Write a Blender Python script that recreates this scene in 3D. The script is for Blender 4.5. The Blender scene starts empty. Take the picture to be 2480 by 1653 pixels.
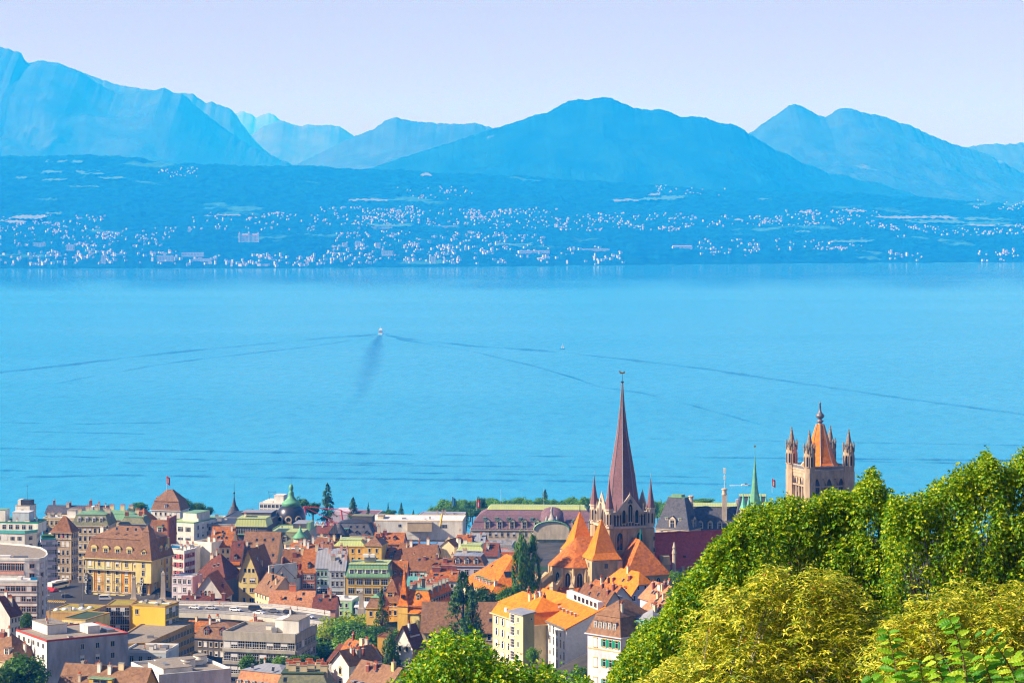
import bpy, math, random
from mathutils import Vector, noise, Matrix
sc = bpy.context.scene
COL = sc.collection
R = math.radians
# ---------------------------------------------------------------- camera
F, PX0, PYH, H = 6200.0, 1240.0, 510.0, 271.0      # focal length in photo pixels, optical axis, horizon row, metres above the lake
cam = bpy.data.cameras.new("camera"); camo = bpy.data.objects.new("camera", cam); COL.objects.link(camo)
camo.location = (0, 0, H); camo.rotation_euler = (R(90), 0, 0)
cam.sensor_width = 36.0; cam.lens = F/2480*36; cam.shift_y = -(826.5-PYH)/2480
cam.clip_start = 0.5; cam.clip_end = 120000
sc.camera = camo
# ---------------------------------------------------------------- sky, sun, exposure
SUN_EL, SUN_AZ = 34.0, 103.0                        # degrees; azimuth is measured from +Y towards -X (left)
SD = Vector((-math.cos(R(SUN_EL))*math.sin(R(SUN_AZ)), math.cos(R(SUN_EL))*math.cos(R(SUN_AZ)), math.sin(R(SUN_EL))))
W = bpy.data.worlds.new("World"); sc.world = W; W.use_nodes = True
nt = W.node_tree; nt.nodes.clear()
sky = nt.nodes.new("ShaderNodeTexSky"); sky.sky_type = 'NISHITA'; sky.sun_disc = False
sky.sun_elevation = R(SUN_EL); sky.sun_rotation = R(-SUN_AZ)
sky.altitude = 600; sky.air_density = 1.0; sky.dust_density = 0.5; sky.ozone_density = 3.0
bgn = nt.nodes.new("ShaderNodeBackground"); bgn.inputs[1].default_value = 0.088
wo = nt.nodes.new("ShaderNodeOutputWorld")
tint = nt.nodes.new("ShaderNodeMix"); tint.data_type = 'RGBA'; tint.blend_type = 'MULTIPLY'; tint.inputs[0].default_value = 1.0
tint.inputs[7].default_value = (1.0, .72, .72, 1)
nt.links.new(sky.outputs[0], tint.inputs[6]); 
wtc = nt.nodes.new("ShaderNodeTexCoord"); wsp = nt.nodes.new("ShaderNodeSeparateXYZ"); wmr = nt.nodes.new("ShaderNodeMapRange")    # pale summer haze low in the sky
wmr.inputs[1].default_value = 0.0; wmr.inputs[2].default_value = 0.22; wmr.inputs[3].default_value = 0.85; wmr.inputs[4].default_value = 0.0
hzc = nt.nodes.new("ShaderNodeMix"); hzc.data_type = 'RGBA'; hzc.inputs[7].default_value = (4.1, 2.35, 1.9, 1)
nt.links.new(wtc.outputs["Generated"], wsp.inputs[0]); nt.links.new(wsp.outputs[2], wmr.inputs[0]); nt.links.new(wmr.outputs[0], hzc.inputs[0])
nt.links.new(tint.outputs[2], hzc.inputs[6]); nt.links.new(hzc.outputs[2], bgn.inputs[0]); nt.links.new(bgn.outputs[0], wo.inputs[0])
sl = bpy.data.lights.new("sun", 'SUN'); sl.energy = 5.0; sl.angle = R(0.5); sl.color = (1.0, 0.93, 0.94)
so = bpy.data.objects.new("sun", sl); COL.objects.link(so); so.rotation_euler = SD.to_track_quat('Z', 'Y').to_euler()
sc.view_settings.view_transform = 'Standard'; sc.view_settings.look = 'None'
sc.view_settings.exposure = 0.83; sc.view_settings.gamma = 1.0
sc.cycles.max_bounces = 6; sc.cycles.diffuse_bounces = 3; sc.cycles.glossy_bounces = 2; sc.cycles.transparent_max_bounces = 8
sc.cycles.volume_bounces = 1; sc.cycles.use_denoising = True; sc.cycles.denoising_prefilter = 'FAST'; sc.cycles.denoising_input_passes = 'RGB_ALBEDO_NORMAL'; sc.cycles.filter_width = 1.15

def at(px, py, Y):
    return Vector(((px-PX0)/F*Y, Y, H-(py-PYH)/F*Y))
def interp(pts, x):
    if x <= pts[0][0]: return pts[0][1]
    for (a, b), (c, d) in zip(pts, pts[1:]):
        if x <= c: return b+(d-b)*(x-a)/(c-a)
    return pts[-1][1]

# ---------------------------------------------------------------- materials
MATS = {}
def mat(name, col, rough=0.8, col2=None, scale=1.0, metal=0.0, spec=0.3, mix=0.5, bump=0.0, detail=4.0, dist=0.0, stretch=None):
    """Principled material whose colour wanders between col and col2 with an object-space noise."""
    if name in MATS: return MATS[name]
    m = bpy.data.materials.new(name); m.use_nodes = True; t = m.node_tree; b = t.nodes["Principled BSDF"]
    b.inputs["Roughness"].default_value = rough; b.inputs["Metallic"].default_value = metal
    b.inputs["Specular IOR Level"].default_value = spec
    if col2 is None: col2 = tuple(c*0.8 for c in col)
    tc = t.nodes.new("ShaderNodeTexCoord"); n = t.nodes.new("ShaderNodeTexNoise")
    n.inputs["Scale"].default_value = scale; n.inputs["Detail"].default_value = detail; n.inputs["Roughness"].default_value = 0.65
    if stretch:
        mp = t.nodes.new("ShaderNodeMapping"); mp.inputs["Scale"].default_value = stretch
        t.links.new(tc.outputs["Object"], mp.inputs[0]); t.links.new(mp.outputs[0], n.inputs["Vector"])
    else: t.links.new(tc.outputs["Object"], n.inputs["Vector"])
    cr = t.nodes.new("ShaderNodeValToRGB")
    cr.color_ramp.elements[0].position = 0.5-0.2; cr.color_ramp.elements[1].position = 0.5+0.2
    cr.color_ramp.elements[0].color = (*col2, 1); cr.color_ramp.elements[1].color = (*col, 1)
    t.links.new(n.outputs[0], cr.inputs[0]); t.links.new(cr.outputs[0], b.inputs["Base Color"])
    if bump:
        bp = t.nodes.new("ShaderNodeBump"); bp.inputs["Strength"].default_value = bump; bp.inputs["Distance"].default_value = dist or 0.1
        t.links.new(n.outputs[0], bp.inputs["Height"]); t.links.new(bp.outputs[0], b.inputs["Normal"])
    MATS[name] = m
    return m

# ---------------------------------------------------------------- mesh building
class MB:
    def __init__(s): s.v, s.f, s.m = [], [], []
    def poly(s, pts, m=0):
        i = len(s.v); s.v += [tuple(p) for p in pts]; s.f.append(tuple(range(i, i+len(pts)))); s.m.append(m)
    def box(s, x0, y0, z0, x1, y1, z1, m=0, top=None, bottom=True):
        i = len(s.v)
        s.v += [(x0,y0,z0),(x1,y0,z0),(x1,y1,z0),(x0,y1,z0),(x0,y0,z1),(x1,y0,z1),(x1,y1,z1),(x0,y1,z1)]
        fs = [(0,1,5,4),(1,2,6,5),(2,3,7,6),(3,0,4,7),(4,5,6,7)] + ([(3,2,1,0)] if bottom else [])
        for k, f in enumerate(fs):
            s.f.append(tuple(i+a for a in f)); s.m.append(top if (top is not None and k == 4) else m)
    def frus(s, r0, z0, r1, z1, m=0, cap=None, base=False):
        """frustum between two rectangles r=(x0,y0,x1,y1)"""
        i = len(s.v)
        for (x0,y0,x1,y1), z in ((r0,z0),(r1,z1)): s.v += [(x0,y0,z),(x1,y0,z),(x1,y1,z),(x0,y1,z)]
        for f in [(0,1,5,4),(1,2,6,5),(2,3,7,6),(3,0,4,7)]: s.f.append(tuple(i+a for a in f)); s.m.append(m)
        if cap is not None: s.f.append((i+4,i+5,i+6,i+7)); s.m.append(cap)
        if base: s.f.append((i+3,i+2,i+1,i)); s.m.append(m)
    def prism(s, pts, z0, z1, m=0, top=None, bottom=False):
        n = len(pts); i = len(s.v)
        s.v += [(p[0],p[1],z0) for p in pts]+[(p[0],p[1],z1) for p in pts]
        for k in range(n):
            j = (k+1) % n; s.f.append((i+k,i+j,i+n+j,i+n+k)); s.m.append(m)
        s.f.append(tuple(i+n+k for k in range(n))); s.m.append(m if top is None else top)
        if bottom: s.f.append(tuple(i+k for k in reversed(range(n)))); s.m.append(m)
    def lathe(s, prof, n=12, c=(0,0,0), m=0, rot=0.0, ms=None):
        """prof: [(r,z)...] bottom to top"""
        i = len(s.v)
        for r, z in prof:
            for k in range(n):
                a = rot+2*math.pi*k/n; s.v.append((c[0]+r*math.cos(a), c[1]+r*math.sin(a), c[2]+z))
        for q in range(len(prof)-1):
            for k in range(n):
                j = (k+1) % n
                s.f.append((i+q*n+k, i+q*n+j, i+(q+1)*n+j, i+(q+1)*n+k)); s.m.append(ms[q] if ms else m)
        s.f.append(tuple(i+(len(prof)-1)*n+k for k in range(n))); s.m.append(ms[-1] if ms else m)
        s.f.append(tuple(i+k for k in reversed(range(n)))); s.m.append(ms[0] if ms else m)
    def tube(s, p0, p1, r0, r1=None, n=6, m=0):
        r1 = r0 if r1 is None else r1
        p0, p1 = Vector(p0), Vector(p1); d = (p1-p0)
        if d.length < 1e-6: return
        q = d.to_track_quat('Z', 'Y'); i = len(s.v)
        for p, r in ((p0, r0), (p1, r1)):
            for k in range(n):
                a = 2*math.pi*k/n; s.v.append(tuple(p+q @ Vector((r*math.cos(a), r*math.sin(a), 0))))
        for k in range(n):
            j = (k+1) % n; s.f.append((i+k,i+j,i+n+j,i+n+k)); s.m.append(m)
        s.f.append(tuple(i+n+k for k in range(n))); s.m.append(m)
        s.f.append(tuple(i+k for k in reversed(range(n)))); s.m.append(m)
    def mesh(s, name, mats, smooth=False):
        me = bpy.data.meshes.new(name); me.from_pydata(s.v, [], s.f)
        for m in (mats if isinstance(mats, (list, tuple)) else [mats]): me.materials.append(m)
        me.polygons.foreach_set("material_index", s.m)
        if smooth: me.polygons.foreach_set("use_smooth", [True]*len(s.f))
        me.update(); return me
    def build(s, name, mats, parent=None, smooth=False, loc=None):
        return link(name, s.mesh(name, mats, smooth), parent, loc)
def link(name, me, parent=None, loc=None, rz=0.0, scale=None):
    o = bpy.data.objects.new(name, me); COL.objects.link(o)
    if parent is not None: o.parent = parent
    if loc is not None: o.location = loc
    if rz: o.rotation_euler = (0, 0, rz)
    if scale is not None: o.scale = scale
    return o
def tag(o, label, cat, group=None, kind=None):
    if label: o["label"] = label
    if cat: o["category"] = cat
    if group: o["group"] = group
    if kind: o["kind"] = kind
    return o
def thing(name, label, cat, loc, rz=0.0, group=None):
    return tag(link(name, None, None, loc, rz), label, cat, group)
def struct(o): o["kind"] = "structure"; return o
# ================================================================ THE SETTING: far shore, mountains, lake
def gridmesh(name, nu, nv, fn, m, smooth=True):
    vs = [tuple(fn(i, j)) for j in range(nv) for i in range(nu)]
    fs = [(j*nu+i, j*nu+i+1, (j+1)*nu+i+1, (j+1)*nu+i) for j in range(nv-1) for i in range(nu-1)]
    me = bpy.data.meshes.new(name); me.from_pydata(vs, [], fs); me.materials.append(m)
    if smooth: me.polygons.foreach_set("use_smooth", [True]*len(fs))
    return struct(link(name, me))
SHORE = [(-200,651.5),(0,651),(600,650),(830,649),(1240,645.5),(1650,641),(2100,637),(2480,635),(2700,634)]
RIDGE = [(-200,374),(0,380),(100,378),(220,378),(320,384),(420,396),(600,402),(760,406),(900,412),(1000,417),(1200,425),(1400,436),(1600,450),(1750,462),(1900,467),(2100,472),(2200,478),(2300,486),(2480,495),(2700,498)]
YR = 17600.0
def shore_pt(px, v):
    ps, pr = interp(SHORE, px)+.9*noise.noise((px/37,1,1))+.5*noise.noise((px/9,2,1)), interp(RIDGE, px)+1.5*noise.noise((px/60,5,1))
    Ys = H*F/(ps-PYH)
    if v <= 1: return at(px, ps+(pr-ps)*v, Ys+(YR-Ys)*v)
    p = at(px, pr, YR); p2 = at(px, pr, YR+(v-1)*6000); p2.z = p.z-(v-1)*500; return p2
def shore_at(px, py):
    ps, pr = interp(SHORE, px), interp(RIDGE, px)
    return shore_pt(px, (ps-py)/(ps-pr))
def m_forest(name, c1, c2, c3, s1, s2, patch=0.66):
    m = bpy.data.materials.new(name); m.use_nodes = True; t = m.node_tree; b = t.nodes["Principled BSDF"]
    b.inputs["Roughness"].default_value = 0.95; b.inputs["Specular IOR Level"].default_value = 0.05
    tc = t.nodes.new("ShaderNodeTexCoord")
    def nz(s, d):
        n = t.nodes.new("ShaderNodeTexNoise"); n.inputs["Scale"].default_value = s; n.inputs["Detail"].default_value = d
        t.links.new(tc.outputs["Object"], n.inputs["Vector"]); return n
    a, p = nz(s1, 6), nz(s2, 6)
    r = t.nodes.new("ShaderNodeValToRGB"); r.color_ramp.elements[0].position = .35; r.color_ramp.elements[1].position = .65
    r.color_ramp.elements[0].color = (*c1, 1); r.color_ramp.elements[1].color = (*c2, 1)
    q = t.nodes.new("ShaderNodeValToRGB"); q.color_ramp.elements[0].position = patch; q.color_ramp.elements[1].position = patch+.03
    q.color_ramp.elements[0].color = (0,0,0,1); q.color_ramp.elements[1].color = (1,1,1,1)
    mx = t.nodes.new("ShaderNodeMix"); mx.data_type = 'RGBA'
    t.links.new(a.outputs[0], r.inputs[0]); t.links.new(p.outputs[0], q.inputs[0])
    t.links.new(q.outputs[0], mx.inputs[0]); t.links.new(r.outputs[0], mx.inputs[6]); mx.inputs[7].default_value = (*c3, 1)
    t.links.new(mx.outputs[2], b.inputs["Base Color"])
    return m
mf = m_forest("forest_slope", (.0005,.012,.010), (.005,.055,.036), (.04,.14,.09), .018, .0018, .62)
rng = random.Random(3)
def far_disp(p, v):
    if v > 0.01:
        k = min(1, v*14)
        p.z += k*(noise.noise((p.x/90, p.y/160, 0))*12 + noise.noise((p.x/30, p.y/60, 7))*9 + abs(noise.noise((p.x/700, p.y/900, 3)))*26)
    return p
def far_slope(i, j):
    px = -200+2900*i/640; v = -0.015+1.315*j/150
    return far_disp(shore_pt(px, v), v)
def on_slope(px, py):
    ps, pr = interp(SHORE, px), interp(RIDGE, px); v = (ps-py)/(ps-pr)
    return far_disp(shore_pt(px, v), v)
gridmesh("hillside", 641, 151, far_slope, mf)
MTN = {
 'A': (26500, 4200, [(-300,30),(-150,70),(-60,92),(0,113),(20,119),(45,125),(52,128),(58,142),(66,152),(85,149),(100,146),(125,150),(142,151),(165,162),(195,172),(215,186),(245,206),(280,222),(310,226),(340,221),(370,220),(385,214),(397,212),(410,218),(420,224),(440,226),(455,236),(480,260),(520,292),(560,322),(600,347),(640,368),(680,386),(720,402),(780,430)]),
 'A2': (28500, 3000, [(100,170),(180,172),(205,176),(250,194),(290,206),(340,214),(375,219),(390,224),(430,240),(470,262)]),
 'B': (29500, 3500, [(380,260),(430,227),(450,224),(466,226),(480,236),(500,249),(515,246),(530,252),(548,260),(562,265),(572,276),(585,298),(600,318),(620,342),(645,366),(680,395),(720,420)]),
 'C': (48000, 4000, [(480,330),(540,290),(565,276),(590,268),(605,275),(620,284),(635,278),(652,272),(665,280),(680,291),(710,300),(760,315),(820,335),(900,360)]),
 'D': (32000, 3500, [(560,370),(600,335),(615,322),(640,305),(660,297),(675,292),(690,293),(710,302),(725,306),(742,301),(770,303),(800,302),(825,307),(850,323),(870,338),(900,355),(960,380)]),
 'E': (25500, 3500, [(640,440),(700,405),(740,388),(800,358),(840,338),(880,322),(905,312),(925,298),(945,286),(960,284),(975,288),(1000,293),(1050,297),(1090,300),(1120,300),(1150,297),(1175,305),(1200,312),(1260,330),(1350,360)]),
 'F': (21500, 3300, [(820,432),(900,405),(960,385),(1040,360),(1110,338),(1180,315),(1240,298),(1262,290),(1290,280),(1310,275),(1330,271),(1352,256),(1375,245),(1400,239),(1425,242),(1440,237),(1462,234),(1485,238),(1505,248),(1530,258),(1550,263),(1580,265),(1600,263),(1625,271),(1648,283),(1680,281),(1710,285),(1740,297),(1765,299),(1785,304),(1815,323),(1850,345),(1878,363),(1905,371),(1940,393),(1975,403),(2005,419),(2050,424),(2085,438),(2125,441),(2165,457),(2200,464),(2230,480),(2270,498)]),
 'G': (25000, 3800, [(1680,440),(1740,380),(1785,345),(1815,323),(1850,298),(1890,270),(1912,254),(1928,252),(1945,258),(1970,273),(1990,281),(1998,283),(2015,274),(2030,263),(2048,260),(2065,263),(2090,272),(2125,278),(2150,285),(2180,298),(2200,301),(2225,312),(2250,325),(2280,337),(2310,349),(2345,358),(2390,372),(2430,392),(2470,415),(2530,440),(2600,460)]),
 'H': (27500, 3000, [(2200,400),(2290,372),(2345,355),(2380,350),(2415,347),(2440,350),(2470,345),(2500,347),(2600,360),(2700,350)]),
}
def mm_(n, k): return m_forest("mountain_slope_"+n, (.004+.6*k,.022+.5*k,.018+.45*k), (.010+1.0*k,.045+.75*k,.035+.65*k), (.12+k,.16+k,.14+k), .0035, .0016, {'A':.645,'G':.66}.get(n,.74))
MMK = dict(A=.045, A2=.07, B=.085, C=.17, D=.11, E=.05, F=.0, G=.035, H=.06)  # paleness per range: pale rock, with distance haze put into the slope colour
def mountain(key):
    Y, foot, pts = MTN[key]; x0, x1 = pts[0][0], pts[-1][0]; n = max(60, int((x1-x0)/3)); k0 = len(key)*3+ord(key[0])
    nv = 70
    def fn(i, j):
        px = x0+(x1-x0)*i/(n-1); t = j/(nv-1)*1.3-1.0            # -1 at the foot, 0 on the crest, 0.3 behind
        pr = interp(pts, px); sm = sum(interp(pts, px+d) for d in range(-60,61,12))/11; w6 = max(0, 1-abs(t))**5; pr = sm+(pr-sm)*w6
        pr += noise.fractal((px/14, k0, 0), 0.9, 2.1, 4)*2.6*max(0, 1-abs(t)*3)**2
        base = 80.0; c = at(px, pr, Y)
        h = max(c.z-base, 10)
        if t <= 0:
            s = 1+t; z = base+h*(0.72*s+0.28*s*s*s); yy = Y+t*foot
        else:
            z = base+h*(1-t*1.2); yy = Y+t*foot
        x = (px-PX0)/F*Y*(1+0.15*min(t, 0)*0)
        w = math.sin(math.pi*min(1, max(0, 1+t)))**0.7 if t <= 0 else 0
        yy += w*500*noise.noise((x/1400, t*1.5, k0+5))
        f1 = noise.fractal(Vector((x/1500, yy/1500, k0)), .85, 2.05, 6); rg = 1-abs(noise.fractal(Vector((x/2400+.3*f1, yy/2400, k0+3)), .9, 2.1, 4))*2
        z += w*h*(.10*(rg-.6)+.075*f1)
        return (x, yy, z)
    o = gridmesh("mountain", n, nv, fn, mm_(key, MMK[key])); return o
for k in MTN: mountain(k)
# lake
def m_water(name, col, rough, bs, bump, col2, gs=1.0):
    m = bpy.data.materials.new(name); m.use_nodes = True; t = m.node_tree; b = t.nodes["Principled BSDF"]
    b.inputs["Roughness"].default_value = rough; b.inputs["IOR"].default_value = 1.333
    tc = t.nodes.new("ShaderNodeTexCoord"); mp = t.nodes.new("ShaderNodeMapping"); mp.inputs["Scale"].default_value = (1, .45, 1)
    n = t.nodes.new("ShaderNodeTexNoise"); n.inputs["Scale"].default_value = bs; n.inputs["Detail"].default_value = 6; n.inputs["Roughness"].default_value = .62
    t.links.new(tc.outputs["Object"], mp.inputs[0]); t.links.new(mp.outputs[0], n.inputs["Vector"])
    bp = t.nodes.new("ShaderNodeBump"); bp.inputs["Strength"].default_value = bump; bp.inputs["Distance"].default_value = 3
    t.links.new(n.outputs[0], bp.inputs["Height"]); t.links.new(bp.outputs[0], b.inputs["Normal"])
    n2 = t.nodes.new("ShaderNodeTexNoise"); n2.inputs["Scale"].default_value = .0016; n2.inputs["Detail"].default_value = 5
    mp2 = t.nodes.new("ShaderNodeMapping"); mp2.inputs["Scale"].default_value = (.45, 1, 1)
    t.links.new(tc.outputs["Object"], mp2.inputs[0]); t.links.new(mp2.outputs[0], n2.inputs["Vector"])
    cr = t.nodes.new("ShaderNodeValToRGB"); cr.color_ramp.elements[0].position = .38; cr.color_ramp.elements[1].position = .62
    cr.color_ramp.elements[0].color = (*col2, 1); cr.color_ramp.elements[1].color = (*col, 1)
    t.links.new(n2.outputs[0], cr.inputs[0])
    n3 = t.nodes.new("ShaderNodeTexNoise"); n3.inputs["Scale"].default_value = 1.0; n3.inputs["Detail"].default_value = 3; n3.inputs["Roughness"].default_value = .7
    mp3 = t.nodes.new("ShaderNodeMapping"); mp3.inputs["Scale"].default_value = (.06, .02, 1)
    t.links.new(tc.outputs["Object"], mp3.inputs[0]); t.links.new(mp3.outputs[0], n3.inputs["Vector"])
    c3 = t.nodes.new("ShaderNodeValToRGB"); c3.color_ramp.elements[0].position = .36; c3.color_ramp.elements[1].position = .56
    c3.color_ramp.elements[0].color = (.65,.84,.91,1); c3.color_ramp.elements[1].color = (1,1,1,1); t.links.new(n3.outputs[0], c3.inputs[0])
    mx = t.nodes.new("ShaderNodeMix"); mx.data_type = 'RGBA'; mx.blend_type = 'MULTIPLY'; mx.inputs[0].default_value = 1.0
    t.links.new(cr.outputs[0], mx.inputs[6]); t.links.new(c3.outputs[0], mx.inputs[7]); t.links.new(mx.outputs[2], b.inputs["Base Color"]); pass
    df = t.nodes.new("ShaderNodeBsdfDiffuse"); t.links.new(mx.outputs[2], df.inputs[0]); t.links.new(bp.outputs[0], df.inputs["Normal"])
    gl = t.nodes.new("ShaderNodeBsdfGlossy"); gl.inputs["Color"].default_value = (.66,.88,1,1); gl.inputs["Roughness"].default_value = rough; t.links.new(bp.outputs[0], gl.inputs["Normal"])
    fr = t.nodes.new("ShaderNodeFresnel"); fr.inputs["IOR"].default_value = 1.333; t.links.new(bp.outputs[0], fr.inputs["Normal"])
    ms = t.nodes.new("ShaderNodeMixShader"); t.links.new(df.outputs[0], ms.inputs[1]); t.links.new(gl.outputs[0], ms.inputs[2])
    ml = t.nodes.new("ShaderNodeMath"); ml.operation = 'MULTIPLY_ADD'; ml.inputs[1].default_value = .36*gs; ml.inputs[2].default_value = .5*gs
    sm = t.nodes.new("ShaderNodeMath"); sm.operation = 'MULTIPLY_ADD'; sm.inputs[1].default_value = 1.1; t.links.new(n3.outputs[0], sm.inputs[0]); 
    hf = t.nodes.new("ShaderNodeMath"); hf.operation = 'MULTIPLY_ADD'; hf.inputs[1].default_value = .9; hf.inputs[2].default_value = -.5; t.links.new(n2.outputs[0], hf.inputs[0]); t.links.new(hf.outputs[0], sm.inputs[2])
    t.links.new(sm.outputs[0], ml.inputs[0]); 
    fm_ = t.nodes.new("ShaderNodeMath"); fm_.operation = 'MULTIPLY'; fm_.use_clamp = True; t.links.new(fr.outputs[0], fm_.inputs[0]); t.links.new(ml.outputs[0], fm_.inputs[1]); t.links.new(fm_.outputs[0], ms.inputs[0])
    tr_ = t.nodes.new("ShaderNodeBsdfTransparent"); m2_ = t.nodes.new("ShaderNodeMixShader"); m2_.name = "cover"; m2_.inputs[0].default_value = 1.0; t.links.new(tr_.outputs[0], m2_.inputs[1]); t.links.new(ms.outputs[0], m2_.inputs[2]); t.links.new(m2_.outputs[0], t.nodes["Material Output"].inputs[0])
    return m
mw = m_water("lake_water", (.012,.345,.54), .2, .035, .6, (.010,.315,.51))
wb = MB(); wb.poly([(-9000,1500,0),(9000,1500,0),(9000,14500,0),(-9000,14500,0)]); struct(wb.build("water", mw))
# haze: one box of thin air round everything
def m_haze(dens, col):
    m = bpy.data.materials.new("haze_air"); m.use_nodes = True; t = m.node_tree; t.nodes.clear()
    o = t.nodes.new("ShaderNodeOutputMaterial"); v = t.nodes.new("ShaderNodeVolumePrincipled")
    v.inputs["Color"].default_value = (*col, 1); v.inputs["Density"].default_value = dens
    v.inputs["Absorption Color"].default_value = (1, 1, 1, 1); v.inputs["Anisotropy"].default_value = 0.0
    t.links.new(v.outputs[0], o.inputs["Volume"]); return m
hz = MB(); hz.box(-16000, -500, -60, 16000, 50500, 2340); ho = hz.build("haze", m_haze(.98e-4, (.006,.272,.97))); ho["kind"] = "stuff"
tag(ho, "thin blue summer haze over the lake and mountains", "haze")
# ================================================================ BUILDING KIT
def tile(name, c, c2, s=1.6, rough=.75, rows=0.0):
    """roof covering: speckled tiles, broad weathering"""
    q_ = 1.1 if c[0] > .4 else 1.4; c = tuple(min(.8, x*q_) for x in c); c2 = tuple(x*q_ for x in c2)
    if name in MATS: return MATS[name]
    m = bpy.data.materials.new(name); m.use_nodes = True; t = m.node_tree; b = t.nodes["Principled BSDF"]
    b.inputs["Roughness"].default_value = rough; b.inputs["Specular IOR Level"].default_value = .25
    tc = t.nodes.new("ShaderNodeTexCoord")
    def nz(sc_, d):
        n = t.nodes.new("ShaderNodeTexNoise"); n.inputs["Scale"].default_value = sc_; n.inputs["Detail"].default_value = d
        t.links.new(tc.outputs["Object"], n.inputs["Vector"]); return n
    v = t.nodes.new("ShaderNodeTexVoronoi"); v.inputs["Scale"].default_value = s
    t.links.new(tc.outputs["Object"], v.inputs["Vector"])
    sp = t.nodes.new("ShaderNodeSeparateColor"); t.links.new(v.outputs["Color"], sp.inputs[0])
    w = nz(.16, 5)
    ad = t.nodes.new("ShaderNodeMath"); ad.operation = 'MULTIPLY_ADD'; ad.inputs[1].default_value = .45; t.links.new(sp.outputs[0], ad.inputs[0])
    sb = t.nodes.new("ShaderNodeMath"); sb.operation = 'MULTIPLY'; sb.inputs[1].default_value = .55; t.links.new(w.outputs[0], sb.inputs[0])
    t.links.new(sb.outputs[0], ad.inputs[2])
    r = t.nodes.new("ShaderNodeValToRGB"); r.color_ramp.elements[0].position = .2; r.color_ramp.elements[1].position = .75
    r.color_ramp.elements[0].color = (*c2, 1); r.color_ramp.elements[1].color = (*c, 1)
    t.links.new(ad.outputs[0], r.inputs[0]); t.links.new(r.outputs[0], b.inputs["Base Color"])
    bp = t.nodes.new("ShaderNodeBump"); bp.inputs["Strength"].default_value = .5; bp.inputs["Distance"].default_value = .08
    t.links.new(sp.outputs[1], bp.inputs["Height"]); t.links.new(bp.outputs[0], b.inputs["Normal"])
    MATS[name] = m; return m
def seam(name, c, c2, f=1.6, rough=.5, metal=.0):
    """standing-seam metal"""
    if name in MATS: return MATS[name]
    m = mat(name, c, rough, c2, .35, metal, .4); t = m.node_tree; b = t.nodes["Principled BSDF"]
    w = t.nodes.new("ShaderNodeTexWave"); w.inputs["Scale"].default_value = f*.16; w.inputs["Distortion"].default_value = .3
    tc = t.nodes.new("ShaderNodeTexCoord"); t.links.new(tc.outputs["Object"], w.inputs["Vector"])
    bp = t.nodes.new("ShaderNodeBump"); bp.inputs["Strength"].default_value = .4; bp.inputs["Distance"].default_value = .1
    t.links.new(w.outputs[1], bp.inputs["Height"]); t.links.new(bp.outputs[0], b.inputs["Normal"])
    return m
def pl(name, c, s=.35, dirt=.6):
    c = tuple(min(.86, x*1.2) for x in c)
    return mat(name, c, .85, tuple(x*dirt for x in c), s, 0, .2, detail=6, stretch=(1, 1, .35))
P = dict(
 cream=pl("cream_plaster",(.68,.55,.33)), yellow=pl("yellow_plaster",(.66,.42,.09)), white=pl("white_plaster",(.74,.70,.64)), beige=pl("beige_plaster",(.52,.40,.25)),
 lilac=pl("lilac_plaster",(.55,.48,.56)), pink=pl("pink_plaster",(.62,.33,.25)), salmon=pl("salmon_plaster",(.66,.20,.08)), blue=pl("pale_blue_plaster",(.48,.55,.60)),
 concrete=pl("concrete",(.40,.37,.31),.5,.6), stone=pl("sandstone",(.50,.38,.22),.5,.55), stone2=pl("pale_stone",(.56,.47,.36),.5,.6), grey=pl("grey_plaster",(.38,.37,.36)),
 mint=pl("mint_plaster",(.36,.62,.36)), ochre=pl("ochre_plaster",(.60,.34,.06)), stained_shaded=pl("stained_shaded_plaster",(.46,.44,.47),.22,.42), tan=pl("tan_panels",(.46,.29,.11)),
 dark=pl("dark_finish_and_shade",(.12,.11,.11)), mustard=pl("mustard_panels",(.78,.46,.05),.3,.85), olive=pl("olive_yellow_plaster",(.50,.44,.20)), orange=pl("orange_render",(.68,.14,.02)),  # dark finish; also shade put into the colour of shaded walls and openings
 orangepanel=pl("orange_panels",(.75,.30,.03)), palegold=pl("pale_gold_plaster",(.66,.55,.22)), frame=mat("white_paint",(.78,.77,.74),.5), metal=mat("grey_metal",(.33,.34,.36),.4,metal=.6),
 darkmetal=mat("dark_metal",(.05,.055,.06),.5,metal=.3), pot=mat("terracotta",(.58,.15,.05),.8,(.35,.08,.03),3), red=mat("red_paint",(.62,.04,.03),.45), teal=mat("teal_paint",(.02,.30,.24),.5),
 shgreen=mat("green_shutter",(.01,.30,.16),.5), shred=mat("red_shutter",(.55,.03,.06),.5), shbeige=mat("beige_shutter",(.55,.50,.36),.6), blind=mat("white_blind",(.75,.75,.75),.6),
 gold=mat("gilded_metal",(.85,.55,.08),.25,metal=.9), brass=mat("yellow_paint",(.75,.45,.02),.5), blueglass=mat("blue_panel",(.02,.20,.42),.2), redstone=pl("red_brown_stone",(.22,.07,.05)),
 railteal=mat("teal_glass",(.12,.50,.46),.1), plant=mat("planter_leaves",(.05,.16,.02),.8,(.02,.07,.01),2), tarmac=mat("asphalt",(.055,.055,.06),.9,(.035,.035,.04),.2), slab=mat("pale_paving",(.33,.31,.28),.9,None,.5))
g = bpy.data.materials.new("window_glass"); g.use_nodes = True; gb = g.node_tree.nodes["Principled BSDF"]
gb.inputs["Base Color"].default_value = (.018,.022,.032,1); gb.inputs["Roughness"].default_value = .08; gb.inputs["Specular IOR Level"].default_value = .5
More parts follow.
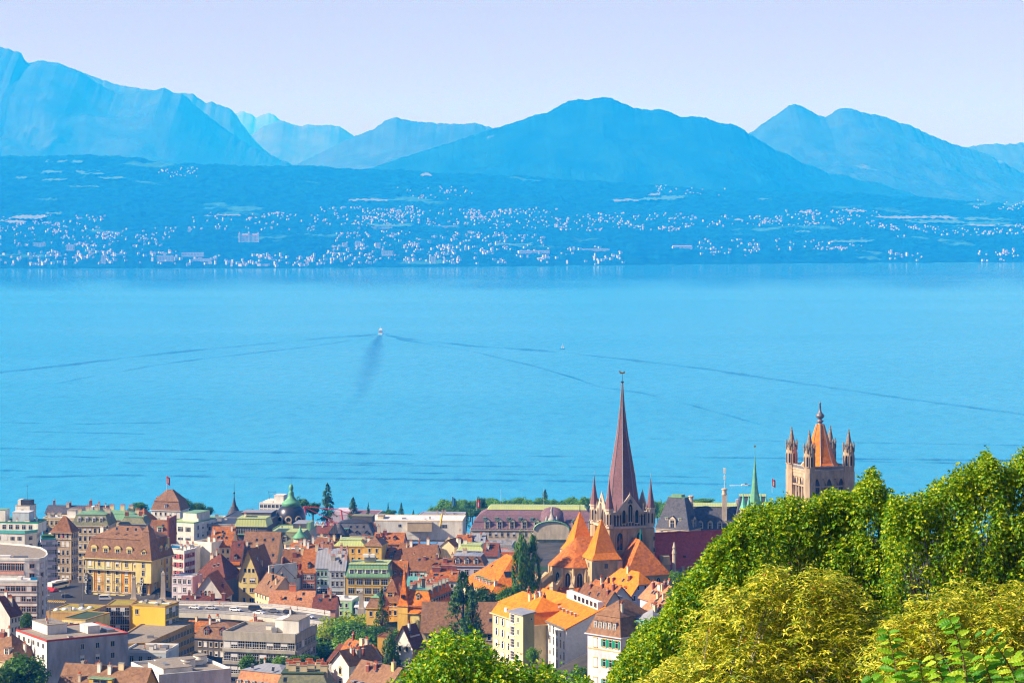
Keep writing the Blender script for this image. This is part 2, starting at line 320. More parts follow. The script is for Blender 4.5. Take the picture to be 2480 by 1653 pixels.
P['glass'] = g; P['tanstone'] = pl('tan_stone',(.47,.365,.25),.5,.55); P['palepaint'] = mat('pale_grey_paint',(.62,.61,.58),.5); P['fascia'] = pl('pale_concrete',(.56,.53,.46),.4,.7); P['palelilac'] = pl('pale_lilac_plaster',(.62,.58,.62)); P['deck'] = mat('light_asphalt',(.17,.17,.18),.9,(.12,.12,.13),.3); P['edge_red'] = mat('faded_red_paint',(.45,.07,.04),.6,(.36,.05,.03),1)
RF = dict(
 orange=tile("orange_tiles",(.62,.19,.008),(.36,.085,.008)), bright=tile("new_orange_tiles",(.70,.215,.008),(.52,.135,.008),1.2), rust=tile("rust_tiles",(.31,.105,.02),(.15,.05,.016)), brown=tile("brown_tiles",(.20,.108,.055),(.11,.056,.032)),
 redbrown=tile("red_brown_tiles",(.18,.078,.03),(.09,.038,.018)), darkred=tile("dark_red_tiles",(.125,.036,.02),(.06,.018,.013)), slate=tile("slate",(.075,.075,.09),(.035,.037,.05)), purple=tile("purple_slate",(.155,.09,.11),(.10,.06,.075)),
 maroon=tile("maroon_tiles",(.14,.045,.026),(.08,.024,.016)), pinkish=tile("pink_tiles",(.38,.175,.08),(.23,.10,.05)), copper=seam("green_copper",(.20,.37,.20),(.12,.27,.16)), palecopper=seam("pale_green_copper",(.46,.50,.17),(.33,.42,.17)),
 zinc=seam("zinc_sheet",(.30,.31,.35),(.22,.23,.27)), blackm=seam("black_sheet",(.05,.052,.06),(.03,.032,.04)), gravel=mat("roof_gravel",(.34,.29,.23),.95,(.20,.17,.14),.9,detail=8), moss=mat("moss_roof",(.38,.30,.03),.95,(.22,.19,.04),.5,detail=8),
 teal=seam("teal_copper",(.13,.38,.33),(.08,.27,.25)), white=mat("white_membrane",(.72,.71,.70),.7,(.55,.54,.55),.5), darkgreen=mat("dark_roof_felt",(.06,.10,.05),.95,(.03,.06,.04),.5), olive=tile("olive_slate",(.17,.17,.10),(.10,.11,.07)))
RF['apse'] = tile("old_orange_tiles",(.40,.125,.016),(.19,.052,.012),1.4); ALLB = []; RF['nave'] = tile("nave_tiles",(.48,.075,.055),(.33,.05,.04),1.4)
GROUND = []
rw = random.Random(11)
_win = {}
def window_mesh(w, h, st, sh, fr):
    k = (round(w, 2), round(h, 2), st, sh, fr)
    if k in _win: return _win[k]
    b = MB(); f = .05
    b.box(-w/2, -.03, 0, w/2, .02, h, 0)
    for x0, x1, z0, z1 in ((-w/2,-w/2+f,0,h),(w/2-f,w/2,0,h),(-w/2+f,w/2-f,0,f),(-w/2+f,w/2-f,h-f,h)): b.box(x0,-.08,z0,x1,-.03,z1,1)
    n = max(1, int(round(w/.75)))
    for i in range(1, n): x = -w/2+w*i/n; b.box(x-.035,-.075,f,x+.035,-.03,h-f,1)
    if h > 1.7: b.box(-w/2+f,-.07,h*.68,w/2-f,-.03,h*.68+.06,1)
    if fr != 'none':
        b.box(-w/2-.11,-.06,-.02,-w/2,.02,h+.02,2); b.box(w/2,-.06,-.02,w/2+.11,.02,h+.02,2)
        b.box(-w/2-.2,-.16,h+.02,w/2+.2,.02,h+.2,2); b.box(-w/2-.22,-.22,-.16,w/2+.22,.02,-.02,2)
    if sh:
        for s in (-1, 1): x0 = s*(w/2+.03); x1 = s*(w/2+.03+w*.52); b.box(min(x0,x1),-.13,0,max(x0,x1),-.065,h,3)
    if st == 'h': b.box(-w/2+f,-.065,h*.5,w/2-f,-.035,h-f,4)
    if st == 'f': b.box(-w/2+f,-.065,f,w/2-f,-.035,h-f,4)
    if st == 'a':
        b.lathe([(w/2,0),(w/2,.08)],16,(0,0,0),0); i0 = len(b.v)-32
        for q in range(i0, len(b.v)): x, y, z = b.v[q]; b.v[q] = (x, -z, h+y)
    _win[k] = b.mesh("window", [P['glass'], P['frame'], P[fr if fr != 'none' else 'frame'], P[sh] if sh else P['frame'], P['blind']])
    return _win[k]
_chim = {}
def chimney_mesh(w, d, h, pots, body):
    k = (w, d, h, pots, body)
    if k in _chim: return _chim[k]
    b = MB(); b.box(-w/2,-d/2,-1.5,w/2,d/2,h,0); b.box(-w/2-.1,-d/2-.1,h,w/2+.1,d/2+.1,h+.16,1)
    L = max(w, d)
    for i in range(pots):
        u = (i+.5)/pots*L-L/2; x, y = (u, 0) if w >= d else (0, u)
        b.lathe([(.17,h+.16),(.14,h+.75),(.18,h+.78),(.16,h+.9)],7,(x,y,0),2)
    _chim[k] = b.mesh("chimney", [P[body], P['concrete'], P['pot']]); return _chim[k]
_dorm = {}
def dormer_mesh(w, h, dep, roof, wall, style):
    k = (w, h, round(dep,1), roof, wall, style)
    if k in _dorm: return _dorm[k]
    b = MB(); b.box(-w/2,0,-.4,w/2,dep,h,0)
    if style == 'g':
        z = h+w*.45; o = .22
        for s in (-1, 1):
            b.poly([(s*(w/2+o),-o,h-.08),(s*(w/2+o),dep+.6,h-.08),(0,dep+.6,z),(0,-o,z)][::s],1)
        b.poly([(-w/2,-.01,h),(w/2,-.01,h),(0,-.01,z-.15)],0); b.poly([(-w/2-o,-o,h-.1),(w/2+o,-o,h-.1),(w/2+o,dep,h-.1),(-w/2-o,dep,h-.1)],1)
    elif style == 'r':
        n = 7; pr = [(-(w/2+.2)*math.cos(math.pi*i/n), h+(w*.42)*math.sin(math.pi*i/n)) for i in range(n+1)]
        for (x0,z0),(x1,z1) in zip(pr, pr[1:]): b.poly([(x0,-.2,z0),(x1,-.2,z1),(x1,dep+.8,z1),(x0,dep+.8,z0)][::-1],1)
        b.poly([(x,-.18,z-.02) for x, z in pr][::-1],0); b.poly([(x,-.15,h-.02) for x in (-w/2-.2,w/2+.2)]+[(w/2+.2,dep,h-.02),(-w/2-.2,dep,h-.02)],1)
    else: b.frus((-w/2-.18,-.25,w/2+.18,dep+.3),h,(-w/2-.15,-.2,w/2+.15,dep+.3),h+.16,1,1,True)
    ww, hh = w*.62, h*.78
    b.box(-ww/2,-.05,h*.1,ww/2,.02,h*.1+hh,2)
    for x in (-ww/2, -.03, ww/2-.06): b.box(x,-.09,h*.1,x+.06,-.05,h*.1+hh,3)
    b.box(-ww/2,-.09,h*.1+hh*.6,ww/2,-.05,h*.1+hh*.6+.06,3)
    _dorm[k] = b.mesh("dormer", [P[wall], RF[roof], P['glass'], P['frame']]); return _dorm[k]

class Bld:
    def __init__(s, label, xn, py, Y, a, yb, wall='cream', xl=None, xr=None, wa=None, wb=None, name='house', cat='house', group=None, drop=2.0):
        A = R(a); N = at(xn, py, Y); ca, sa = math.cos(A), math.sin(A)
        if xl is not None: k = (xl-PX0)/F; wa = (N.x-k*N.y)/(ca+k*sa)
        if xr is not None: k = (xr-PX0)/F; wb = (k*N.y-N.x)/(sa-k*ca)
        s.W, s.D = wa, wb; base = at(xn, yb, Y).z-drop; s.h = N.z-base; s.wall = wall
        Lx, Ly = N.x-wa*ca, N.y+wa*sa
        s.o = thing(name, label, cat, (Lx, Ly, base), -A, group); s.a = A; s.base = base
        s.faces = {'A': (0,0,0,wa), 'B': (wa,0,math.pi/2,wb), 'C': (wa,wb,math.pi,wa), 'D': (0,wb,-math.pi/2,wb)}
        s.rk = None; s.pts = [(0,0),(wa,0),(wa,wb),(0,wb)]; ALLB.append(s)
        if wa > 60 or wb > 60: print('BIG', label, round(wa), round(wb))
        for u in (0.0, .5, 1.0):
            for v in (0.0, .5, 1.0):
                GROUND.append((Lx+ca*u*wa+sa*v*wb, Ly-sa*u*wa+ca*v*wb, base+drop*.8))
    def sh(s, pts, th, b, m):
        """a roof plane with thickness"""
        n = len(pts); lo = [(x,y,z-th) for x,y,z in pts]; b.poly(pts, m); b.poly(lo[::-1], m)
        for i in range(n): j = (i+1) % n; b.poly([lo[i], lo[j], pts[j], pts[i]], m)
    def roof(s, kind, rh=0.0, m='rust', ov=.45, inset=2.0, h2=1.5, m2=None, par=.5, parm=None, clip=0.0, cornice=None, top=None):
        W, D, h = s.W, s.D, s.h; wb = MB(); rb = MB(); s.rk, s.rh, s.inset, s.h2 = kind, rh, inset, h2
        for i in range(4):
            p, q = s.pts[i], s.pts[(i+1) % 4]; wb.poly([(*p,0),(*q,0),(*q,h),(*p,h)])
        mats = [RF[m], RF[m2 or m], P.get(parm or s.wall) or RF[parm]]
        if kind == 'flat':
            wb.poly([(0,0,h),(W,0,h),(W,D,h),(0,D,h)])
            t = .3; e = .06
            rb.box(t,t,h-.2,W-t,D-t,h+.05,0)
            for x0,y0,x1,y1 in ((-e,-e,W+e,t),(-e,D-t,W+e,D+e),(-e,t,t,D-t),(W-t,t,W+e,D-t)): rb.box(x0,y0,h-.15,x1,y1,h+par,2)
            s.h0 = h+.05
        elif kind in ('gx', 'gy'):
            e = .12
            if kind == 'gx': T = lambda u, v, z: (u, v, z); L, S = W, D
            else: T = lambda u, v, z: (v, u, z); L, S = D, W
            fl = 1 if kind == 'gx' else -1; sl = rh/(S/2); zo = h-ov*sl; zc = h+rh*(1-clip); c = S/2*(1-clip); cl = clip*S*.5
            for u in (0, L): wb.poly([T(u,0,h),T(u,S,h),T(u,S/2,h+rh)] if not clip else [T(u,0,h),T(u,S,h),T(u,S-c,zc),T(u,c,zc)])
            ra, rz = (-ov if not clip else cl), (L+ov if not clip else L-cl)
            if not clip:
                s.sh([T(-ov,-ov,zo+e),T(L+ov,-ov,zo+e),T(L+ov,S/2,h+rh+e),T(-ov,S/2,h+rh+e)][::fl],.22,rb,0)
                s.sh([T(L+ov,S+ov,zo+e),T(-ov,S+ov,zo+e),T(-ov,S/2,h+rh+e),T(L+ov,S/2,h+rh+e)][::fl],.22,rb,0)
            else:
                zc += e
                s.sh([T(-ov,-ov,zo+e),T(L+ov,-ov,zo+e),T(L+ov,c,zc),T(rz,S/2,h+rh+e),T(ra,S/2,h+rh+e),T(-ov,c,zc)][::fl],.22,rb,0)
                s.sh([T(L+ov,S+ov,zo+e),T(-ov,S+ov,zo+e),T(-ov,S-c,zc),T(ra,S/2,h+rh+e),T(rz,S/2,h+rh+e),T(L+ov,S-c,zc)][::fl],.22,rb,0)
                for u, r_, q in ((-ov,ra,-1),(L+ov,rz,1)): s.sh([T(u,c,zc),T(u,S-c,zc),T(r_,S/2,h+rh+e)][::fl*q],.2,rb,0)
        elif kind == 'hip':
            S = min(W, D)/2; sl = rh/S; z0 = h-ov*sl; e = .12
            if W >= D: r0, r1 = (S,D/2,h+rh+e), (W-S,D/2,h+rh+e)
            else: r0, r1 = (W/2,S,h+rh+e), (W/2,D-S,h+rh+e)
            c = [(-ov,-ov,z0+e),(W+ov,-ov,z0+e),(W+ov,D+ov,z0+e),(-ov,D+ov,z0+e)]
            if W >= D: pls = [[c[0],c[1],r1,r0],[c[1],c[2],r1],[c[2],c[3],r0,r1],[c[3],c[0],r0]]
            else: pls = [[c[0],c[1],r0],[c[1],c[2],r1,r0],[c[2],c[3],r1],[c[3],c[0],r0,r1]]
            for q in pls: rb.poly(q, 0)
            rb.poly([(x,y,z-.2) for x,y,z in c[::-1]], 2)
            for i in range(4): j = (i+1)%4; rb.poly([(c[i][0],c[i][1],c[i][2]-.2),(c[j][0],c[j][1],c[j][2]-.2),c[j],c[i]],2)
        elif kind in ('man', 'pyr'):
            e = .1
            rb.box(-ov,-ov,h-.25,W+ov,D+ov,h,2,bottom=True)
            if kind == 'man':
                rb.frus((-ov*.5,-ov*.5,W+ov*.5,D+ov*.5),h+.02,(inset,inset,W-inset,D-inset),h+rh,0)
                w2, d2 = W-2*inset+.5, D-2*inset+.5; x0 = inset-.25
                if h2 > .6:
                    S = min(w2, d2)/2*.98
                    rb.frus((x0,x0,x0+w2,x0+d2),h+rh,(x0+S,x0+S,x0+w2-S,x0+d2-S),h+rh+h2,1,1,True)
                else: rb.box(x0,x0,h+rh,x0+w2,x0+d2,h+rh+.25,1)
            else: rb.frus((-ov*.5,-ov*.5,W+ov*.5,D+ov*.5),h+.02,(W/2-.05,D/2-.05,W/2+.05,D/2+.05),h+rh,0,0)
        elif kind == 'shed':     # low along A, rising towards the back
            sl = rh/D
            wb.poly([(W,0,h),(W,D,h),(W,D,h+rh)]); wb.poly([(0,0,h),(0,D,h+rh),(0,D,h)]); wb.poly([(W,D,h),(0,D,h),(0,D,h+rh),(W,D,h+rh)])
            s.sh([(-ov,-ov,h-ov*sl+.15),(W+ov,-ov,h-ov*sl+.15),(W+ov,D+ov,h+rh+ov*sl+.15),(-ov,D+ov,h+rh+ov*sl+.15)],.3,rb,0)
        s.wo = wb.build('wall', P[s.wall], s.o); s.ro = rb.build('roof', mats, s.o)
        if cornice:
            cb = MB(); c = .3
            for zz, hh in ([(h-.55, .28)] if cornice is True else cornice):
                for x0,y0,x1,y1 in ((-c,-c,W+c,0),(-c,D,W+c,D+c),(-c,0,0,D),(W,0,W+c,D)): cb.box(x0,y0,zz,x1,y1,zz+hh)
            cb.build('cornice', P['stone2'], s.o)
        return s
    def zr(s, u, v):
        W, D, h, rh = s.W, s.D, s.h, s.rh; k = s.rk
        if k == 'flat' or k is None: return h
        if k == 'gx': return h+rh*(1-abs(v-D/2)/(D/2))
        if k == 'gy': return h+rh*(1-abs(u-W/2)/(W/2))
        m = min(u, v, W-u, D-v)
        if k == 'hip': return h+rh*min(1, m/(min(W,D)/2))
        if k == 'pyr': return h+rh*min(1, m/(min(W,D)/2))
        if k == 'shed': return h+rh*v/D
        if m < s.inset: return h+rh*m/s.inset
        return h+rh+(s.h2 if s.h2 > .6 else .25)*min(1, (m-s.inset)/max(.1, min(W,D)/2-s.inset))
    def run(s, f):
        W, D = s.W, s.D; k = s.rk
        if k == 'gx': return D/2
        if k == 'gy': return W/2
        if k == 'man': return s.inset
        if k == 'shed': return D
        return min(W, D)/2
    def put(s, f, t, z, out=0.0):
        ox, oy, an, L = s.faces[f]; return (ox+math.cos(an)*t+math.sin(an)*out, oy+math.sin(an)*t-math.cos(an)*out, z), an
    def wins(s, f, rows, cols, w=1.0, h=1.6, top=1.2, pitch=3.1, m=.08, t0=None, t1=None, st='n', sh=None, fr='stone2', mix=.25, skip=0.0, name='window'):
        L = s.faces[f][3]; t0 = L*m if t0 is None else t0; t1 = L*(1-m) if t1 is None else t1
        for r in range(rows):
            z = s.h-top-r*pitch-h
            if z < .3: break
            for c in range(cols):
                if skip and rw.random() < skip: continue
                t = t0+(t1-t0)*(c+.5)/cols
                q = st
                if st == 'n' and rw.random() < mix: q = rw.choice('hhf')
                p, an = s.put(f, t, z); link(name, window_mesh(w, h, q, sh, fr), s.o, p, an)
        return s
    def chim(s, *uv, w=.7, d=.7, h=1.6, pots=1, body='concrete'):
        for u, v in uv: link('chimney', chimney_mesh(w, d, h, pots, body), s.ro, (u*s.W, v*s.D, s.zr(u*s.W, v*s.D)))
        return s
    def dorm(s, f, n, fr=.25, w=1.5, h=1.7, roof='redbrown', wall='white', style='g', m=.1, t0=None, t1=None):
        L = s.faces[f][3]; run = s.run(f); sl = s.rh/run; t0 = L*m if t0 is None else t0*L; t1 = L*(1-m) if t1 is None else t1*L
        for i in range(n):
            t = t0+(t1-t0)*(i+.5)/n; p, an = s.put(f, t, s.h+s.rh*fr, -run*fr)
            link('dormer', dormer_mesh(w, h, min(h/sl+.3, 4.5), roof, wall, style), s.ro, p, an)
        return s
    def sky(s, f, *tf, w=.8, l=1.2):
        run = s.run(f); sl = math.atan2(s.rh, run); L = s.faces[f][3]
        for t, q in tf:
            p, an = s.put(f, t*L, s.h+s.rh*q+.16, -run*q)
            b = MB(); b.box(-w/2,0,-.05,w/2,l,.1,0); b.box(-w/2-.08,-.08,-.05,w/2+.08,0,.14,1); b.box(-w/2-.08,l,-.05,w/2+.08,l+.08,.14,1)
            o = b.build('skylight', [P['glass'], P['metal']], s.ro, loc=p); o.rotation_euler = (Matrix.Rotation(an, 3, 'Z') @ Matrix.Rotation(sl, 3, 'X')).to_euler()
        return s
    def box(s, name, m, u0, v0, u1, v1, z0, z1, m2=None):
        """extra block in fractions of the plan; heights relative to the eave"""
        b = MB(); b.box(u0*s.W, v0*s.D, s.h+z0, u1*s.W, v1*s.D, s.h+z1, 0, 1 if m2 else None)
        if m2: b.box(u0*s.W-.15, v0*s.D-.15, s.h+z1, u1*s.W+.15, v1*s.D+.15, s.h+z1+.15, 1)
        pick = lambda x: P.get(x) or RF[x]
        return b.build(name, [pick(m)]+([RF.get(m2) or P[m2]] if m2 else []), s.o)
    def strip(s, f, z0, z1, out, m, name='cornice', t0=0.0, t1=1.0):
        ox, oy, an, L = s.faces[f]; b = MB(); b.box(L*t0, -out, s.h+z0, L*t1, .02, s.h+z1, 0)
        o = b.build(name, P.get(m) or RF[m], s.o, loc=(ox, oy, 0)); o.rotation_euler = (0, 0, an); return o
    def rail(s, f, z, m='metal', hh=1.0, out=0.0, t0=0.0, t1=1.0):
        ox, oy, an, L = s.faces[f]; b = MB(); a, c = L*t0, L*t1; n = max(2, int((c-a)/1.8))
        b.box(a,-out-.04,s.h+z+hh-.08,c,-out+.04,s.h+z+hh); b.box(a,-out-.03,s.h+z+.1,c,-out+.03,s.h+z+.18)
        for i in range(n+1): t = a+(c-a)*i/n; b.box(t-.04,-out-.03,s.h+z,t+.04,-out+.03,s.h+z+hh)
        o = b.build('railing', P[m], s.o, loc=(ox, oy, 0)); o.rotation_euler = (0, 0, an); return o
class PolyB(Bld):
    """building on a polygon footprint traced at eave level (photo pixels at the height of the first point), listed anticlockwise from above"""
    def __init__(s, label, pix, Y, yb, wall='white', name='office_building', cat='building', group=None, drop=2.0):
        p0 = at(*pix[0], Y); ez = p0.z; w = [at(px, py, (H-ez)*F/(py-PYH)) for px, py in pix]
        base = at(pix[0][0], yb, Y).z-drop; s.h = ez-base; s.wall = wall; s.base = base
        s.pts = [(q.x-p0.x, q.y-p0.y) for q in w]; ar = sum(a[0]*b[1]-b[0]*a[1] for a, b in zip(s.pts, s.pts[1:]+s.pts[:1]))
        if ar < 0: s.pts = [s.pts[0]]+s.pts[:0:-1]
        s.o = thing(name, label, cat, (p0.x, p0.y, base), 0, group); s.faces = {}; s.rk = None; s.rh = 0
        s.W = s.D = 1
        n = len(s.pts)
        for i in range(n):
            p, q = s.pts[i], s.pts[(i+1) % n]; s.faces[i] = (p[0], p[1], math.atan2(q[1]-p[1], q[0]-p[0]), math.hypot(q[0]-p[0], q[1]-p[1]))
        for q in w: GROUND.append((q.x, q.y, base+drop*.8))
    def roof(s, m='gravel', par=.4, parm=None):
        b = MB(); n = len(s.pts)
        for i in range(n): p, q = s.pts[i], s.pts[(i+1) % n]; b.poly([(*p,0),(*q,0),(*q,s.h),(*p,s.h)])
        s.wo = b.build('wall', P[s.wall], s.o); cx = sum(p[0] for p in s.pts)/n; cy = sum(p[1] for p in s.pts)/n
        rb = MB(); ins = [(p[0]+(cx-p[0])*.03, p[1]+(cy-p[1])*.03) for p in s.pts]; out = [(p[0]+(p[0]-cx)*.012, p[1]+(p[1]-cy)*.012) for p in s.pts]
        rb.poly([(*p, s.h+.02) for p in ins], 0)
        for i in range(n):
            j = (i+1) % n
            rb.poly([(*out[i],s.h-.3),(*out[j],s.h-.3),(*out[j],s.h+par),(*out[i],s.h+par)],1); rb.poly([(*out[i],s.h+par),(*out[j],s.h+par),(*ins[j],s.h+par),(*ins[i],s.h+par)],1)
            rb.poly([(*ins[i],s.h+par),(*ins[j],s.h+par),(*ins[j],s.h),(*ins[i],s.h)],1); rb.poly([(*out[j],s.h-.3),(*out[i],s.h-.3),(*s.pts[i],s.h-.3),(*s.pts[j],s.h-.3)],1)
        s.ro = rb.build('roof', [RF[m], P.get(parm or s.wall) or RF[parm]], s.o); return s
    def zr(s, u, v): return s.h
# ================================================================ THE TOWN, front to back
# ---- bottom left, by the valley
b = Bld("white office block with a red roof edge and stained shaded side wall, lower left", 113,1552,770,57,1652,'stained_shaded',39,310,name='office_building',cat='building')
b.roof('flat',m='gravel',par=.38,parm='edge_red')
b.strip('A',-b.h,-.3,.02,'white','front_wall')  # front stays white; side wall colour holds stains and painted-in shade
b.wins('A',3,6,1.5,1.5,1.0,3.3,.03,sh=None,fr='none',mix=.35); b.wins('B',2,3,1.3,1.7,1.8,3.5,t0=9,t1=24,mix=.4,st='n')
b.box('penthouse','white',.05,.18,.55,.42,0,2.9,'gravel'); b.box('plant_room','white',.5,.6,.75,.75,0,2.2,'white'); b.chim((.2,.3),(.45,.22),w=.5,d=.5,h=3.6)
b.box('air_unit','metal',.6,.82,.8,.92,0,.9)
m = MB(); m.tube((0,0,0),(0,0,5.5),.05); m.box(-.12,-.1,2.6,.12,.1,4.6); m.box(.5,-.1,2.2,.75,.1,4.0); m.tube((.6,0,0),(.6,0,5),.05)
m.build('antenna',P['metal'],b.o,loc=(b.W*.3,b.D*.3,b.h+2.9))
b = Bld("pale blue low block with a gravel roof, beside the stained white office", 402,1580,800,9,1645,'blue',300,None,wb=14,name='office_building',cat='building')
b.roof('flat',m='gravel',par=.6,parm='frame'); b.wins('A',2,4,1.2,1.9,1.2,3.6,mix=.2); b.chim((.4,.3),(.75,.4),w=.6,d=.6,h=.6); b.box('vent','frame',.55,.5,.6,.6,0,.7)
b = Bld("white flat roofed building with stepped gravel terraces and round drums, bottom edge", 385,1640,720,62,1760,'white',318,560,name='terrace_building',cat='building')
b.roof('flat',m='gravel',par=.9,parm='white'); b.box('upper_block','white',.35,.1,.9,.5,0,1.9,'gravel'); b.box('upper_block','white',.05,.3,.4,.85,0,1.2,'gravel')
for u, v, r in ((.45,.62,2.1),(.28,.86,2.0),(.7,.5,1.0)):
    c = MB(); c.lathe([(r,-.2),(r,2.3),(r+.15,2.3),(r+.15,2.5)],20,m=0,ms=[0,1,1,1]); c.build('stair_drum',[P['white'],RF['gravel']],b.o,loc=(u*b.W,v*b.D,b.h))
b.box('skylight','metal',.55,.2,.7,.26,2.1,2.3)
b = Bld("brown tiled house with an ochre dormer and two white chimneys, bottom left edge", 335,1703,700,18,1780,'ochre',130,None,wb=15)
b.roof('gx',8.5,'brown'); b.dorm('A',1,.35,7,2.6,'copper','yellow','f',t0=.25,t1=.75); b.chim((.42,.42),(.55,.4),w=1.0,d=1.0,h=2.0,body='white'); b.chim((.2,.6),(.33,.62),w=1.1,d=.8,h=1.6,body='white',pots=2)
b = Bld("house with worn orange brown hipped roof at the left edge", 32,1600,770,30,1690,'cream',-70,None,wb=13)
b.roof('hip',7,'brown'); b.chim((.6,.45),(.9,.55),h=2.2,pots=2,body='white'); b.dorm('A',1,.2,2,2,'brown','white','f',t0=.6,t1=.95); b.wins('A',2,4)
b = Bld("narrow house with maroon roof and white gable wall at the left edge", 24,1490,870,25,1560,'white',-30,52)
b.roof('gy',6,'maroon'); b.wins('B',2,3,.9,1.4); b.dorm('A',2,.2,1.6,1.8,'slate','redstone','f'); b.chim((.3,.3),body='white')
# curved office with fins and the yellow panelled hall
b = PolyB("long curved tan office with rows of narrow fins below the bridge", [(362,1556),(377,1548.5),(392,1541.5),(407,1535),(422,1528.5),(437,1522),(452,1515.5),(471,1508),(420,1502),(340,1512),(296,1540),(296,1560)],816,1660,'tan')
b.roof('gravel',.35)
eds = sorted([i for i in b.faces], key=lambda i: -math.cos(b.faces[i][2]-R(75)))[:7]
for i in eds:
    L = b.faces[i][3]
    for r in range(4):
        n = max(2, int(L/1.9))
        for c in range(n):
            p, an = b.put(i, L*(c+.5)/n, b.h-2.9-r*3.1); link('window', window_mesh(L/n-.5,1.7,'n',None,'tan'), b.o, p, an)
b.box('roof_vent','metal',-2,9,0,10.5,0,.9)
b = Bld("mustard yellow panelled hall with moss roof and glazed end beside the bridge", 400,1469,850,18,1560,'mustard',313,433,name='hall',cat='building')
b.roof('flat',m='moss',par=.35,parm='tan'); b.wins('B',2,4,2.4,3.6,.7,4.0,.02,fr='none',mix=.1); b.wins('A',1,1,1.2,1.6,1.2,t0=2,t1=3.6)
b.box('rooflight','frame',.05,.55,.9,.72,0,.4); b.box('vent','metal',.45,.8,.55,.95,0,.9)
h2 = Bld("glass curtain wall wing in the inner corner of the mustard yellow hall", 313,1466,853.5,4,1560,'tan',258,None,wb=12,name='office_wing',cat='building')
h2.roof('flat',m='moss',par=.3,parm='tan'); h2.wins('A',3,5,1.55,2.7,.6,2.9,.0,fr='none',mix=.15)
b = Bld("long glazed wing with moss and gravel roof and white dome lights", 207,1485,836,14,1560,'tan',112,258,name='office_wing',cat='building')
b.roof('flat',m='moss',par=.3,parm='tan'); b.wins('B',3,9,1.9,2.7,.6,2.9,.0,fr='none',mix=.1)
for i in range(5):
    c = MB(); c.lathe([(1.1,0),(1.05,.3),(.8,.6),(.35,.8),(.02,.85)],12); c.build('dome_light',P['blind'],b.o,smooth=True,loc=(b.W*(.15+.16*i),b.D*(.2+.1*i),b.h))
b.box('gravel_bed','concrete',.1,.3,.8,.6,0,.12)
b = Bld("low wing with dark green planted roof in front of the glazed wing", 207,1501,815,20,1560,'palegold',150,None,wb=16,name='low_wing',cat='building')
b.roof('flat',m='darkgreen',par=.25,parm='tan'); b.wins('A',1,4,1.3,2.2,.9,fr='none')
# big white corner office at the left edge
b = PolyB("tall white office with curved corner and pink framed top windows at the left edge", [(-60,1353),(60,1354.5),(95,1354),(108,1351),(115,1344),(112,1335),(98,1327),(60,1321),(-60,1312)],905,1520,'white')
b.roof('gravel',.5,'white'); b.W = 1
def face_near(b, ang): return max(b.faces, key=lambda i: math.cos(b.faces[i][2]-R(ang))*b.faces[i][3])
f = face_near(b, 0); L = b.faces[f][3]; b.wins(f,1,9,1.6,2.6,1.3,t0=L*.2,t1=L*.98,fr='pink',mix=0); b.strip(f,-5.3,-4.2,.12,'pink','panel',.2,.99)
for i in b.faces:
    if i != f and math.cos(b.faces[i][2]-R(45)) > .5: b.wins(i,6,1,1.8,1.6,1.5,3.3,fr='pink',mix=.2)
b.box('air_unit','frame',8,2,12,4,0,1.0); b.box('duct','metal',13,2.5,18,3.6,0,.8); b.box('vent','frame',1,6,3,8,0,1.6)
f2 = Bld("lower white office wing with six bays of pink framed windows, left edge", 90,1407,893,3,1520,'white',-40,None,wb=6,name='office_wing',cat='building')
f2.roof('flat',m='white',par=.4,parm='frame'); f2.wins('A',5,10,1.55,1.9,1.6,3.55,.01,fr='pink',mix=.15); f2.box('rooftop_sign','blueglass',.86,.2,.99,.26,.1,1.3); f2.box('vent','frame',.6,.3,.68,.7,0,1.2); f2.box('lift_shaft','metal',1.0,.02,1.06,.4,-16,1.5)
# concrete modern block
b = Bld("modern concrete office block with ribbon windows and white rooftop boxes", 716,1541,812,14,1660,'concrete',540,765,name='office_building',cat='building')
b.roof('flat',m='gravel',par=.9,parm='concrete')
b.wins('A',4,10,2.15,2.5,2.0,4.0,.01,fr='none',mix=.3); b.wins('B',4,7,2.0,2.3,2.0,4.0,.01,fr='none',mix=.1)
for r in range(4):
    for f in 'AB': b.strip(f,-5.5-4*r,-4.5-4*r,.55,'concrete','floor_slab')
    b.rail('A',-4.5-4*r,'frame',.75,.45)
b.strip('A',-2.0,.9,.4,'concrete','parapet'); b.strip('B',-2.0,.9,.4,'concrete','parapet')
b.box('rooftop_box','white',.62,.35,.82,.75,.05,4.0,'white'); b.box('rooftop_box','white',.78,.15,1.0,.7,.05,4.6,'gravel'); b.box('vent','metal',.6,.25,.66,.35,.05,1.6); b.chim((.7,.8),w=.5,d=.5,h=6,body='white')
c = MB(); c.lathe([(.6,0),(.62,.6),(.3,1.0),(.05,1.1)],12); c.build('roof_cowl',P['frame'],b.o,loc=(b.W*.74,b.D*.6,b.h+4.1))
# bottom centre houses
b = Bld("long house with grey sheet metal roof and slanted window boxes, bottom edge", 690,1690,700,30,1760,'redstone',565,None,wb=13)
b.roof('man',6.2,'pinkish',inset=1.6,h2=1.6,m2='zinc'); b.dorm('A',7,.25,1.1,2.0,'zinc','white','f',m=.03); b.sky('A',(.3,1.08),(.7,1.05)); b.chim((.35,.5),w=.5,d=.5,h=.8)
b = Bld("house with dark green flat roof crowded with terracotta chimney pots, bottom edge", 800,1684,690,3,1760,'olive',660,None,wb=14)
b.roof('man',5.5,'olive',inset=2.2,h2=.3,m2='darkgreen'); b.sky('A',(.15,.3),(.2,.6))
b.chim((.3,.35),(.34,.7),(.55,.75),(.62,.4),(.75,.62),(.5,.3),(.22,.6),(.85,.35),w=2.0,d=.8,h=1.8,pots=6,body='cream')
b = Bld("small house with grey green gable wall and pinkish roof among the chimneys", 772,1652,735,68,1700,'blue',738,812)
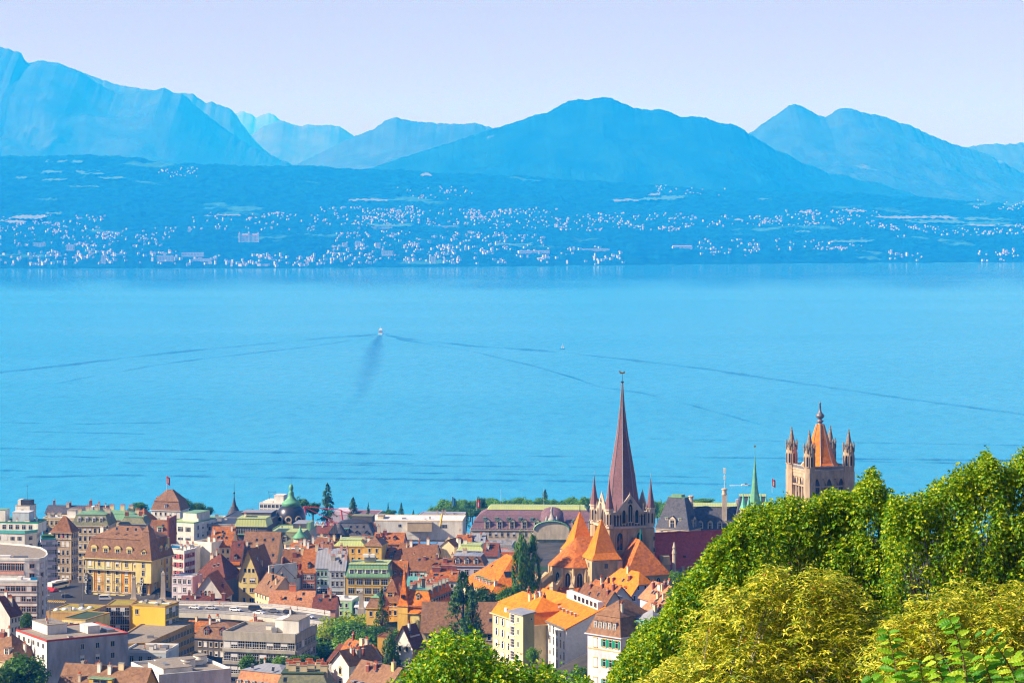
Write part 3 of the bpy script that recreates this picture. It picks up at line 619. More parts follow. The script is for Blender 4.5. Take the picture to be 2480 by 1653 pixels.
b.roof('gx',3.8,'pinkish'); b.chim((.3,.2),(.7,.3),w=.9,h=1.6,pots=3,body='redstone'); b.wins('B',1,1,.7,1.2,2.5)
b = Bld("small white house with round gable window and grey brown roof, bottom centre", 845,1606,735,38,1670,'white',803,None,wb=13)
b.roof('gy',3.4,'brown',ov=.7); b.wins('A',2,1,1.0,1.7,1.6,3.6,st='a',fr='palegold',mix=0); b.chim((.75,.3),(.8,.6),h=1.8,pots=1,body='redstone')
b = Bld("house with weathered orange roof behind the small white gabled house", 890,1592,770,55,1650,'blue',826,925)
b.roof('gx',3.6,'rust',clip=.3); b.chim((.2,.5),h=1.6,pots=2,body='redstone'); b.sky('A',(.7,.5))
b = Bld("brown roofed house with a row of slate topped dormers and yellow chimney, bottom edge", 925,1690,700,48,1760,'cream',830,None,wb=14)
b.roof('gx',7.5,'brown'); b.chim((.85,.45),w=1.0,d=1.0,h=2.0,body='palegold'); b.chim((.3,.35),(.45,.4),w=1.2,h=1.5,pots=3,body='redstone'); b.dorm('A',5,.15,1.2,1.5,'zinc','redstone','f'); b.sky('A',(.5,.7))
b = Bld("house with dark red roof beside the bushes, bottom centre", 852,1606,800,40,1650,'grey',795,None,wb=11)
b.roof('gx',4.5,'darkred')
# villa group centre
b = Bld("white villa with maroon roof, long dormer and beige shutters", 999,1563,792,32,1600,'white',955,1026,name='villa',cat='house')
b.roof('gy',5.8,'maroon',ov=.7); b.wins('A',2,2,1.0,1.6,.4,4.3,.12,sh='shbeige',mix=0); b.wins('B',1,2,.8,1.4,2.2,sh=None); b.strip('B',-7,-.2,.02,'yellow','side_wall')
d = MB(); d.box(-2.6,0,0,2.6,3.2,1.5,0); d.frus((-2.9,-.4,2.9,3.6),1.5,(-2.9,-.3,2.9,3.6),1.75,1,1,True); o = d.build('dormer',[P['frame'],RF['maroon']],b.o,loc=(b.W-1.3,b.D*.55,b.h+1.5)); o.rotation_euler=(0,0,math.pi/2); b.sky('B',(.25,.45))
b = Bld("small ochre garden block with flat roof beside the cypress", 938,1541,815,12,1580,'ochre',914,None,wb=6,name='garden_block',cat='building'); b.roof('flat',m='redbrown',par=.25,parm='redstone')
b = Bld("long beige hall with steep brown tiled roof behind the tall spruce", 1205,1527,853,3,1575,'beige',1022,None,wb=13,name='hall',cat='building')
b.roof('gx',8.6,'brown',ov=.6); b.wins('A',1,6,1.1,1.9,1.2,sh='shbeige',mix=0,m=.03); b.sky('A',(.9,.3)); b.strip('A',-.5,-.1,.2,'redstone')
# turreted yellow house with teal roof
b = Bld("ochre house with bright tiled mansard, teal copper flat roof and dozens of chimney pots", 1049,1486,882,17,1540,'yellow',968,1108,name='mansion',cat='house')
b.roof('man',7.6,'orange',inset=2.8,h2=.25,m2='teal',ov=.6)
b.strip('A',2.3,2.7,.5,'rust','eave'); b.dorm('A',1,.55,1.6,2.0,'teal','ochre','g'); b.dorm('B',9,.35,1.3,1.8,'teal','redstone','f',m=.05); b.wins('B',2,10,.9,1.6,.8)
b.strip('A',-4.5,-.3,.05,'palegold','pale_panel',.35,.95)  # paler panel laid over part of the front wall
b.chim((.3,.15),(.75,.18),(.28,.32),(.75,.4),(.3,.5),(.72,.58),(.35,.66),(.72,.75),(.3,.82),(.7,.9),w=2.6,d=.9,h=1.5,pots=7,body='concrete'); b.chim((.5,.28),w=.9,d=.9,h=3.2,pots=2,body='darkmetal'); b.chim((.5,.45),(.5,.7),w=.8,d=2.2,h=1.4,pots=5,body='concrete')
t = MB(); q = 1.85
t.box(-q,-q,-8,q,q,2.6,0); prof = [(3.1,2.3),(2.6,3.0),(2.05,4.3),(1.55,6.5),(1.05,9.0),(.5,12.6),(.18,15.2)]
t.lathe([(r*1.0,z) for r,z in prof],4,(0,0,0),1,math.pi/4); t.tube((0,0,15.1),(0,0,16.6),.16,.1,8,2); t.box(-.5,-2.0,5.0,.5,-1.2,6.2,3)
t.build('stair_turret',[P['yellow'],RF['orange'],P['teal'],P['glass']],b.o,loc=(1.2,1.4,b.h))
b = Bld("house with dark brown hip roof and balconies left of the turreted ochre house", 968,1450,905,14,1500,'ochre',920,None,wb=15)
b.roof('hip',6.5,'redbrown',ov=.7); b.wins('A',2,3,1.0,1.6,1.0); b.rail('A',-3.6,'frame',1.0,.9); b.dorm('A',1,.1,3,1.6,'brown','ochre','f')
b = Bld("small ochre house with tiled mansard behind the dark conifer", 925,1472,890,12,1500,'yellow',887,None,wb=10); b.roof('man',3.4,'brown',inset=1.3,h2=1.2,m2='copper'); b.wins('A',2,2)
# ---- right-hand group below the cathedral
b = Bld("cream apartment house with orange mansard roof and white shutters above the trees", 1288,1513,712,64,1620,'cream',1193,None,wb=13,name='apartment_house',cat='house')
b.roof('man',3.2,'bright',inset=1.3,h2=3.4,m2='bright',ov=.7); b.wins('A',4,6,1.1,2.0,.8,3.2,.03,sh='frame',mix=.5); b.chim((.4,.5),(.55,.55),(.7,.6),w=.6,d=.6,h=1.0,body='redstone'); b.box('dormer','frame',.28,.02,.34,.16,.1,2.4)
b = Bld("stair tower with white framed balconies and olive side wall", 1267,1488,697,60,1620,'olive',1233,1294,name='stair_tower',cat='building')
b.roof('shed',.5,'zinc'); b.strip('A',-b.h,-.1,.02,'cream','front_wall'); b.wins('A',4,1,2.1,2.4,.6,3.35,t0=.5,t1=3.3,fr='frame',mix=0); b.wins('A',4,1,.8,1.4,1.0,3.35,t0=4,t1=6,fr='frame'); b.wins('B',1,1,.5,.7,1.0,t0=b.D*.7,t1=b.D*.8,fr='none')
for r in range(4): b.rail('A',-3.0-3.35*r,'frame',1.0,.1,.05,.55)
b = Bld("long white apartment block with new orange roof and a row of roof vents", 1372,1521,700,70,1622,'frame',1294,1463,name='apartment_block',cat='building')
b.roof('shed',5.0,'bright',ov=.5); b.wins('A',5,9,.85,2.3,.7,3.0,.02,fr='none',mix=.4); b.wins('B',3,1,1.6,1.2,4.2,4.0,t0=b.D*.75,t1=b.D*.98,fr='none',mix=.2)
b.strip('A',-.5,.0,.6,'metal','gutter')
for i in range(7):
    u = b.W*(.08+.12*i); v = b.D*.42; o = MB(); o.box(-.25,-.25,-.4,.25,.25,.9,0); o.box(-.35,-.35,.9,.35,.35,1.05,1); o.box(-.25,1.2,.35,.25,2.6,.55,1); o.build('roof_vent',[P['metal'],P['frame']],b.o,loc=(u,v,b.h+5*v/b.D+.1))
b.box('skylight_strip','frame',.03,.86,.97,1.0,4.3,6.6)
for i in range(6):
    o = MB(); o.box(-.9,-.08,0,.9,.02,1.3,0); o.build('skylight',P['glass'],b.o,loc=(b.W*(.3+.12*i),b.D*.86,b.h+4.9))
b = Bld("grey house with brown mansard roof and green shutters above the linden crowns", 1503,1543,640,44,1700,'palelilac',1423,None,wb=14)
b.roof('man',4.6,'brown',inset=1.5,h2=3.6,m2='brown',ov=.6); b.dorm('A',5,.22,1.0,2.3,'brown','frame','f',m=.14)
b.wins('A',3,3,.95,1.9,1.0,5.0,t0=b.W*.42,t1=b.W*.98,sh='shgreen',fr='yellow',mix=0); b.wins('A',3,1,1.1,2.2,1.0,5.0,t0=b.W*.1,t1=b.W*.38,fr='yellow',st='f'); b.strip('A',-3.9,-3.65,.08,'yellow','band'); b.wins('B',2,3,.95,1.9,1.0,5.0,sh='shgreen')
b = Bld("flat white service block between the white block and the brown mansard", 1480,1500,690,60,1560,'frame',1455,None,wb=8,name='service_block',cat='building'); b.roof('flat',m='white')
b = Bld("house with pink gable wall and bright orange half hipped roof below the cathedral", 1521,1452,835,56,1475,'lilac',1448,1604,drop=4)
b.roof('gx',8.2,'bright',ov=.5,clip=.45); b.wins('B',1,4,.9,1.7,-1.2,fr='frame',mix=0); b.wins('B',1,3,.9,1.3,-4.2,m=.2,fr='frame',mix=0,st='a'); b.dorm('A',3,.32,.9,.8,'bright','redstone','g',t0=.3,t1=.8); b.sky('A',(.5,.55),(.65,.6))
b = Bld("small house with rust roof and white gable beneath the pink walled house", 1478,1452,800,64,1475,'frame',1418,1530,drop=4)
b.roof('gx',4.0,'rust',ov=.6); b.chim((.5,.5),body='redstone')
b = Bld("house with long dark red roof and white triangular gable behind the white block", 1462,1470,765,66,1500,'white',1395,1512,drop=4)
b.roof('gx',4.6,'redbrown',ov=.7); b.chim((.25,.4),(.6,.5),h=1.2,pots=1,body='redstone'); b.box('roof_terrace','lilac',.6,.55,.95,.98,-.5,2.6,'zinc')
b = Bld("narrow house with long salmon pink roof beside the green tree edge", 1592,1456,740,66,1480,'lilac',1550,1660,drop=4); b.roof('gx',4.2,'pinkish',ov=.5); b.chim((.3,.3),(.8,.4),w=.9,d=.7,h=1.8,body='redstone')
b = Bld("pink roofed house with white eaves half hidden by the tree", 1610,1482,700,62,1510,'pink',1560,1680,drop=4); b.roof('gx',3.4,'pinkish',ov=.6); b.dorm('A',2,.1,1.0,1.2,'pinkish','frame','f'); b.chim((.6,.6),body='redstone')
b = Bld("small corner house with pale green copper roof against the tree", 1580,1530,640,50,1600,'cream',1530,None,wb=9); b.roof('man',2.6,'teal',inset=1.0,h2=2.6,m2='zinc'); b.dorm('A',2,.2,1.4,1.6,'teal','frame','f')
# low chapel roofs under the apse
b = Bld("low chapel with new orange roof under the apse buttresses", 1360,1462,860,60,1480,'stone',1300,1392,name='chapel',cat='building',drop=3); b.roof('gx',3.0,'bright')
# orange roofed hall west of the poplars
b = Bld("broad hall with a flat orange hip end and darker tiled main roof behind the cypresses", 1190,1434,902,71,1470,'cream',1122,1350,name='hall',cat='building')
b.roof('hip',10.5,'orange',ov=.7); b.dorm('A',5,.12,1.5,1.5,'copper','frame','f',t0=.25,t1=.85); b.sky('B',(.35,.4),(.62,.4),w=3.4,l=2.6); b.sky('A',(.35,.55)); b.chim((.92,.1),(.5,.9),w=1,d=1,h=1.4,body='white')
# ---- the bridge level houses
b = Bld("dark brown roofed house in the shade under the bridge", 565,1549,880,20,1600,'dark',470,None,wb=14); b.roof('man',3.8,'brown',inset=1.8,h2=1.4,m2='brown'); b.dorm('A',2,.25,2.2,2.2,'zinc','redstone','g'); b.wins('A',3,6)  # dark wall colour here and on the neighbours holds the bridge's shade
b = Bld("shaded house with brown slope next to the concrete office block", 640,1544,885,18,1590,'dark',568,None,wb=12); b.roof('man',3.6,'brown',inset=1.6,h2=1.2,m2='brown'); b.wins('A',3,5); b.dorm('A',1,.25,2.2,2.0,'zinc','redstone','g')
b = Bld("small pavilion with crumpled orange canopy roof under the bridge", 640,1520,905,16,1550,'redstone',572,None,wb=9,name='pavilion',cat='building'); b.roof('hip',2.2,'bright',ov=.8)
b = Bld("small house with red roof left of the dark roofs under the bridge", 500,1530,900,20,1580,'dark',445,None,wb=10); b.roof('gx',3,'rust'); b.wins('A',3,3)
# central row facing the square
b = Bld("cream house with brown roof, roof hatches and long grey gable wall", 657,1441,986,62,1468,'cream',617,721)
b.roof('gx',6.6,'brown',ov=.5); b.wins('A',2,5,1.0,1.5,.9); b.chim((.55,.35),(.7,.6),(.3,.5),w=.9,d=.7,h=2.2,body='darkmetal'); b.chim((.85,.3),(.8,.7),h=1.8,body='cream'); b.sky('A',(.45,.4),(.7,.3))
b = Bld("tall plain yellow house with white fire wall behind the cream roof", 652,1408,1002,48,1465,'palegold',625,None,wb=13); b.roof('gx',5.6,'rust',ov=.3); b.box('fire_wall','white',.97,-.02,1.03,1.02,-6,6.4); b.chim((.9,.2),w=1.2,d=.8,h=2.6,body='white')
b = Bld("pale house with wide white gable wall beside the red balcony dormer", 712,1398,1010,30,1455,'white',655,None,wb=10); b.roof('gy',4.8,'redbrown',ov=.3); b.chim((.9,.3),w=.9,d=.9,h=2.2,body='white')
b = Bld("low house with weathered orange roof and salmon wall along the bridge railing", 757,1468,976,4,1490,'salmon',652,None,wb=11,drop=6); b.roof('gx',5.2,'pinkish',ov=.5); b.chim((.45,.5),(.53,.5),w=1.3,d=.8,h=2.0,pots=3,body='salmon'); b.chim((.25,.2),(.6,.2),w=.5,d=.5,h=1.2,body='salmon'); b.sky('A',(.75,.7),(.35,.4))
b = Bld("low house with dark red roof between the orange roof and mint house", 812,1473,974,4,1490,'pink',758,None,wb=11,drop=6); b.roof('gx',4.6,'maroon',ov=.5,clip=.25); b.chim((.65,.5),w=1.6,d=.8,h=1.6,pots=3,body='pink'); b.sky('A',(.3,.5),(.7,.5))
b = Bld("mint green house with white flat roof behind the bridge end", 852,1454,988,10,1490,'mint',772,None,wb=12,drop=5); b.roof('flat',m='white',par=.3,parm='frame'); b.wins('A',2,5,.9,1.6,1.0,fr='frame')
b = Bld("white market roof beside the stone pillar", 935,1470,985,6,1500,'blue',860,None,wb=12,name='market_hall',cat='building',drop=5); b.roof('gx',1.2,'white')
b = Bld("yellow gabled house with deep brown verge and blue top windows", 625,1392,1003,12,1460,'palegold',578,None,wb=20)
b.roof('gy',9.6,'redbrown',ov=.8); b.wins('A',3,1,1.0,1.7,1.2,3.9,t0=1.3,t1=3.3,fr='beige',mix=0); b.wins('A',3,1,2.2,1.7,1.2,3.9,t0=4,t1=7.2,fr='beige',mix=.2); b.wins('A',1,3,1.0,1.6,-2.5,t0=1.9,t1=6.8,fr='none',mix=0); b.sky('B',(.3,.5))
b = Bld("white house with brown roof and red framed balcony dormer", 730,1387,1015,4,1460,'blue',682,None,wb=13,drop=3); b.roof('gx',8.5,'redbrown',ov=.4); b.wins('A',4,4,.9,1.8,1.2,3.4,fr='frame',mix=.1); b.dorm('A',2,.12,2.0,2.4,'rust','red','f',t0=.3,t1=.9); b.box('fire_wall','pink',-.02,0,.02,1.0,-2,6); b.chim((.95,.4),w=1.3,d=.8,h=2.6,body='cream')
b = Bld("salmon house with rust roof and nine white framed windows", 763,1385,1013,4,1460,'salmon',731,None,wb=13,drop=3); b.roof('gx',7.8,'rust',ov=.3); b.wins('A',4,3,1.15,1.9,1.0,3.4,.06,fr='lilac',mix=.1); b.dorm('A',1,.15,1.2,2.2,'slate','dark','g',t0=.3,t1=.75); b.chim((.95,.5),w=1.2,d=.8,h=2.4,pots=2,body='cream')
b = Bld("narrow pale green grey house with slate roof, left of the pair", 796,1374,1013,4,1460,'blue',764,None,wb=13,drop=3); b.roof('gx',6.6,'zinc',ov=.3); b.wins('A',2,3,1.0,1.9,1.3,3.5,.08,fr='mint',mix=.1); b.wins('A',1,1,4.2,2.0,8.3,t0=.5,t1=5,fr='frame',mix=0); b.chim((.95,.4),(.95,.7),w=.9,d=.7,h=2.0,pots=2,body='pink')
b = Bld("narrow white house with grey roof beside the yellow green mansard", 836,1380,1011,4,1460,'blue',797,None,wb=13,drop=3); b.roof('gx',6.8,'zinc',ov=.3); b.wins('A',2,3,1.0,1.9,.9,3.5,.08,fr='grey',mix=.1); b.wins('A',1,1,4.6,2.0,8.3,t0=.8,t1=5.6,fr='frame',mix=0); b.chim((.97,.3),(.97,.6),w=.8,d=1.4,h=2.4,pots=3,body='pink'); b.sky('A',(.6,.4))
b = Bld("ochre office with green copper mansard and wide window bays", 944,1396,1008,4,1462,'yellow',838,None,wb=15,name='office_house',cat='building',drop=3)
b.roof('man',4.6,'copper',inset=1.1,h2=.5,m2='palecopper',ov=.5); b.wins('A',3,5,2.6,2.3,.9,3.55,.03,fr='palegold',mix=.25); b.dorm('A',5,.12,2.5,2.3,'palecopper','frame','f',m=.04); b.box('air_unit','metal',.38,.35,.62,.65,5.0,7.0); b.box('air_unit','frame',.35,.3,.48,.45,7.0,8.2); b.box('air_unit','frame',.52,.3,.62,.45,7.0,8.2); b.strip('A',-.35,.2,.6,'copper','gutter'); b.chim((.97,.5),w=.6,d=2.5,h=1.5,body='cream')
b = Bld("narrow house with dark glazed bays and pink ground floor, right of the green mansard", 982,1402,1015,5,1460,'pink',946,None,wb=12,drop=3); b.roof('gx',6.5,'rust',ov=.4); b.wins('A',2,3,1.4,2.4,.6,3.4,.03,fr='none',mix=0); b.strip('A',-4.3,-3.3,.25,'darkmetal','band'); b.dorm('A',2,.2,1.2,1.5,'rust','redstone','g')
# left of centre, behind the bridge head
b = Bld("small white gabled house with three arched windows by the square", 540,1443,992,8,1462,'white',468,None,wb=14,drop=3); b.roof('gy',8.2,'rust',ov=.7); b.wins('A',1,3,.95,1.8,-1.6,t0=2.6,t1=7.2,st='a',fr='none',mix=0); b.wins('A',1,2,1.2,2.0,1.0,t0=1,t1=10.5,sh=None,mix=0); b.chim((.12,.3),w=1,d=.8,h=2.2,pots=1,body='cream')
b = Bld("low dark roofed annex in the shade of the small gabled house", 505,1462,985,6,1480,'redstone',438,None,wb=8,drop=4); b.roof('gx',2.6,'darkred'); b.chim((.7,.6),(.2,.6),w=.8,d=.8,h=1.8,pots=1,body='redstone')
b = Bld("brick house with lilac panel and chimneys beside the railing", 548,1468,984,6,1485,'redstone',495,None,wb=8,drop=4); b.roof('gx',2.4,'darkred'); b.chim((.3,.4),(.8,.4),w=1.4,d=1,h=2.6,pots=1,body='redstone'); b.box('panel','lilac',.0,-.05,.4,0,-1,1.5)
b = Bld("two storey lilac shop house with flat roof right of the grand hotel", 466,1398,1002,20,1460,'lilac',416,None,wb=9,drop=3); b.roof('flat',m='white',par=.4); b.wins('A',3,4,1.3,1.9,.7,3.3,.03,fr='frame',mix=.2); b.rail('A',0,'frame')
b = Bld("white house with red shutters beside the grand hotel", 446,1336,1040,26,1440,'white',417,473,drop=3); b.roof('flat',m='white',par=.6); b.wins('A',4,2,1.0,1.9,1.0,3.4,sh='shred',mix=0); b.wins('B',3,4,.9,1.7,.9,3.4,sh='shred',mix=.2); b.chim((.8,.3),(.8,.7),(.3,.5),w=1,d=.8,h=1.8,pots=2,body='white'); b.box('air_unit','metal',.2,.3,.5,.6,0,1.0)
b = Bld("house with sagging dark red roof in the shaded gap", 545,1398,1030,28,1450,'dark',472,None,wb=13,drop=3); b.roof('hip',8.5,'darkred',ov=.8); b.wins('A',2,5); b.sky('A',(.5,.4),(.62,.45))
b = Bld("cream house with rust roof and many skylights", 560,1322,1090,5,1445,'cream',509,None,wb=15,drop=3); b.roof('gx',7.4,'rust',ov=.5); b.wins('A',6,4,1.0,1.8,1.2,3.6,.05,fr='stone2',mix=.15); b.sky('A',(.3,.35),(.5,.35),(.7,.35),(.48,.65)); b.chim((.1,.3),(.9,.4),h=2.0,pots=2,body='white')
b = Bld("narrow dark red roofed house with orange eave between two taller roofs", 582,1366,1060,6,1450,'beige',556,None,wb=14,drop=3); b.roof('gx',8.8,'darkred',ov=.4); b.dorm('A',1,.2,1.4,1.7,'slate','dark','g'); b.strip('A',-.2,1.0,.6,'bright','eave'); b.wins('A',3,3,1.0,1.8,1.6); b.sky('A',(.6,.75))
b = Bld("large house with broad plain brown roof slope above the yellow gable", 668,1368,1062,5,1445,'beige',583,None,wb=22,drop=3); b.roof('gx',12.5,'brown',ov=.4); b.sky('A',(.35,.7),(.58,.7),(.82,.72),(.62,.4),(.88,.25)); b.chim((.1,.3),w=.8,d=.6,h=1.5,body='white'); b.wins('A',2,6)
b = Bld("cream house beneath the big brown roof with white framed bay", 600,1384,1040,10,1450,'cream',560,None,wb=8,drop=3); b.roof('flat',m='brown'); b.wins('A',3,3,1.1,1.8)
# ---- the square on the left
b = Bld("grand ochre hotel with brown mansard, round dormers and a vertical hotel sign", 362,1357,1005,20,1457,'palegold',207,418,name='hotel',cat='building',drop=3)
b.roof('man',7.8,'brown',inset=1.5,h2=4.2,m2='brown',ov=.9,cornice=[(b.h-.9,.5),(b.h-4.6,.35),(b.h-13.4,.4)])
W = b.W; cols = [(.0,.07),(.1,.2),(.24,.36),(.4,.5),(.54,.62),(.66,.8),(.84,.97)]
for i in range(7):
    t0, t1 = W*(i+.1)/7, W*(i+.9)/7
    b.wins('A',5,1,1.25,2.1,.9,3.25,t0=t0,t1=t1,fr='cream' if i % 2 else 'stone2',mix=.3)
    if i in (1,4,6):
        for dx in (-.36,.36): b.strip('A',-13.0,-4.8,.12,'orangepanel','painted_panel',(i+.5+dx)/7-.012,(i+.5+dx)/7+.012)
    if i in (0,2,3,5):
        for dx in (-.42,.42): b.strip('A',-13.0,-1.0,.22,'cream','pilaster',(i+.5+dx)/7-.006,(i+.5+dx)/7+.006)
    if i in (1,3,5):
        for r in (2,3): b.rail('A',-3.0-3.25*r,'darkmetal',.9,.8,(i+.18)/7,(i+.82)/7)
b.rail('A',-4.3,'railteal',1.0,1.0,.02,.5); b.strip('A',-4.5,-4.25,1.1,'stone2','balcony',.02,.98)
b.dorm('A',5,.12,2.6,3.2,'brown','palegold','r',m=.04); b.dorm('B',3,.12,2.4,3.0,'teal','palegold','r',m=.12); b.wins('B',5,3,1.2,2.1,.9,3.25,.12,fr='cream',mix=.2)
for i in range(4): b.strip('B',-13,-1,.2,'ochre','pilaster',.02+.3*i,.08+.3*i)
b.sky('A',(.3,1.45),(.45,1.4),(.62,1.4),(.75,1.4)); b.chim((.15,.3),w=1.4,d=.9,h=2.4,body='white'); b.chim((.85,.5),(.97,.85),w=1.3,d=1.3,h=2.6,body='palegold')
o = MB(); o.box(-.4,-1.3,-8.4,.4,-.3,0,0); sg = o.build('hotel_sign',P['darkmetal'],b.o,loc=(1.0,0,b.h-6))
def letters(txt, par, loc, size, m, rot=(math.pi/2,0,0), vert=False, name='lettering'):
    cu = bpy.data.curves.new(name,'FONT'); cu.body = '\n'.join(txt) if vert else txt; cu.size = size; cu.align_x = 'CENTER'; cu.space_line = .82; cu.extrude = .03; cu.materials.append(m)
    tmp = bpy.data.objects.new(name, cu); COL.objects.link(tmp); me = bpy.data.meshes.new_from_object(tmp.evaluated_get(bpy.context.evaluated_depsgraph_get())); bpy.data.objects.remove(tmp)
    if not me.materials: me.materials.append(m)
    ob = link(name, me, par, loc); ob.rotation_euler = rot; return ob
letters("HOTEL", sg, (0,-1.36,-1.7), 1.9, P['frame'], vert=True)
sg2 = o.build('hotel_sign',P['darkmetal'],b.o,loc=(W*.9,0,b.h-6.5)); letters("HOTEL", sg2, (0,-1.36,-1.7), 1.9, P['frame'], vert=True)
b.strip('A',-16.6,-15.6,.15,'frame','fascia',.02,.98); b.strip('A',-19,-16.6,.1,'pink','shop_front',.05,.2); b.strip('A',-19,-16.6,.1,'darkmetal','shop_front',.28,.4); b.strip('A',-19,-16.6,.1,'teal','shop_front',.62,.97)
for t0, t1, mm_ in ((.42,.56,'red'),(.62,.78,'teal'),(.06,.2,'red')):
    a_ = MB(); x0, x1 = W*t0, W*t1; a_.poly([(x0,-.05,0),(x0,-1.9,-.9),(x1,-1.9,-.9),(x1,-.05,0)],0); a_.poly([(x0,-1.9,-.9),(x0,-1.9,-1.3),(x1,-1.9,-1.3),(x1,-1.9,-.9)],0); a_.build('awning',P[mm_],b.o,loc=(0,0,b.h-16.2))
# pavilion corner of the hotel
b = Bld("steep brown corner pavilion of the grand hotel with a pointed mansard", 366,1357,1003.5,20,1400,'palegold',328,None,wb=8.5,name='corner_pavilion',cat='building'); b.roof('man',11.0,'brown',inset=2.2,h2=2.4,m2='brown',ov=.7); b.dorm('A',1,.08,2.2,2.6,'brown','palegold','g'); b.wins('A',2,1,1.3,2.1,.9)
b = Bld("ornate beige corner house with red brown roof and curved balconies across the street", 172,1285,1062,14,1432,'beige',124,190,name='corner_house',cat='building',drop=3)
b.roof('hip',5.6,'redbrown',ov=.6,cornice=[(b.h-.6,.3),(b.h-3.6,.5),(b.h-17.5,.4)]); b.wins('A',6,4,1.1,2.1,1.0,3.5,.06,fr='stone2',mix=.2); b.wins('B',6,3,1.1,2.1,1.0,3.5,.06,fr='stone2',mix=.1)
for r in range(5): b.rail('A',-3.2-3.5*r,'darkmetal',.9,.7,.25,.75); b.rail('B',-3.2-3.5*r,'darkmetal',.9,.7,.25,.75)
b.strip('A',-21.4,-20.2,.6,'redstone','shop_canopy',.2,1.0); b.strip('A',-3.1,-1.9,.06,'red','flag_banner',.52,.6)
b = Bld("beige street facade with green mansard roof and four round dormers", 262,1273,1125,4,1425,'cream',174,None,wb=16,name='street_house',cat='building',drop=3)
b.roof('man',4.8,'olive',inset=1.6,h2=1.2,m2='copper',cornice=True); b.dorm('A',4,.25,1.5,2.2,'zinc','frame','r'); b.wins('A',7,7,1.1,2.1,1.0,3.5,.03,fr='stone2',mix=.25); b.chim((.1,.5),(.3,.6),(.55,.55),(.78,.6),(.9,.5),w=1.8,d=.9,h=1.6,pots=2,body='stone2'); b.strip('A',-12,-11.5,.5,'stone2','cornice')
b = Bld("mauve glass fronted office with a planted roof terrace in the shaded street", 99,1306,1062,78,1440,'lilac',None,136,wa=10,name='office_building',cat='building',drop=3)
b.roof('flat',m='gravel',par=.5,parm='railteal'); b.wins('B',7,10,2.3,2.0,1.0,3.2,.02,fr='none',mix=.1); b.box('roof_planting','plant',.5,.1,.95,.9,0,1.6); b.box('awning','frame',.1,.55,.6,.9,1.2,1.6)
b = PolyB("white curved terrace house with teal glass balconies and green roof edge, upper left", [(-50,1287),(60,1290),(88,1287),(101,1276),(99,1262),(60,1255),(-50,1255)],1150,1400,'white',name='terrace_house',cat='building',drop=3)
b.roof('gravel',1.0,'railteal')
for i in b.faces:
    if math.sin(b.faces[i][2]) > -.7 and math.cos(b.faces[i][2]) > -.2: b.wins(i,4,max(1,int(b.faces[i][3]/3.4)),2.0,1.8,1.6,3.4,.04,fr='none',mix=.35)
t = Bld("set back penthouse floor with green roof edge on the white terrace house", 92,1266,1152,8,1290,'white',-40,None,wb=12,name='penthouse',cat='building',drop=0); t.roof('flat',m='gravel',par=.45,parm='shgreen'); t.wins('A',1,7,1.7,2.0,.9,fr='none'); t.box('lift_house','blue',.5,.2,.8,.8,0,4.4,'white'); t.box('lift_house','white',.1,.3,.35,.8,0,5.2,'copper'); t.chim((.6,.1),(.9,.5),h=1.5,body='white')
b = Bld("pale tower block top with dark plant screens and tall mast, upper left skyline", 72,1225,1230,12,1262,'white',37,None,wb=8,name='rooftop_tower',cat='building',drop=12); b.roof('flat',m='brown',par=.3,parm='concrete'); b.box('plant_screen','darkmetal',.3,.2,.95,.8,0,2.6); b.box('plant_room','white',.08,.2,.28,.8,0,2.8); b.wins('A',1,1,1.2,2.6,1.5,fr='none')
m = MB(); m.tube((0,0,0),(0,0,7),.09,.05); m.tube((-.8,0,6.6),(.8,0,6.6),.04); m.build('mast',P['darkmetal'],b.o,loc=(b.W*.6,b.D*.5,b.h+2.6))
# ---- skyline and middle rows, left to right
def row(label, xl, xn, py, Y, yb, wall, kind, rh, roof, wb=12, a=6, cols=0, rows=2, **k):
    nm = k.pop('name','house'); ct = k.pop('cat','house')
    b = Bld(label, xn, py, Y, a, yb, wall, xl, None, wb=wb, name=nm, cat=ct, drop=6); b.roof(kind, rh, roof, **k)
    if cols: b.wins('A', rows, cols, 1.1, 1.8, 1.0, 3.3, .05, mix=.3)
    return b
b = row("flat cream block with white roof lights left of the green mansard",104,180,1256,1180,1290,'cream','flat',0,'white',cols=6); b.box('plant_room','white',.72,.2,1.0,.8,0,3.6,'gravel'); b.chim((.2,.5),(.4,.6),(.1,.4),w=1.4,h=1.8,body='concrete')
b = row("long slate roofed house on the left skyline",110,245,1243,1330,1275,'grey','gx',3.4,'slate',cols=8); b.chim((.1,.5),(.75,.5),(.4,.4),w=1,h=2.4,body='redstone')
b = row("white house with black roofed loft and white tower, left skyline",224,255,1238,1290,1275,'white','gx',2.2,'blackm'); b.box('tower','white',-.25,0,.02,.6,-1,2.2); b.chim((-.35,.5),w=.8,h=2.6,body='redstone')
b = row("low house with green copper roof and cream chimneys, left skyline",180,335,1258,1235,1280,'cream','man',2.4,'copper',inset=3,h2=1.2,m2='copper',wb=18); b.chim((.15,.5),(.3,.4),(.5,.6),(.68,.5),(.8,.6),(.93,.4),w=2.2,d=1,h=2.2,pots=4,body='cream')
b = row("small red tiled cone roofed house behind the hotel roof",318,350,1262,1190,1300,'redstone','pyr',5.5,'rust',a=20); b = row("house with olive green flat roof behind the hotel",288,352,1268,1140,1330,'grey','man',2.6,'olive',inset=2,h2=.3,m2='copper'); b.chim((.2,.4),(.7,.5),w=1.6,h=2,pots=3,body='redstone')
b = Bld("tower house with tall brown double pitched pavilion roof and flag", 436,1236,1350,14,1262,'white',366,None,wb=13,name='tower_house',cat='building',drop=14); b.roof('man',4.6,'brown',inset=1.3,h2=0.3,m2='brown',ov=.5)
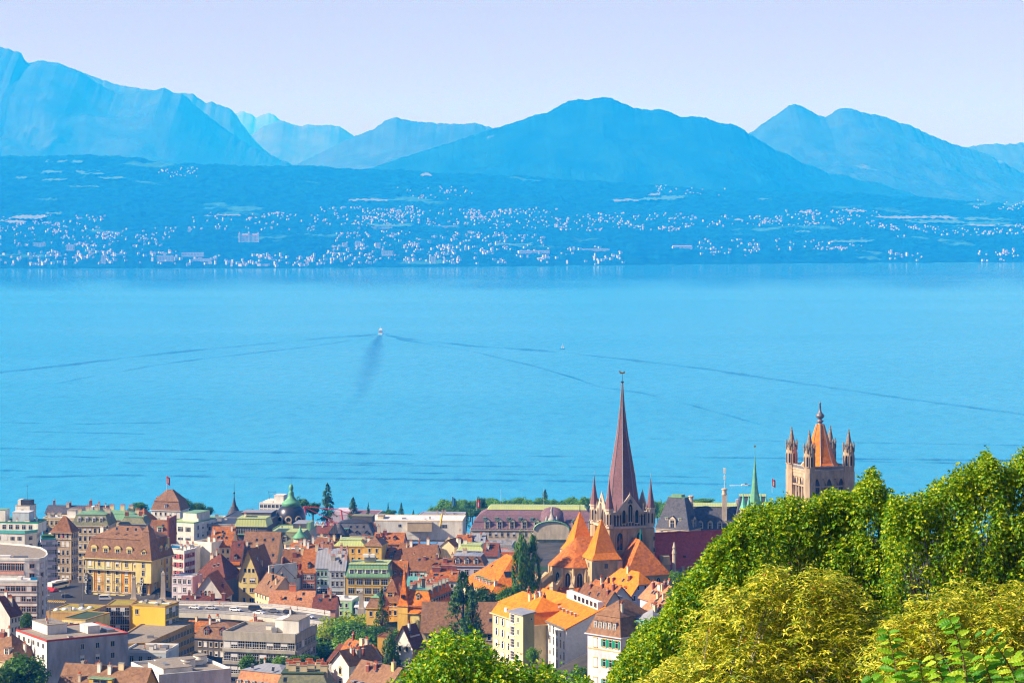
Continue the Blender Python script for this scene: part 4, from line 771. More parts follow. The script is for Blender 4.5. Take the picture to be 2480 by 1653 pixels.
t = MB(); w_, d_ = b.W, b.D; t.frus((.9,.9,w_-.9,d_-.9),4.6,(w_*.5-1.6,d_*.5-.6,w_*.5+1.6,d_*.5+.6),10.4,0,0,True); t.build('upper_roof',RF['brown'],b.o,loc=(0,0,b.h)); b.dorm('A',1,.1,1.5,2.6,'slate','lilac','f'); b.chim((.05,.5),h=3,w=1,body='redstone'); b.wins('A',1,5)
fl = MB(); fl.tube((0,0,0),(0,0,9),.09,.05); fp = fl.build('flagpole',P['frame'],None,loc=at(403,1191,1357)); tag(fp,"flagpole with hanging red and white flag on the brown pavilion roof","flagpole")
def flag(par, z, h, w, m, cross=True):
    f = MB(); n = 7
    pr = [(i/n*w, .25*math.sin(i*1.3), z-h*.5*i/n*.6) for i in range(n+1)]
    for (x0,y0,z0),(x1,y1,z1) in zip(pr, pr[1:]): f.poly([(x0,y0,z0-h),(x1,y1,z1-h),(x1,y1,z1),(x0,y0,z0)],0)
    if cross: f.box(w*.35,-.34,z-h*.95,w*.6,.3,z-h*.45,1)
    f.build('flag',[m,P['frame']],par)
flag(fp,8.8,4.2,1.9,P['red'])
b = row("white modern block with pale green roof and ribbon windows",404,470,1266,1190,1345,'white','flat',0,'palecopper',wb=20,a=24,par=.3,parm='copper'); b.wins('A',3,3,2.8,2.2,2.0,4.0,fr='none',mix=.2); b.wins('B',3,4,1.4,1.8,1.6,3.6); b.box('penthouse','white',.35,.3,.85,.9,0,3.8,'copper'); b.chim((.2,.6),(.9,.3),h=1.5,body='white')
b = row("brown gabled house with brick chimney wall between hotel and white block",360,408,1300,1110,1400,'redstone','gx',6.5,'redbrown',cols=3,wb=14); b.dorm('A',1,.3,2.4,2,'copper','frame','f'); b.box('fire_wall','redstone',.95,0,1.03,1,-3,8)
b = row("low white extension with metal canopies behind the red shutter house",400,470,1330,1075,1420,'white','flat',0,'zinc',par=.5); b.box('skylight','blueglass',.1,.2,.5,.6,0,.8); b.chim((.7,.4),(.85,.5),(.6,.7),w=.9,h=1.8,pots=2,body='white')
b = row("white terrace house wall with a round yellow sign",470,512,1318,1085,1420,'white','flat',0,'gravel',a=28,par=1.0); b.chim((.5,.4),(.9,.3),w=1.2,h=2.4,body='white'); q = MB(); q.lathe([(1.3,0),(1.3,.2)],18); o = q.build('round_sign',P['brass'],b.o,loc=(b.W*.12,-.1,b.h-1.2)); o.rotation_euler=(math.pi/2,0,0)
b = row("long black roofed block with a strip of grey windows",500,578,1270,1200,1310,'grey','flat',0,'blackm',wb=26,par=.3,cols=9,rows=1)
b = row("wide dark sheet roof behind the green copper house",540,660,1256,1280,1290,'dark','flat',0,'blackm',wb=30,par=.3); b.box('plant_room','dark',.3,.3,.9,.7,0,2.0,'zinc')
b = row("small white rooftop flat with green edge on the skyline",478,535,1256,1290,1290,'white','flat',0,'copper',par=.3,cols=4,rows=1)
b = row("house with pale green standing seam roof over dark glazing",569,646,1275,1150,1330,'dark','man',3.4,'palecopper',inset=.9,h2=.3,m2='palecopper',wb=13); b.wins('A',1,6,1.7,2.6,.6,t0=1,t1=b.W*.7,fr='none',mix=0); b.strip('A',-3.6,-3.3,1.2,'copper','terrace'); b.box('skylight','darkmetal',.25,.4,.6,.6,3.4,4.0)
# domed building
def roundthing(name, label, cat, px, py, Y, prof, mats, ms, n=24, group=None):
    p = at(px, py, Y); b = MB(); b.lathe(prof, n, (0,0,0), ms=ms); o = thing(name, label, cat, p, 0, group); return o, p
dp = at(705,1268,1300)
do = thing('domed_building','round building with bulging black dome and green copper cap','building',dp)
k = 1300/F
b_ = MB(); b_.lathe([(35*k,-14),(35*k,0),(36.5*k,.1),(36.5*k,.9)],28); b_.build('wall',P['stone2'],do,smooth=False)
b_ = MB(); b_.lathe([(35*k,.9),(35.8*k,3),(34.8*k,5.2),(31*k,7.4),(25*k,8.9),(22.5*k,9.2)],28); b_.build('dome',mat("dome_lead",(.06,.062,.08),.35,(.035,.037,.05),.4,.4,.5),do,smooth=True)
b_ = MB(); b_.lathe([(22.5*k,9.0),(22*k,10.4),(22.5*k,10.8),(19*k,11.4),(12*k,12.6),(7.5*k,14),(6.4*k,15.6),(7*k,16),(3.5*k,16.6),(5.4*k,17.6),(5.6*k,18.6),(3.6*k,19.8),(.3*k,20.2)],20); b_.build('copper_cap',mat("verdigris",(.16,.42,.24),.55,(.09,.27,.16),.5),do,smooth=True)
b_ = MB(); b_.tube((0,0,20),(0,0,25),.06,.03); b_.build('spike',P['darkmetal'],do)
for an in (-132,-95,-55):
    a_ = R(an); o = MB(); o.lathe([(1.7,-.35),(1.9,.1),(1.75,.3),(1.15,.32),(1.1,.1)],14,ms=[0,0,0,1,1]); o.box(-1.5,-2.2,-.5,1.5,-.9,.3,0)
    q = o.build('round_window',[P['stone'],P['glass']],do,loc=(35.6*k*math.cos(a_),35.6*k*math.sin(a_),3.0)); q.rotation_euler = (math.pi/2,0,a_+math.pi/2)
b = row("white gridded office tower with dark square windows beside the black dome",628,686,1219,1430,1262,'frame','flat',0,'white',wb=16,a=10,par=.3,name='office_tower',cat='building'); b.wins('A',4,6,1.7,1.9,.5,2.7,.01,fr='none',mix=.05); b.box('plant_room','white',.55,.2,.95,.7,0,4.2,'white'); b.box('roof_slab','white',.15,.2,.5,.9,0,1.2)
m = MB(); 
for s in (-1,1): m.tube((s*1.2,0,0),(s*2,0,5),.1); 
m.tube((-2,0,4.6),(2,0,4.6),.1); m.tube((-1.2,0,2),(1.2,0,4),.07); m.build('antenna_frame',P['darkmetal'],b.o,loc=(b.W*.4,b.D*.4,b.h+1.2))
tp = at(567,1252,1320); k = 1320/F
to = thing('onion_turret','small dark bell shaped turret roof with tall finial','turret',tp)
b_ = MB(); b_.lathe([(19*k,-8),(19*k,0),(20*k,.2),(17*k,1.5),(10*k,4.6),(8.5*k,5),(9*k,5.3),(6*k,5.8),(4*k,7.5),(1.8*k,9.5),(1.2*k,11.2)],16); b_.build('roof',RF['slate'],to,smooth=True)
b_ = MB(); b_.lathe([(.22,11),(.2,12),(.5,12.4),(.5,12.8),(.14,13.2),(.1,15.5),(.02,20)],8); b_.build('finial',P['darkmetal'],to,smooth=True)
# crane
cp = at(832,1272,1395); co = thing('tower_crane','red and white tower crane top with jib behind the roofs','crane',cp); k = 1395/F
def px_l(px, py): return ((px-832)*k, 0, -(py-1272)*k)
def lattice(name, p0, p1, w, n, m, par):
    p0, p1 = Vector(p0), Vector(p1); b = MB(); u = (p1-p0)/n; s = Vector((0,0,w)); y = Vector((0,w*.6,0))
    for a in (-1,1): b.tube(p0+y*a,p1+y*a,.13,n=4)
    b.tube(p0+s,p1+s,.13,n=4)
    for i in range(n):
        for a in (-1,1): b.tube(p0+u*i+y*a,p0+u*(i+.5)+s,.08,n=4); b.tube(p0+u*(i+.5)+s,p0+u*(i+1)+y*a,.08,n=4)
    b.build(name,m,par)
lattice('counter_jib',px_l(742,1269),px_l(786,1271),1.7,9,P['frame'],co); lattice('slewing_platform',px_l(786,1271),px_l(832,1274),2.0,8,P['red'],co); lattice('jib',px_l(832,1274),px_l(876,1272),1.7,9,P['frame'],co)
b_ = MB(); b_.tube(px_l(832,1273),px_l(826,1234),.55,.35); b_.tube(px_l(826,1234),px_l(737,1226),.28); b_.tube(px_l(737,1226),px_l(734,1232),.5); b_.tube(px_l(737,1226),px_l(741,1246),.5,.7); b_.build('apex_frame',P['red'],co)
b_ = MB(); b_.tube(px_l(737,1227),px_l(808,1261),.22); b_.tube(px_l(826,1236),px_l(890,1259),.22); b_.build('tie_bars',P['red'],co)
b_ = MB(); b_.box(-1,-1,-22,1,1,0); b_.build('mast',P['red'],co)
b = row("flat mauve roofed block behind the tower crane",792,908,1250,1480,1275,'lilac','flat',0,'purple',wb=30,par=.4); b.box('plant_room','lilac',.12,.2,.5,.8,0,2.2)
b = row("pair of cream houses with red roof and green shutters behind the crane",742,802,1291,1265,1325,'cream','gx',3.0,'maroon',cols=7); b.chim((.35,.5),(.6,.5),h=1.4,body='white')
b = row("white flat roofed annexes below the pair of cream houses",742,815,1310,1210,1345,'white','flat',0,'white',cols=4,rows=1)
b = row("grey stone house with pale green roof and two pedimented dormers",652,742,1318,1150,1360,'stone2','man',5.2,'olive',inset=2,h2=.4,m2='palecopper',wb=16,cols=5); b.dorm('A',2,.15,2.2,2.8,'copper','stone2','g',t0=.25,t1=.85)
tq = at(727,1302,1142); tu = thing('corner_turret','little round turret with green copper onion roof','turret',tq); b_ = MB(); b_.lathe([(3.0,-7),(3.0,0)],14); b_.build('wall',P['stone2'],tu); b_ = MB(); b_.lathe([(3.5,-.1),(3.3,.5),(2.6,1.2),(1.6,2.2),(.8,3.2),(.35,4.6),(.05,5.6)],14); b_.build('roof',MATS['verdigris'],tu,smooth=True)
b = row("house with fan of green roof terraces right of the dome",652,745,1288,1215,1320,'stone2','flat',0,'palecopper',wb=24,par=.4,parm='copper'); b.box('roof_block','slate',.55,.3,.9,.9,0,3,'zinc'); b.box('roof_block','copper',.9,.3,1.0,.7,0,3.6)
b = row("dark slate roofed arcade with round corner turret",800,905,1298,1190,1335,'cream','man',5.6,'slate',inset=3.2,h2=1.5,m2='blackm',wb=18); b.box('roof_block','dark',.42,.5,.9,.9,5,8.2,'olive'); b.sky('A',(.45,.6),(.6,.6),(.75,.6)); b.dorm('A',2,.05,2.0,1.4,'slate','dark','g',t0=.5,t1=.95); b.chim((.95,.5),w=1.4,h=2.4,pots=3,body='pink'); b.dorm('A',1,.05,2.6,3,'teal','metal','f',t0=.25,t1=.45)
tq = at(822,1297,1186); tu = thing('slate_turret','round corner turret with dark conical slate roof','turret',tq); b_ = MB(); b_.lathe([(4.2,-9),(4.2,0)],14); b_.build('wall',P['cream'],tu); b_ = MB(); b_.lathe([(4.9,-.1),(4.3,.9),(2.2,3.4),(1.0,5.0),(.05,6.2)],14); b_.build('roof',RF['slate'],tu)
rp = at(806,1290,1180); ru = thing('pointed_roof','leaning black pointed roof cap beside the slate turret','roof cap',rp); b_ = MB(); b_.frus((-2,-2,2,2),-6,(-1.6,-1.6,1.6,1.6),0,0,None,True); b_.build('wall',P['dark'],ru); b_ = MB(); b_.frus((-2.2,-2.2,2.2,2.2),0,(1.2,-.1,1.5,.1),4.6,0,0,True); b_.build('roof',RF['blackm'],ru)
b = row("small brown roofed house left of the yellow house",757,806,1335,1110,1400,'pink','gx',5.2,'redbrown',cols=3,a=14); b.chim((.9,.4),(.2,.6),w=1.1,h=2.2,pots=1,body='cream')
b = row("house with rust and white patchwork roofs behind the red dormer",700,765,1345,1085,1420,'cream','gx',4.6,'rust'); b.chim((.5,.4),(.8,.5),(.65,.3),w=1,d=.9,h=2.6,pots=1,body='white')
b = row("white canvas roof on the small courtyard building",672,720,1340,1078,1400,'white','gx',1.6,'white',a=14)
b = row("small slate roofed house between chimneys, above the grey pair",762,826,1352,1065,1420,'blue','gx',3.6,'zinc',a=5); b.chim((.2,.5),(.6,.5),(.95,.4),w=1,d=.8,h=2.2,pots=2,body='pink')
b = row("bright yellow house with pale copper roof",808,884,1322,1092,1430,'yellow','man',2.2,'palecopper',inset=2.2,h2=.3,m2='palecopper',wb=13,ov=.3); b.wins('A',4,4,1.0,1.7,1.2,3.6,.08,fr='cream',mix=.3)
b = row("yellow tower wing with small brown roof right of the yellow house",883,924,1319,1086,1430,'yellow','hip',3.0,'brown',wb=12,a=10); b.wins('A',3,2,1.0,1.7,1.6,3.8,fr='cream',mix=.3); b.chim((.6,.5),w=1.6,d=1,h=1.6,body='redstone')
# roofs right of the yellow house
b = row("long white flat gallery building with grey shutters below the lake trees",893,1120,1262,1350,1300,'white','flat',0,'white',wb=26,a=3,par=.4,parm='cream',name='gallery_building',cat='building'); b.wins('A',1,1,6,5.6,1.6,t0=20,t1=28,fr='none',st='f'); b.wins('A',1,1,2.4,5.6,1.6,t0=31,t1=34,fr='none',st='f'); b.wins('A',1,1,3.6,2.0,1.6,t0=b.W-13,t1=b.W-7,fr='none'); b.wins('A',1,2,1.6,1.6,1.6,t0=12,t1=30,fr='none'); b.box('plant_room','cream',.08,.3,.14,.7,0,1.6,'gravel'); b.box('sloped_block','beige',.42,-.15,.68,.1,-5,-.5,'gravel')
b = row("mauve windowed upper storey block behind the white gallery",1012,1120,1250,1440,1290,'lilac','flat',0,'zinc',wb=20,par=.3); b.chim((.4,.4),(.5,.5),(.56,.5),w=1,h=2,body='concrete')
yc = at(1066,1258,1330)
q = MB(); q.tube((0,0,-3),(1.1,0,3.2),.55,.45,4); tag(q.build('crane_arm',P['brass'],None,loc=yc),"yellow crane arm sticking up beside the white gallery","crane")
b = row("house with rust roof and brown dormers right of the yellow tower",905,975,1316,1150,1360,'pink','gx',4.2,'rust',cols=4); b.dorm('A',2,.3,1.4,1.5,'rust','redstone','g'); b.chim((.1,.5),w=1.4,d=1,h=3,body='stone2')
b = row("orange rendered mansard storey with five windows and grey sheet roof",988,1079,1328,1150,1375,'orange','flat',0,'zinc',wb=16,par=.3,parm='metal'); b.wins('A',1,5,1.6,2.0,1.2,fr='grey',mix=.1); b.box('skylight','blueglass',.05,.35,.7,.75,0,1.4); b.box('roof_block','zinc',.7,.2,.98,.9,0,1.2)
b = row("red brown roofed house with dark dormers below the orange storey",905,965,1360,1090,1410,'redstone','gx',5.4,'rust',cols=3); b.dorm('A',2,.2,1.5,1.9,'slate','dark','r'); b.sky('A',(.5,.7),(.8,.6)); b.chim((.2,.5),h=2,body='white')
b = row("wide brown tiled roof below the orange storey",962,1050,1350,1105,1410,'beige','gx',5.0,'redbrown',a=14,cols=3); b.chim((.75,.5),(.3,.4),w=1.2,d=.9,h=2.2,pots=2,body='white')
b = row("cream gabled house with small red roof below the orange storey",1068,1100,1322,1110,1380,'cream','gy',2.6,'redbrown',a=24)
b = row("house with pale green roof edge and blue white panels",1108,1170,1332,1098,1385,'white','man',1.8,'palecopper',inset=1.4,h2=.3,m2='palecopper'); b.wins('A',1,4,2.2,2.4,.6,fr='lilac',mix=.9); b.chim((.02,.5),w=1,d=1.6,h=3.6,body='white')
b = row("house with grey and white striped sheet roof",1132,1172,1318,1160,1360,'blue','gx',4.2,'zinc'); b = row("house with dark red roof left of the striped roof",1105,1138,1322,1150,1370,'stone2','gx',4.2,'rust',wb=14); b.chim((.1,.6),w=.9,d=.9,h=2.6,body='white')
b = row("grey green roofed block with small dormer behind the striped roof",1078,1112,1312,1172,1350,'olive','flat',0,'copper',wb=10)
b = row("grey office floor with long row of windows under the purple palace roof",1170,1240,1320,1190,1360,'grey','flat',0,'zinc',wb=16); b.wins('A',1,4,3.2,2.0,.8,fr='none',mix=.2); b.wins('A',1,4,1.6,1.6,4.2,fr='none')
b = row("brown roofed house with white dome lights left of the hip roofed hall",1170,1204,1345,1090,1400,'blue','gx',4.6,'maroon'); b = row("white capped house with pale dome roof lights",1200,1262,1338,1105,1400,'salmon','flat',0,'zinc',wb=12); b.wins('A',1,3,1.6,1.6,1.4,st='a')
b = row("lilac town house with three gabled dormers and grey roof",1088,1172,1370,1050,1440,'lilac','man',3.8,'redbrown',inset=1.6,h2=1.0,m2='zinc',wb=14); b.dorm('A',3,.1,1.9,2.4,'slate','frame','g'); b.wins('A',3,3,1.6,2.1,1.6,3.6,.1,mix=.2); b.chim((.03,.5),w=1,d=1.6,h=2.8,pots=2,body='cream')
b = row("brown gabled house with teal glass veranda",968,1035,1380,1040,1440,'blue','gx',5.2,'redbrown',a=10); b.wins('A',2,4,1.5,1.8,.8,fr='teal'); b.box('fire_wall','cream',-.03,-.15,.03,1,-4,3.6); b.strip('A',-3.0,-2.7,1.6,'teal','glass_canopy')
b = row("small house with three dark gabled dormers and cream side gable",1036,1092,1386,1035,1440,'cream','gx',5.0,'redbrown',a=8); b.dorm('A',3,.2,1.5,1.8,'rust','dark','g'); b.chim((.3,.6),w=1.1,h=2.6,body='cream')
b = row("row house with rust roof and terracotta chimney rows above the teal roof",1040,1105,1405,985,1450,'white','gx',3.2,'rust',cols=4); b.chim((.2,.4),(.5,.5),(.8,.5),w=3,d=.8,h=1.8,pots=7,body='redstone')
b = row("small house with dark green glass roof right of the pink ground floor",985,1042,1418,975,1470,'grey','gx',2.6,'teal',cols=3)
# ================================================================ LANDMARKS
def lancet_mesh(w, h, m_glass, m_st):
    b = MB(); n = 5; pr = [(-w/2,0)]+[(-w/2+w/2*(1-math.cos(a))*1.0*math.cos(0)+0, h-w*.9+w*.9*math.sin(a)) for a in [math.pi/2*i/n for i in range(n+1)]]
    pr = [(-w/2,0)]+[(-w/2*math.cos(math.pi/2*i/n), h-w*.9+w*.9*math.sin(math.pi/2*i/n)) for i in range(n+1)]
    full = pr+[(-x,z) for x,z in reversed(pr[:-1])]
    b.poly([(x,-.04,z) for x,z in full],0)
    o = [(x*1.35,z if i in (0,len(full)-1) else z+.3) for i,(x,z) in enumerate(full)]
    for i in range(len(full)-1):
        (x0,z0),(x1,z1),(a0,c0),(a1,c1) = full[i],full[i+1],o[i],o[i+1]
        b.poly([(x0,-.22,z0),(x1,-.22,z1),(a1,-.22,c1),(a0,-.22,c0)],1); b.poly([(x0,-.04,z0),(x1,-.04,z1),(x1,-.22,z1),(x0,-.22,z0)],1); b.poly([(a0,-.22,c0),(a1,-.22,c1),(a1,.05,c1),(a0,.05,c0)],1)
    b.box(-w*.7,-.3,-.25,w*.7,.05,0,1)
    if w > 1.5: b.box(-.08,-.12,0,.08,-.03,h*.85,1)
    return b.mesh("lancet_window",[m_glass,m_st])
LW = {}
def lancet(par, x, y, z, ang, w, h, st='stone', name='lancet_window'):
    k = (w, h, st)
    if k not in LW: LW[k] = lancet_mesh(w, h, P['glass'], P[st])
    return link(name, LW[k], par, (x, y, z), ang)
STN, ST2 = P['stone'], P['stone2']
cp0 = at(1507, 1450, 900); Z0 = 132.0
CA = thing('cathedral','gothic cathedral with purple slate spire, orange roofed apse and long dark nave','church',(cp0.x,cp0.y,Z0),R(18))
for x in range(-30, 70, 10):
    for y in (-24,-10,10): GROUND.append((cp0.x+x*.951-y*.309, cp0.y+x*.309+y*.951, Z0+1.5))
b_ = MB(); q = 7.4; b_.box(-q,-q,0,q,q,28.4)
for x in (-q,q):
    for y in (-q,q): b_.lathe([(1.75,0),(1.75,28.2)],8,(x,y,0),0,R(22.5))
for zz in (20.2,28.0): b_.box(-q-.35,-q-.35,zz,q+.35,q+.35,zz+.5)
for x in (-2.4,-.6,.6+5.2): b_.box(x-.35,-q-.4,14,x+.35,-q,28)
tower = b_.build('crossing_tower',STN,CA)
for x in (-3.7,3.6): lancet(tower,x,-q-.02,20.9,0,2.2,6.0)
for y in (-3.6,3.6): lancet(tower,-q-.02,y,20.9,-math.pi/2,2.2,6.0)
for x in (q+1.0,): 
    for zz in (11,16,20,24): lancet(tower,x,-q-1.76,zz,0,.5,1.5)
# open gallery round a core coloured dark for the shade behind the arches
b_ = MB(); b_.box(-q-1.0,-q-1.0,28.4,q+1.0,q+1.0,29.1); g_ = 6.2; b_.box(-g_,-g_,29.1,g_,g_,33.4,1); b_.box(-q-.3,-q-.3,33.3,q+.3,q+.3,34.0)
for i in range(12):
    t = -q+1.3+(2*q-2.6)*i/11
    for s in (-1,1): b_.tube((t,s*(q+.1),29.1),(t,s*(q+.1),32.2),.22,n=6); b_.tube((s*(q+.1),t,29.1),(s*(q+.1),t,32.2),.22,n=6)
    if i < 11:
        d_ = (2*q-2.6)/11
        for s in (-1,1):
            y = s*(q+.1)
            b_.poly([(t,y,32.0),(t+d_*.25,y,32.9),(t+d_*.5,y,33.3),(t,y,33.3)]); b_.poly([(t+d_,y,32.0),(t+d_,y,33.3),(t+d_*.5,y,33.3),(t+d_*.75,y,32.9)])
            b_.poly([(y,t,32.0),(y,t+d_*.25,32.9),(y,t+d_*.5,33.3),(y,t,33.3)]); b_.poly([(y,t+d_,32.0),(y,t+d_,33.3),(y,t+d_*.5,33.3),(y,t+d_*.75,32.9)])
gal = b_.build('gallery',[P['stone2'],P['dark']],CA)
for k_, (ax, sg_) in enumerate((('y',-1),('x',-1),('y',1),('x',1))):     # a traceried gable over each face
    g2 = MB(); w_ = 4.6
    g2.poly([(-w_,-.35,33.9),(w_,-.35,33.9),(0,-.35,39.6)]); g2.poly([(w_,.35,33.9),(-w_,.35,33.9),(0,.35,39.6)])
    for s in (-1,1): g2.poly([(s*w_,-.35,33.9),(s*w_,.35,33.9),(0,.35,39.6),(0,-.35,39.6)][::s]); g2.tube((s*(w_+.2),0,33.7),(0,0,40.0),.3,n=5)
    g2.tube((0,0,39.6),(0,0,41),.25,.05,6)
    for s in (-1,1): g2.tube((s*(w_+.4),0,33.8),(s*(w_+.4),0,37.0),.35,.04,6)
    an = {0:0,1:-math.pi/2,2:math.pi,3:math.pi/2}[k_]; go = g2.build('gable',P['stone2'],CA,loc=((0,-q-.2,0),(-q-.2,0,0),(0,q+.2,0),(q+.2,0,0))[k_]); go.rotation_euler=(0,0,an)
    lancet(go,0,-.4,30.6,0,1.6,6.2,'stone2'); 
    for s in (-1,1): lancet(go,s*2.4,-.4,30.2,0,1.3,4.6,'stone2')
    tf = MB(); 
    for a_ in (90,210,330): tf.lathe([(.42,0),(.42,.1)],10,(.45*math.cos(R(a_)),.45*math.sin(R(a_)),0))
    to_ = tf.build('trefoil',P['dark'],go,loc=(0,-.4,37.6)); to_.rotation_euler=(math.pi/2,0,0)
b_ = MB(); prof = [(6.5,33.9),(5.4,38.6),(4.45,46.0),(1.95,60.6),(.75,70.6),(.16,78.6)]; b_.lathe(prof,8,(0,0,0),0,R(27))
sp = b_.build('spire',tile("spire_slate",(.165,.088,.098),(.11,.06,.07),2.2),CA)
b_ = MB()
for k_ in range(8):
    a_ = R(27)+math.pi*k_/4
    for (r0,z0),(r1,z1) in zip(prof,prof[1:]): b_.tube((r0*math.cos(a_),r0*math.sin(a_),z0),(r1*math.cos(a_),r1*math.sin(a_),z1),.13,n=4)
b_.build('hip_capping',P['metal'],sp)
b_ = MB(); b_.lathe([(.16,78.4),(.6,78.7),(.6,78.95),(.1,79.1),(.07,81.6)],8); b_.build('finial',P['darkmetal'],CA)
b_ = MB(); b_.poly([(-1.2,0,82.6),(-.9,0,81.9),(.0,0,81.6),(.7,0,81.8),(1.2,0,82.5),(.75,0,82.6),(.4,0,82.2),(-.4,0,82.2),(-.8,0,82.9)]); b_.poly([(-1.2,.12,82.6),(-.9,.12,81.9),(.0,.12,81.6),(.7,.12,81.8),(1.2,.12,82.5),(.75,.12,82.6),(.4,.12,82.2),(-.4,.12,82.2),(-.8,.12,82.9)]); b_.tube((-.9,.06,82.0),(.9,.06,82.0),.25); b_.build('weathercock',P['gold'],CA)
for x in (-q-.3,q+.3):
    for y in (-q-.3,q+.3):
        b_ = MB(); b_.lathe([(1.45,28.6),(1.45,34.8),(1.75,34.9),(1.75,35.4)],8,(0,0,0),0,R(22.5)); b_.lathe([(1.55,35.4),(1.05,38.3),(.45,42.0),(.07,45.6)],8,(0,0,0),1,R(22.5)); b_.tube((0,0,46),(0,0,47.2),.06)
        pn = b_.build('pinnacle',[P['stone2'],MATS['spire_slate']],CA,loc=(x,y,0))
        for k_ in range(8):
            a_ = R(22.5+22.5)+math.pi*k_/4; lancet(pn,1.36*math.cos(a_),1.36*math.sin(a_),30.0,a_+math.pi/2,.55,3.6,'stone2')
# nave with aisle
b_ = MB(); b_.box(q,-8,0,68,8,14.6); b_.box(q+1.6,-13,0,68,-8,8.2)
for i in range(8): x = 12+7.4*i; b_.box(x-.6,-14.2,0,x+.6,-13,9.5); b_.box(x-.5,-9,8,x+.5,-8,14.4)
nv = b_.build('nave',STN,CA)
for i in range(7): lancet(nv,15.7+7.4*i,-8.02,9.8,0,2.2,4.4); lancet(nv,15.7+7.4*i,-13.02,2.5,0,2.4,5.0)
b_ = MB(); f_ = Bld.sh
f_(None,[(q,-8.9,13.9),(68.4,-8.9,13.9),(68.4,0,25.2),(q,0,25.2)],.25,b_,0); f_(None,[(68.4,8.9,13.9),(q,8.9,13.9),(q,0,25.2),(68.4,0,25.2)],.25,b_,0); f_(None,[(q+1.6,-13.7,7.9),(68.2,-13.7,7.9),(68.2,-8.02,11.6),(q+1.6,-8.02,11.6)],.2,b_,0)
b_.box(q,-.25,25.0,68.4,.25,25.5,0)
nr = b_.build('nave_roof',RF['nave'],CA)
for i in range(6): o = MB(); o.box(-.4,-.5,-.1,.4,.3,.5); o.build('roof_vent',RF['darkred'],nr,loc=(13+8*i,-6.4 if i%2 else -6.0,17.3))
b_ = MB(); b_.box(10.8,-12,9,13.2,-8.2,18.6); b_.frus((10.4,-12.3,13.6,-8.0),15.8,(10.4,-10.2,13.6,-10.1),19.0); b_.build('stair_gable',STN,CA); b_ = MB(); b_.lathe([(.7,12),(.7,19.5),(.9,19.7),(.5,21.2),(.7,21.6),(.1,23.6)],8,(14.6,-12.6,0)); b_.build('pinnacle',P['stone2'],CA)
# choir and apse
ax0 = -17.0; ra = 9.4; N_ = 7
ang = [math.pi/2+math.pi*i/N_ for i in range(N_+1)]; ring = lambda r, z: [(ax0+r*math.cos(a_),r*math.sin(a_),z) for a_ in ang]
b_ = MB(); lo, hi = ring(ra,0), ring(ra,15.6)
for i in range(N_): b_.poly([lo[i],lo[i+1],hi[i+1],hi[i]])
b_.box(ax0,-ra,0,-q,ra,15.6); o1 = ring(ra+.35,15.2); o2 = ring(ra+.35,15.9)
for i in range(N_): b_.poly([o1[i],o1[i+1],o2[i+1],o2[i]]); b_.poly([hi[i],hi[i+1],o1[i+1],o1[i]])
for i in range(N_+1): a_ = ang[i]; b_.lathe([(.55,0),(.55,15.4)],6,(ax0+(ra+.15)*math.cos(a_),(ra+.15)*math.sin(a_),0))
lo2, hi2 = ring(13.6,0), ring(13.6,6.4)
for i in range(N_): b_.poly([lo2[i],lo2[i+1],hi2[i+1],hi2[i]])
ap = b_.build('apse',STN,CA)
for i in range(N_): a_ = (ang[i]+ang[i+1])/2; r_ = ra*math.cos(math.pi/N_/2)+.03; lancet(ap,ax0+r_*math.cos(a_),r_*math.sin(a_),7.4,a_+math.pi/2,1.9,6.4); r_ = 13.6*math.cos(math.pi/N_/2)+.03; lancet(ap,ax0+r_*math.cos(a_),r_*math.sin(a_),1.6,a_+math.pi/2,1.2,3.4)
b_ = MB(); ev = ring(ra+.8,15.6); tip = (ax0+.3,0,25.2)
for i in range(N_): b_.poly([ev[i],ev[i+1],tip])
b_.poly([ev[0],tip,(-q,0,25.2),(-q,ra+.8,15.6)]); b_.poly([ev[-1],(-q,-ra-.8,15.6),(-q,0,25.2),tip]); b_.poly(list(reversed(ev)))
ring2 = ring(14.1,6.3); in2 = ring(ra+.02,9.0)
for i in range(N_): b_.poly([ring2[i],ring2[i+1],in2[i+1],in2[i]])
b_.build('apse_roof',RF['apse'],CA)
for i in range(1,N_):
    a_ = ang[i]; c_, s_ = math.cos(a_), math.sin(a_); b_ = MB()
    b_.box(14.0,-.7,0,16.6,.7,9.8); b_.frus((13.8,-.9,16.8,.9),9.8,(14.9,-.1,15.7,.1),11.4,0)
    for y0,y1 in ((-.55,.55),): b_.poly([(9.5,y0,13.2),(9.5,y1,13.2),(14.2,y1,9.6),(14.2,y0,9.6)]); b_.poly([(9.5,y0,11.2),(14.2,y0,7.8),(14.2,y0,9.6),(9.5,y0,13.2)]); b_.poly([(9.5,y1,11.2),(9.5,y1,13.2),(14.2,y1,9.6),(14.2,y1,7.8)]); b_.poly([(9.5,y0,11.2),(9.5,y1,11.2),(14.2,y1,7.8),(14.2,y0,7.8)])
    o = b_.build('flying_buttress',STN,CA,loc=(ax0,0,0)); o.rotation_euler=(0,0,a_)
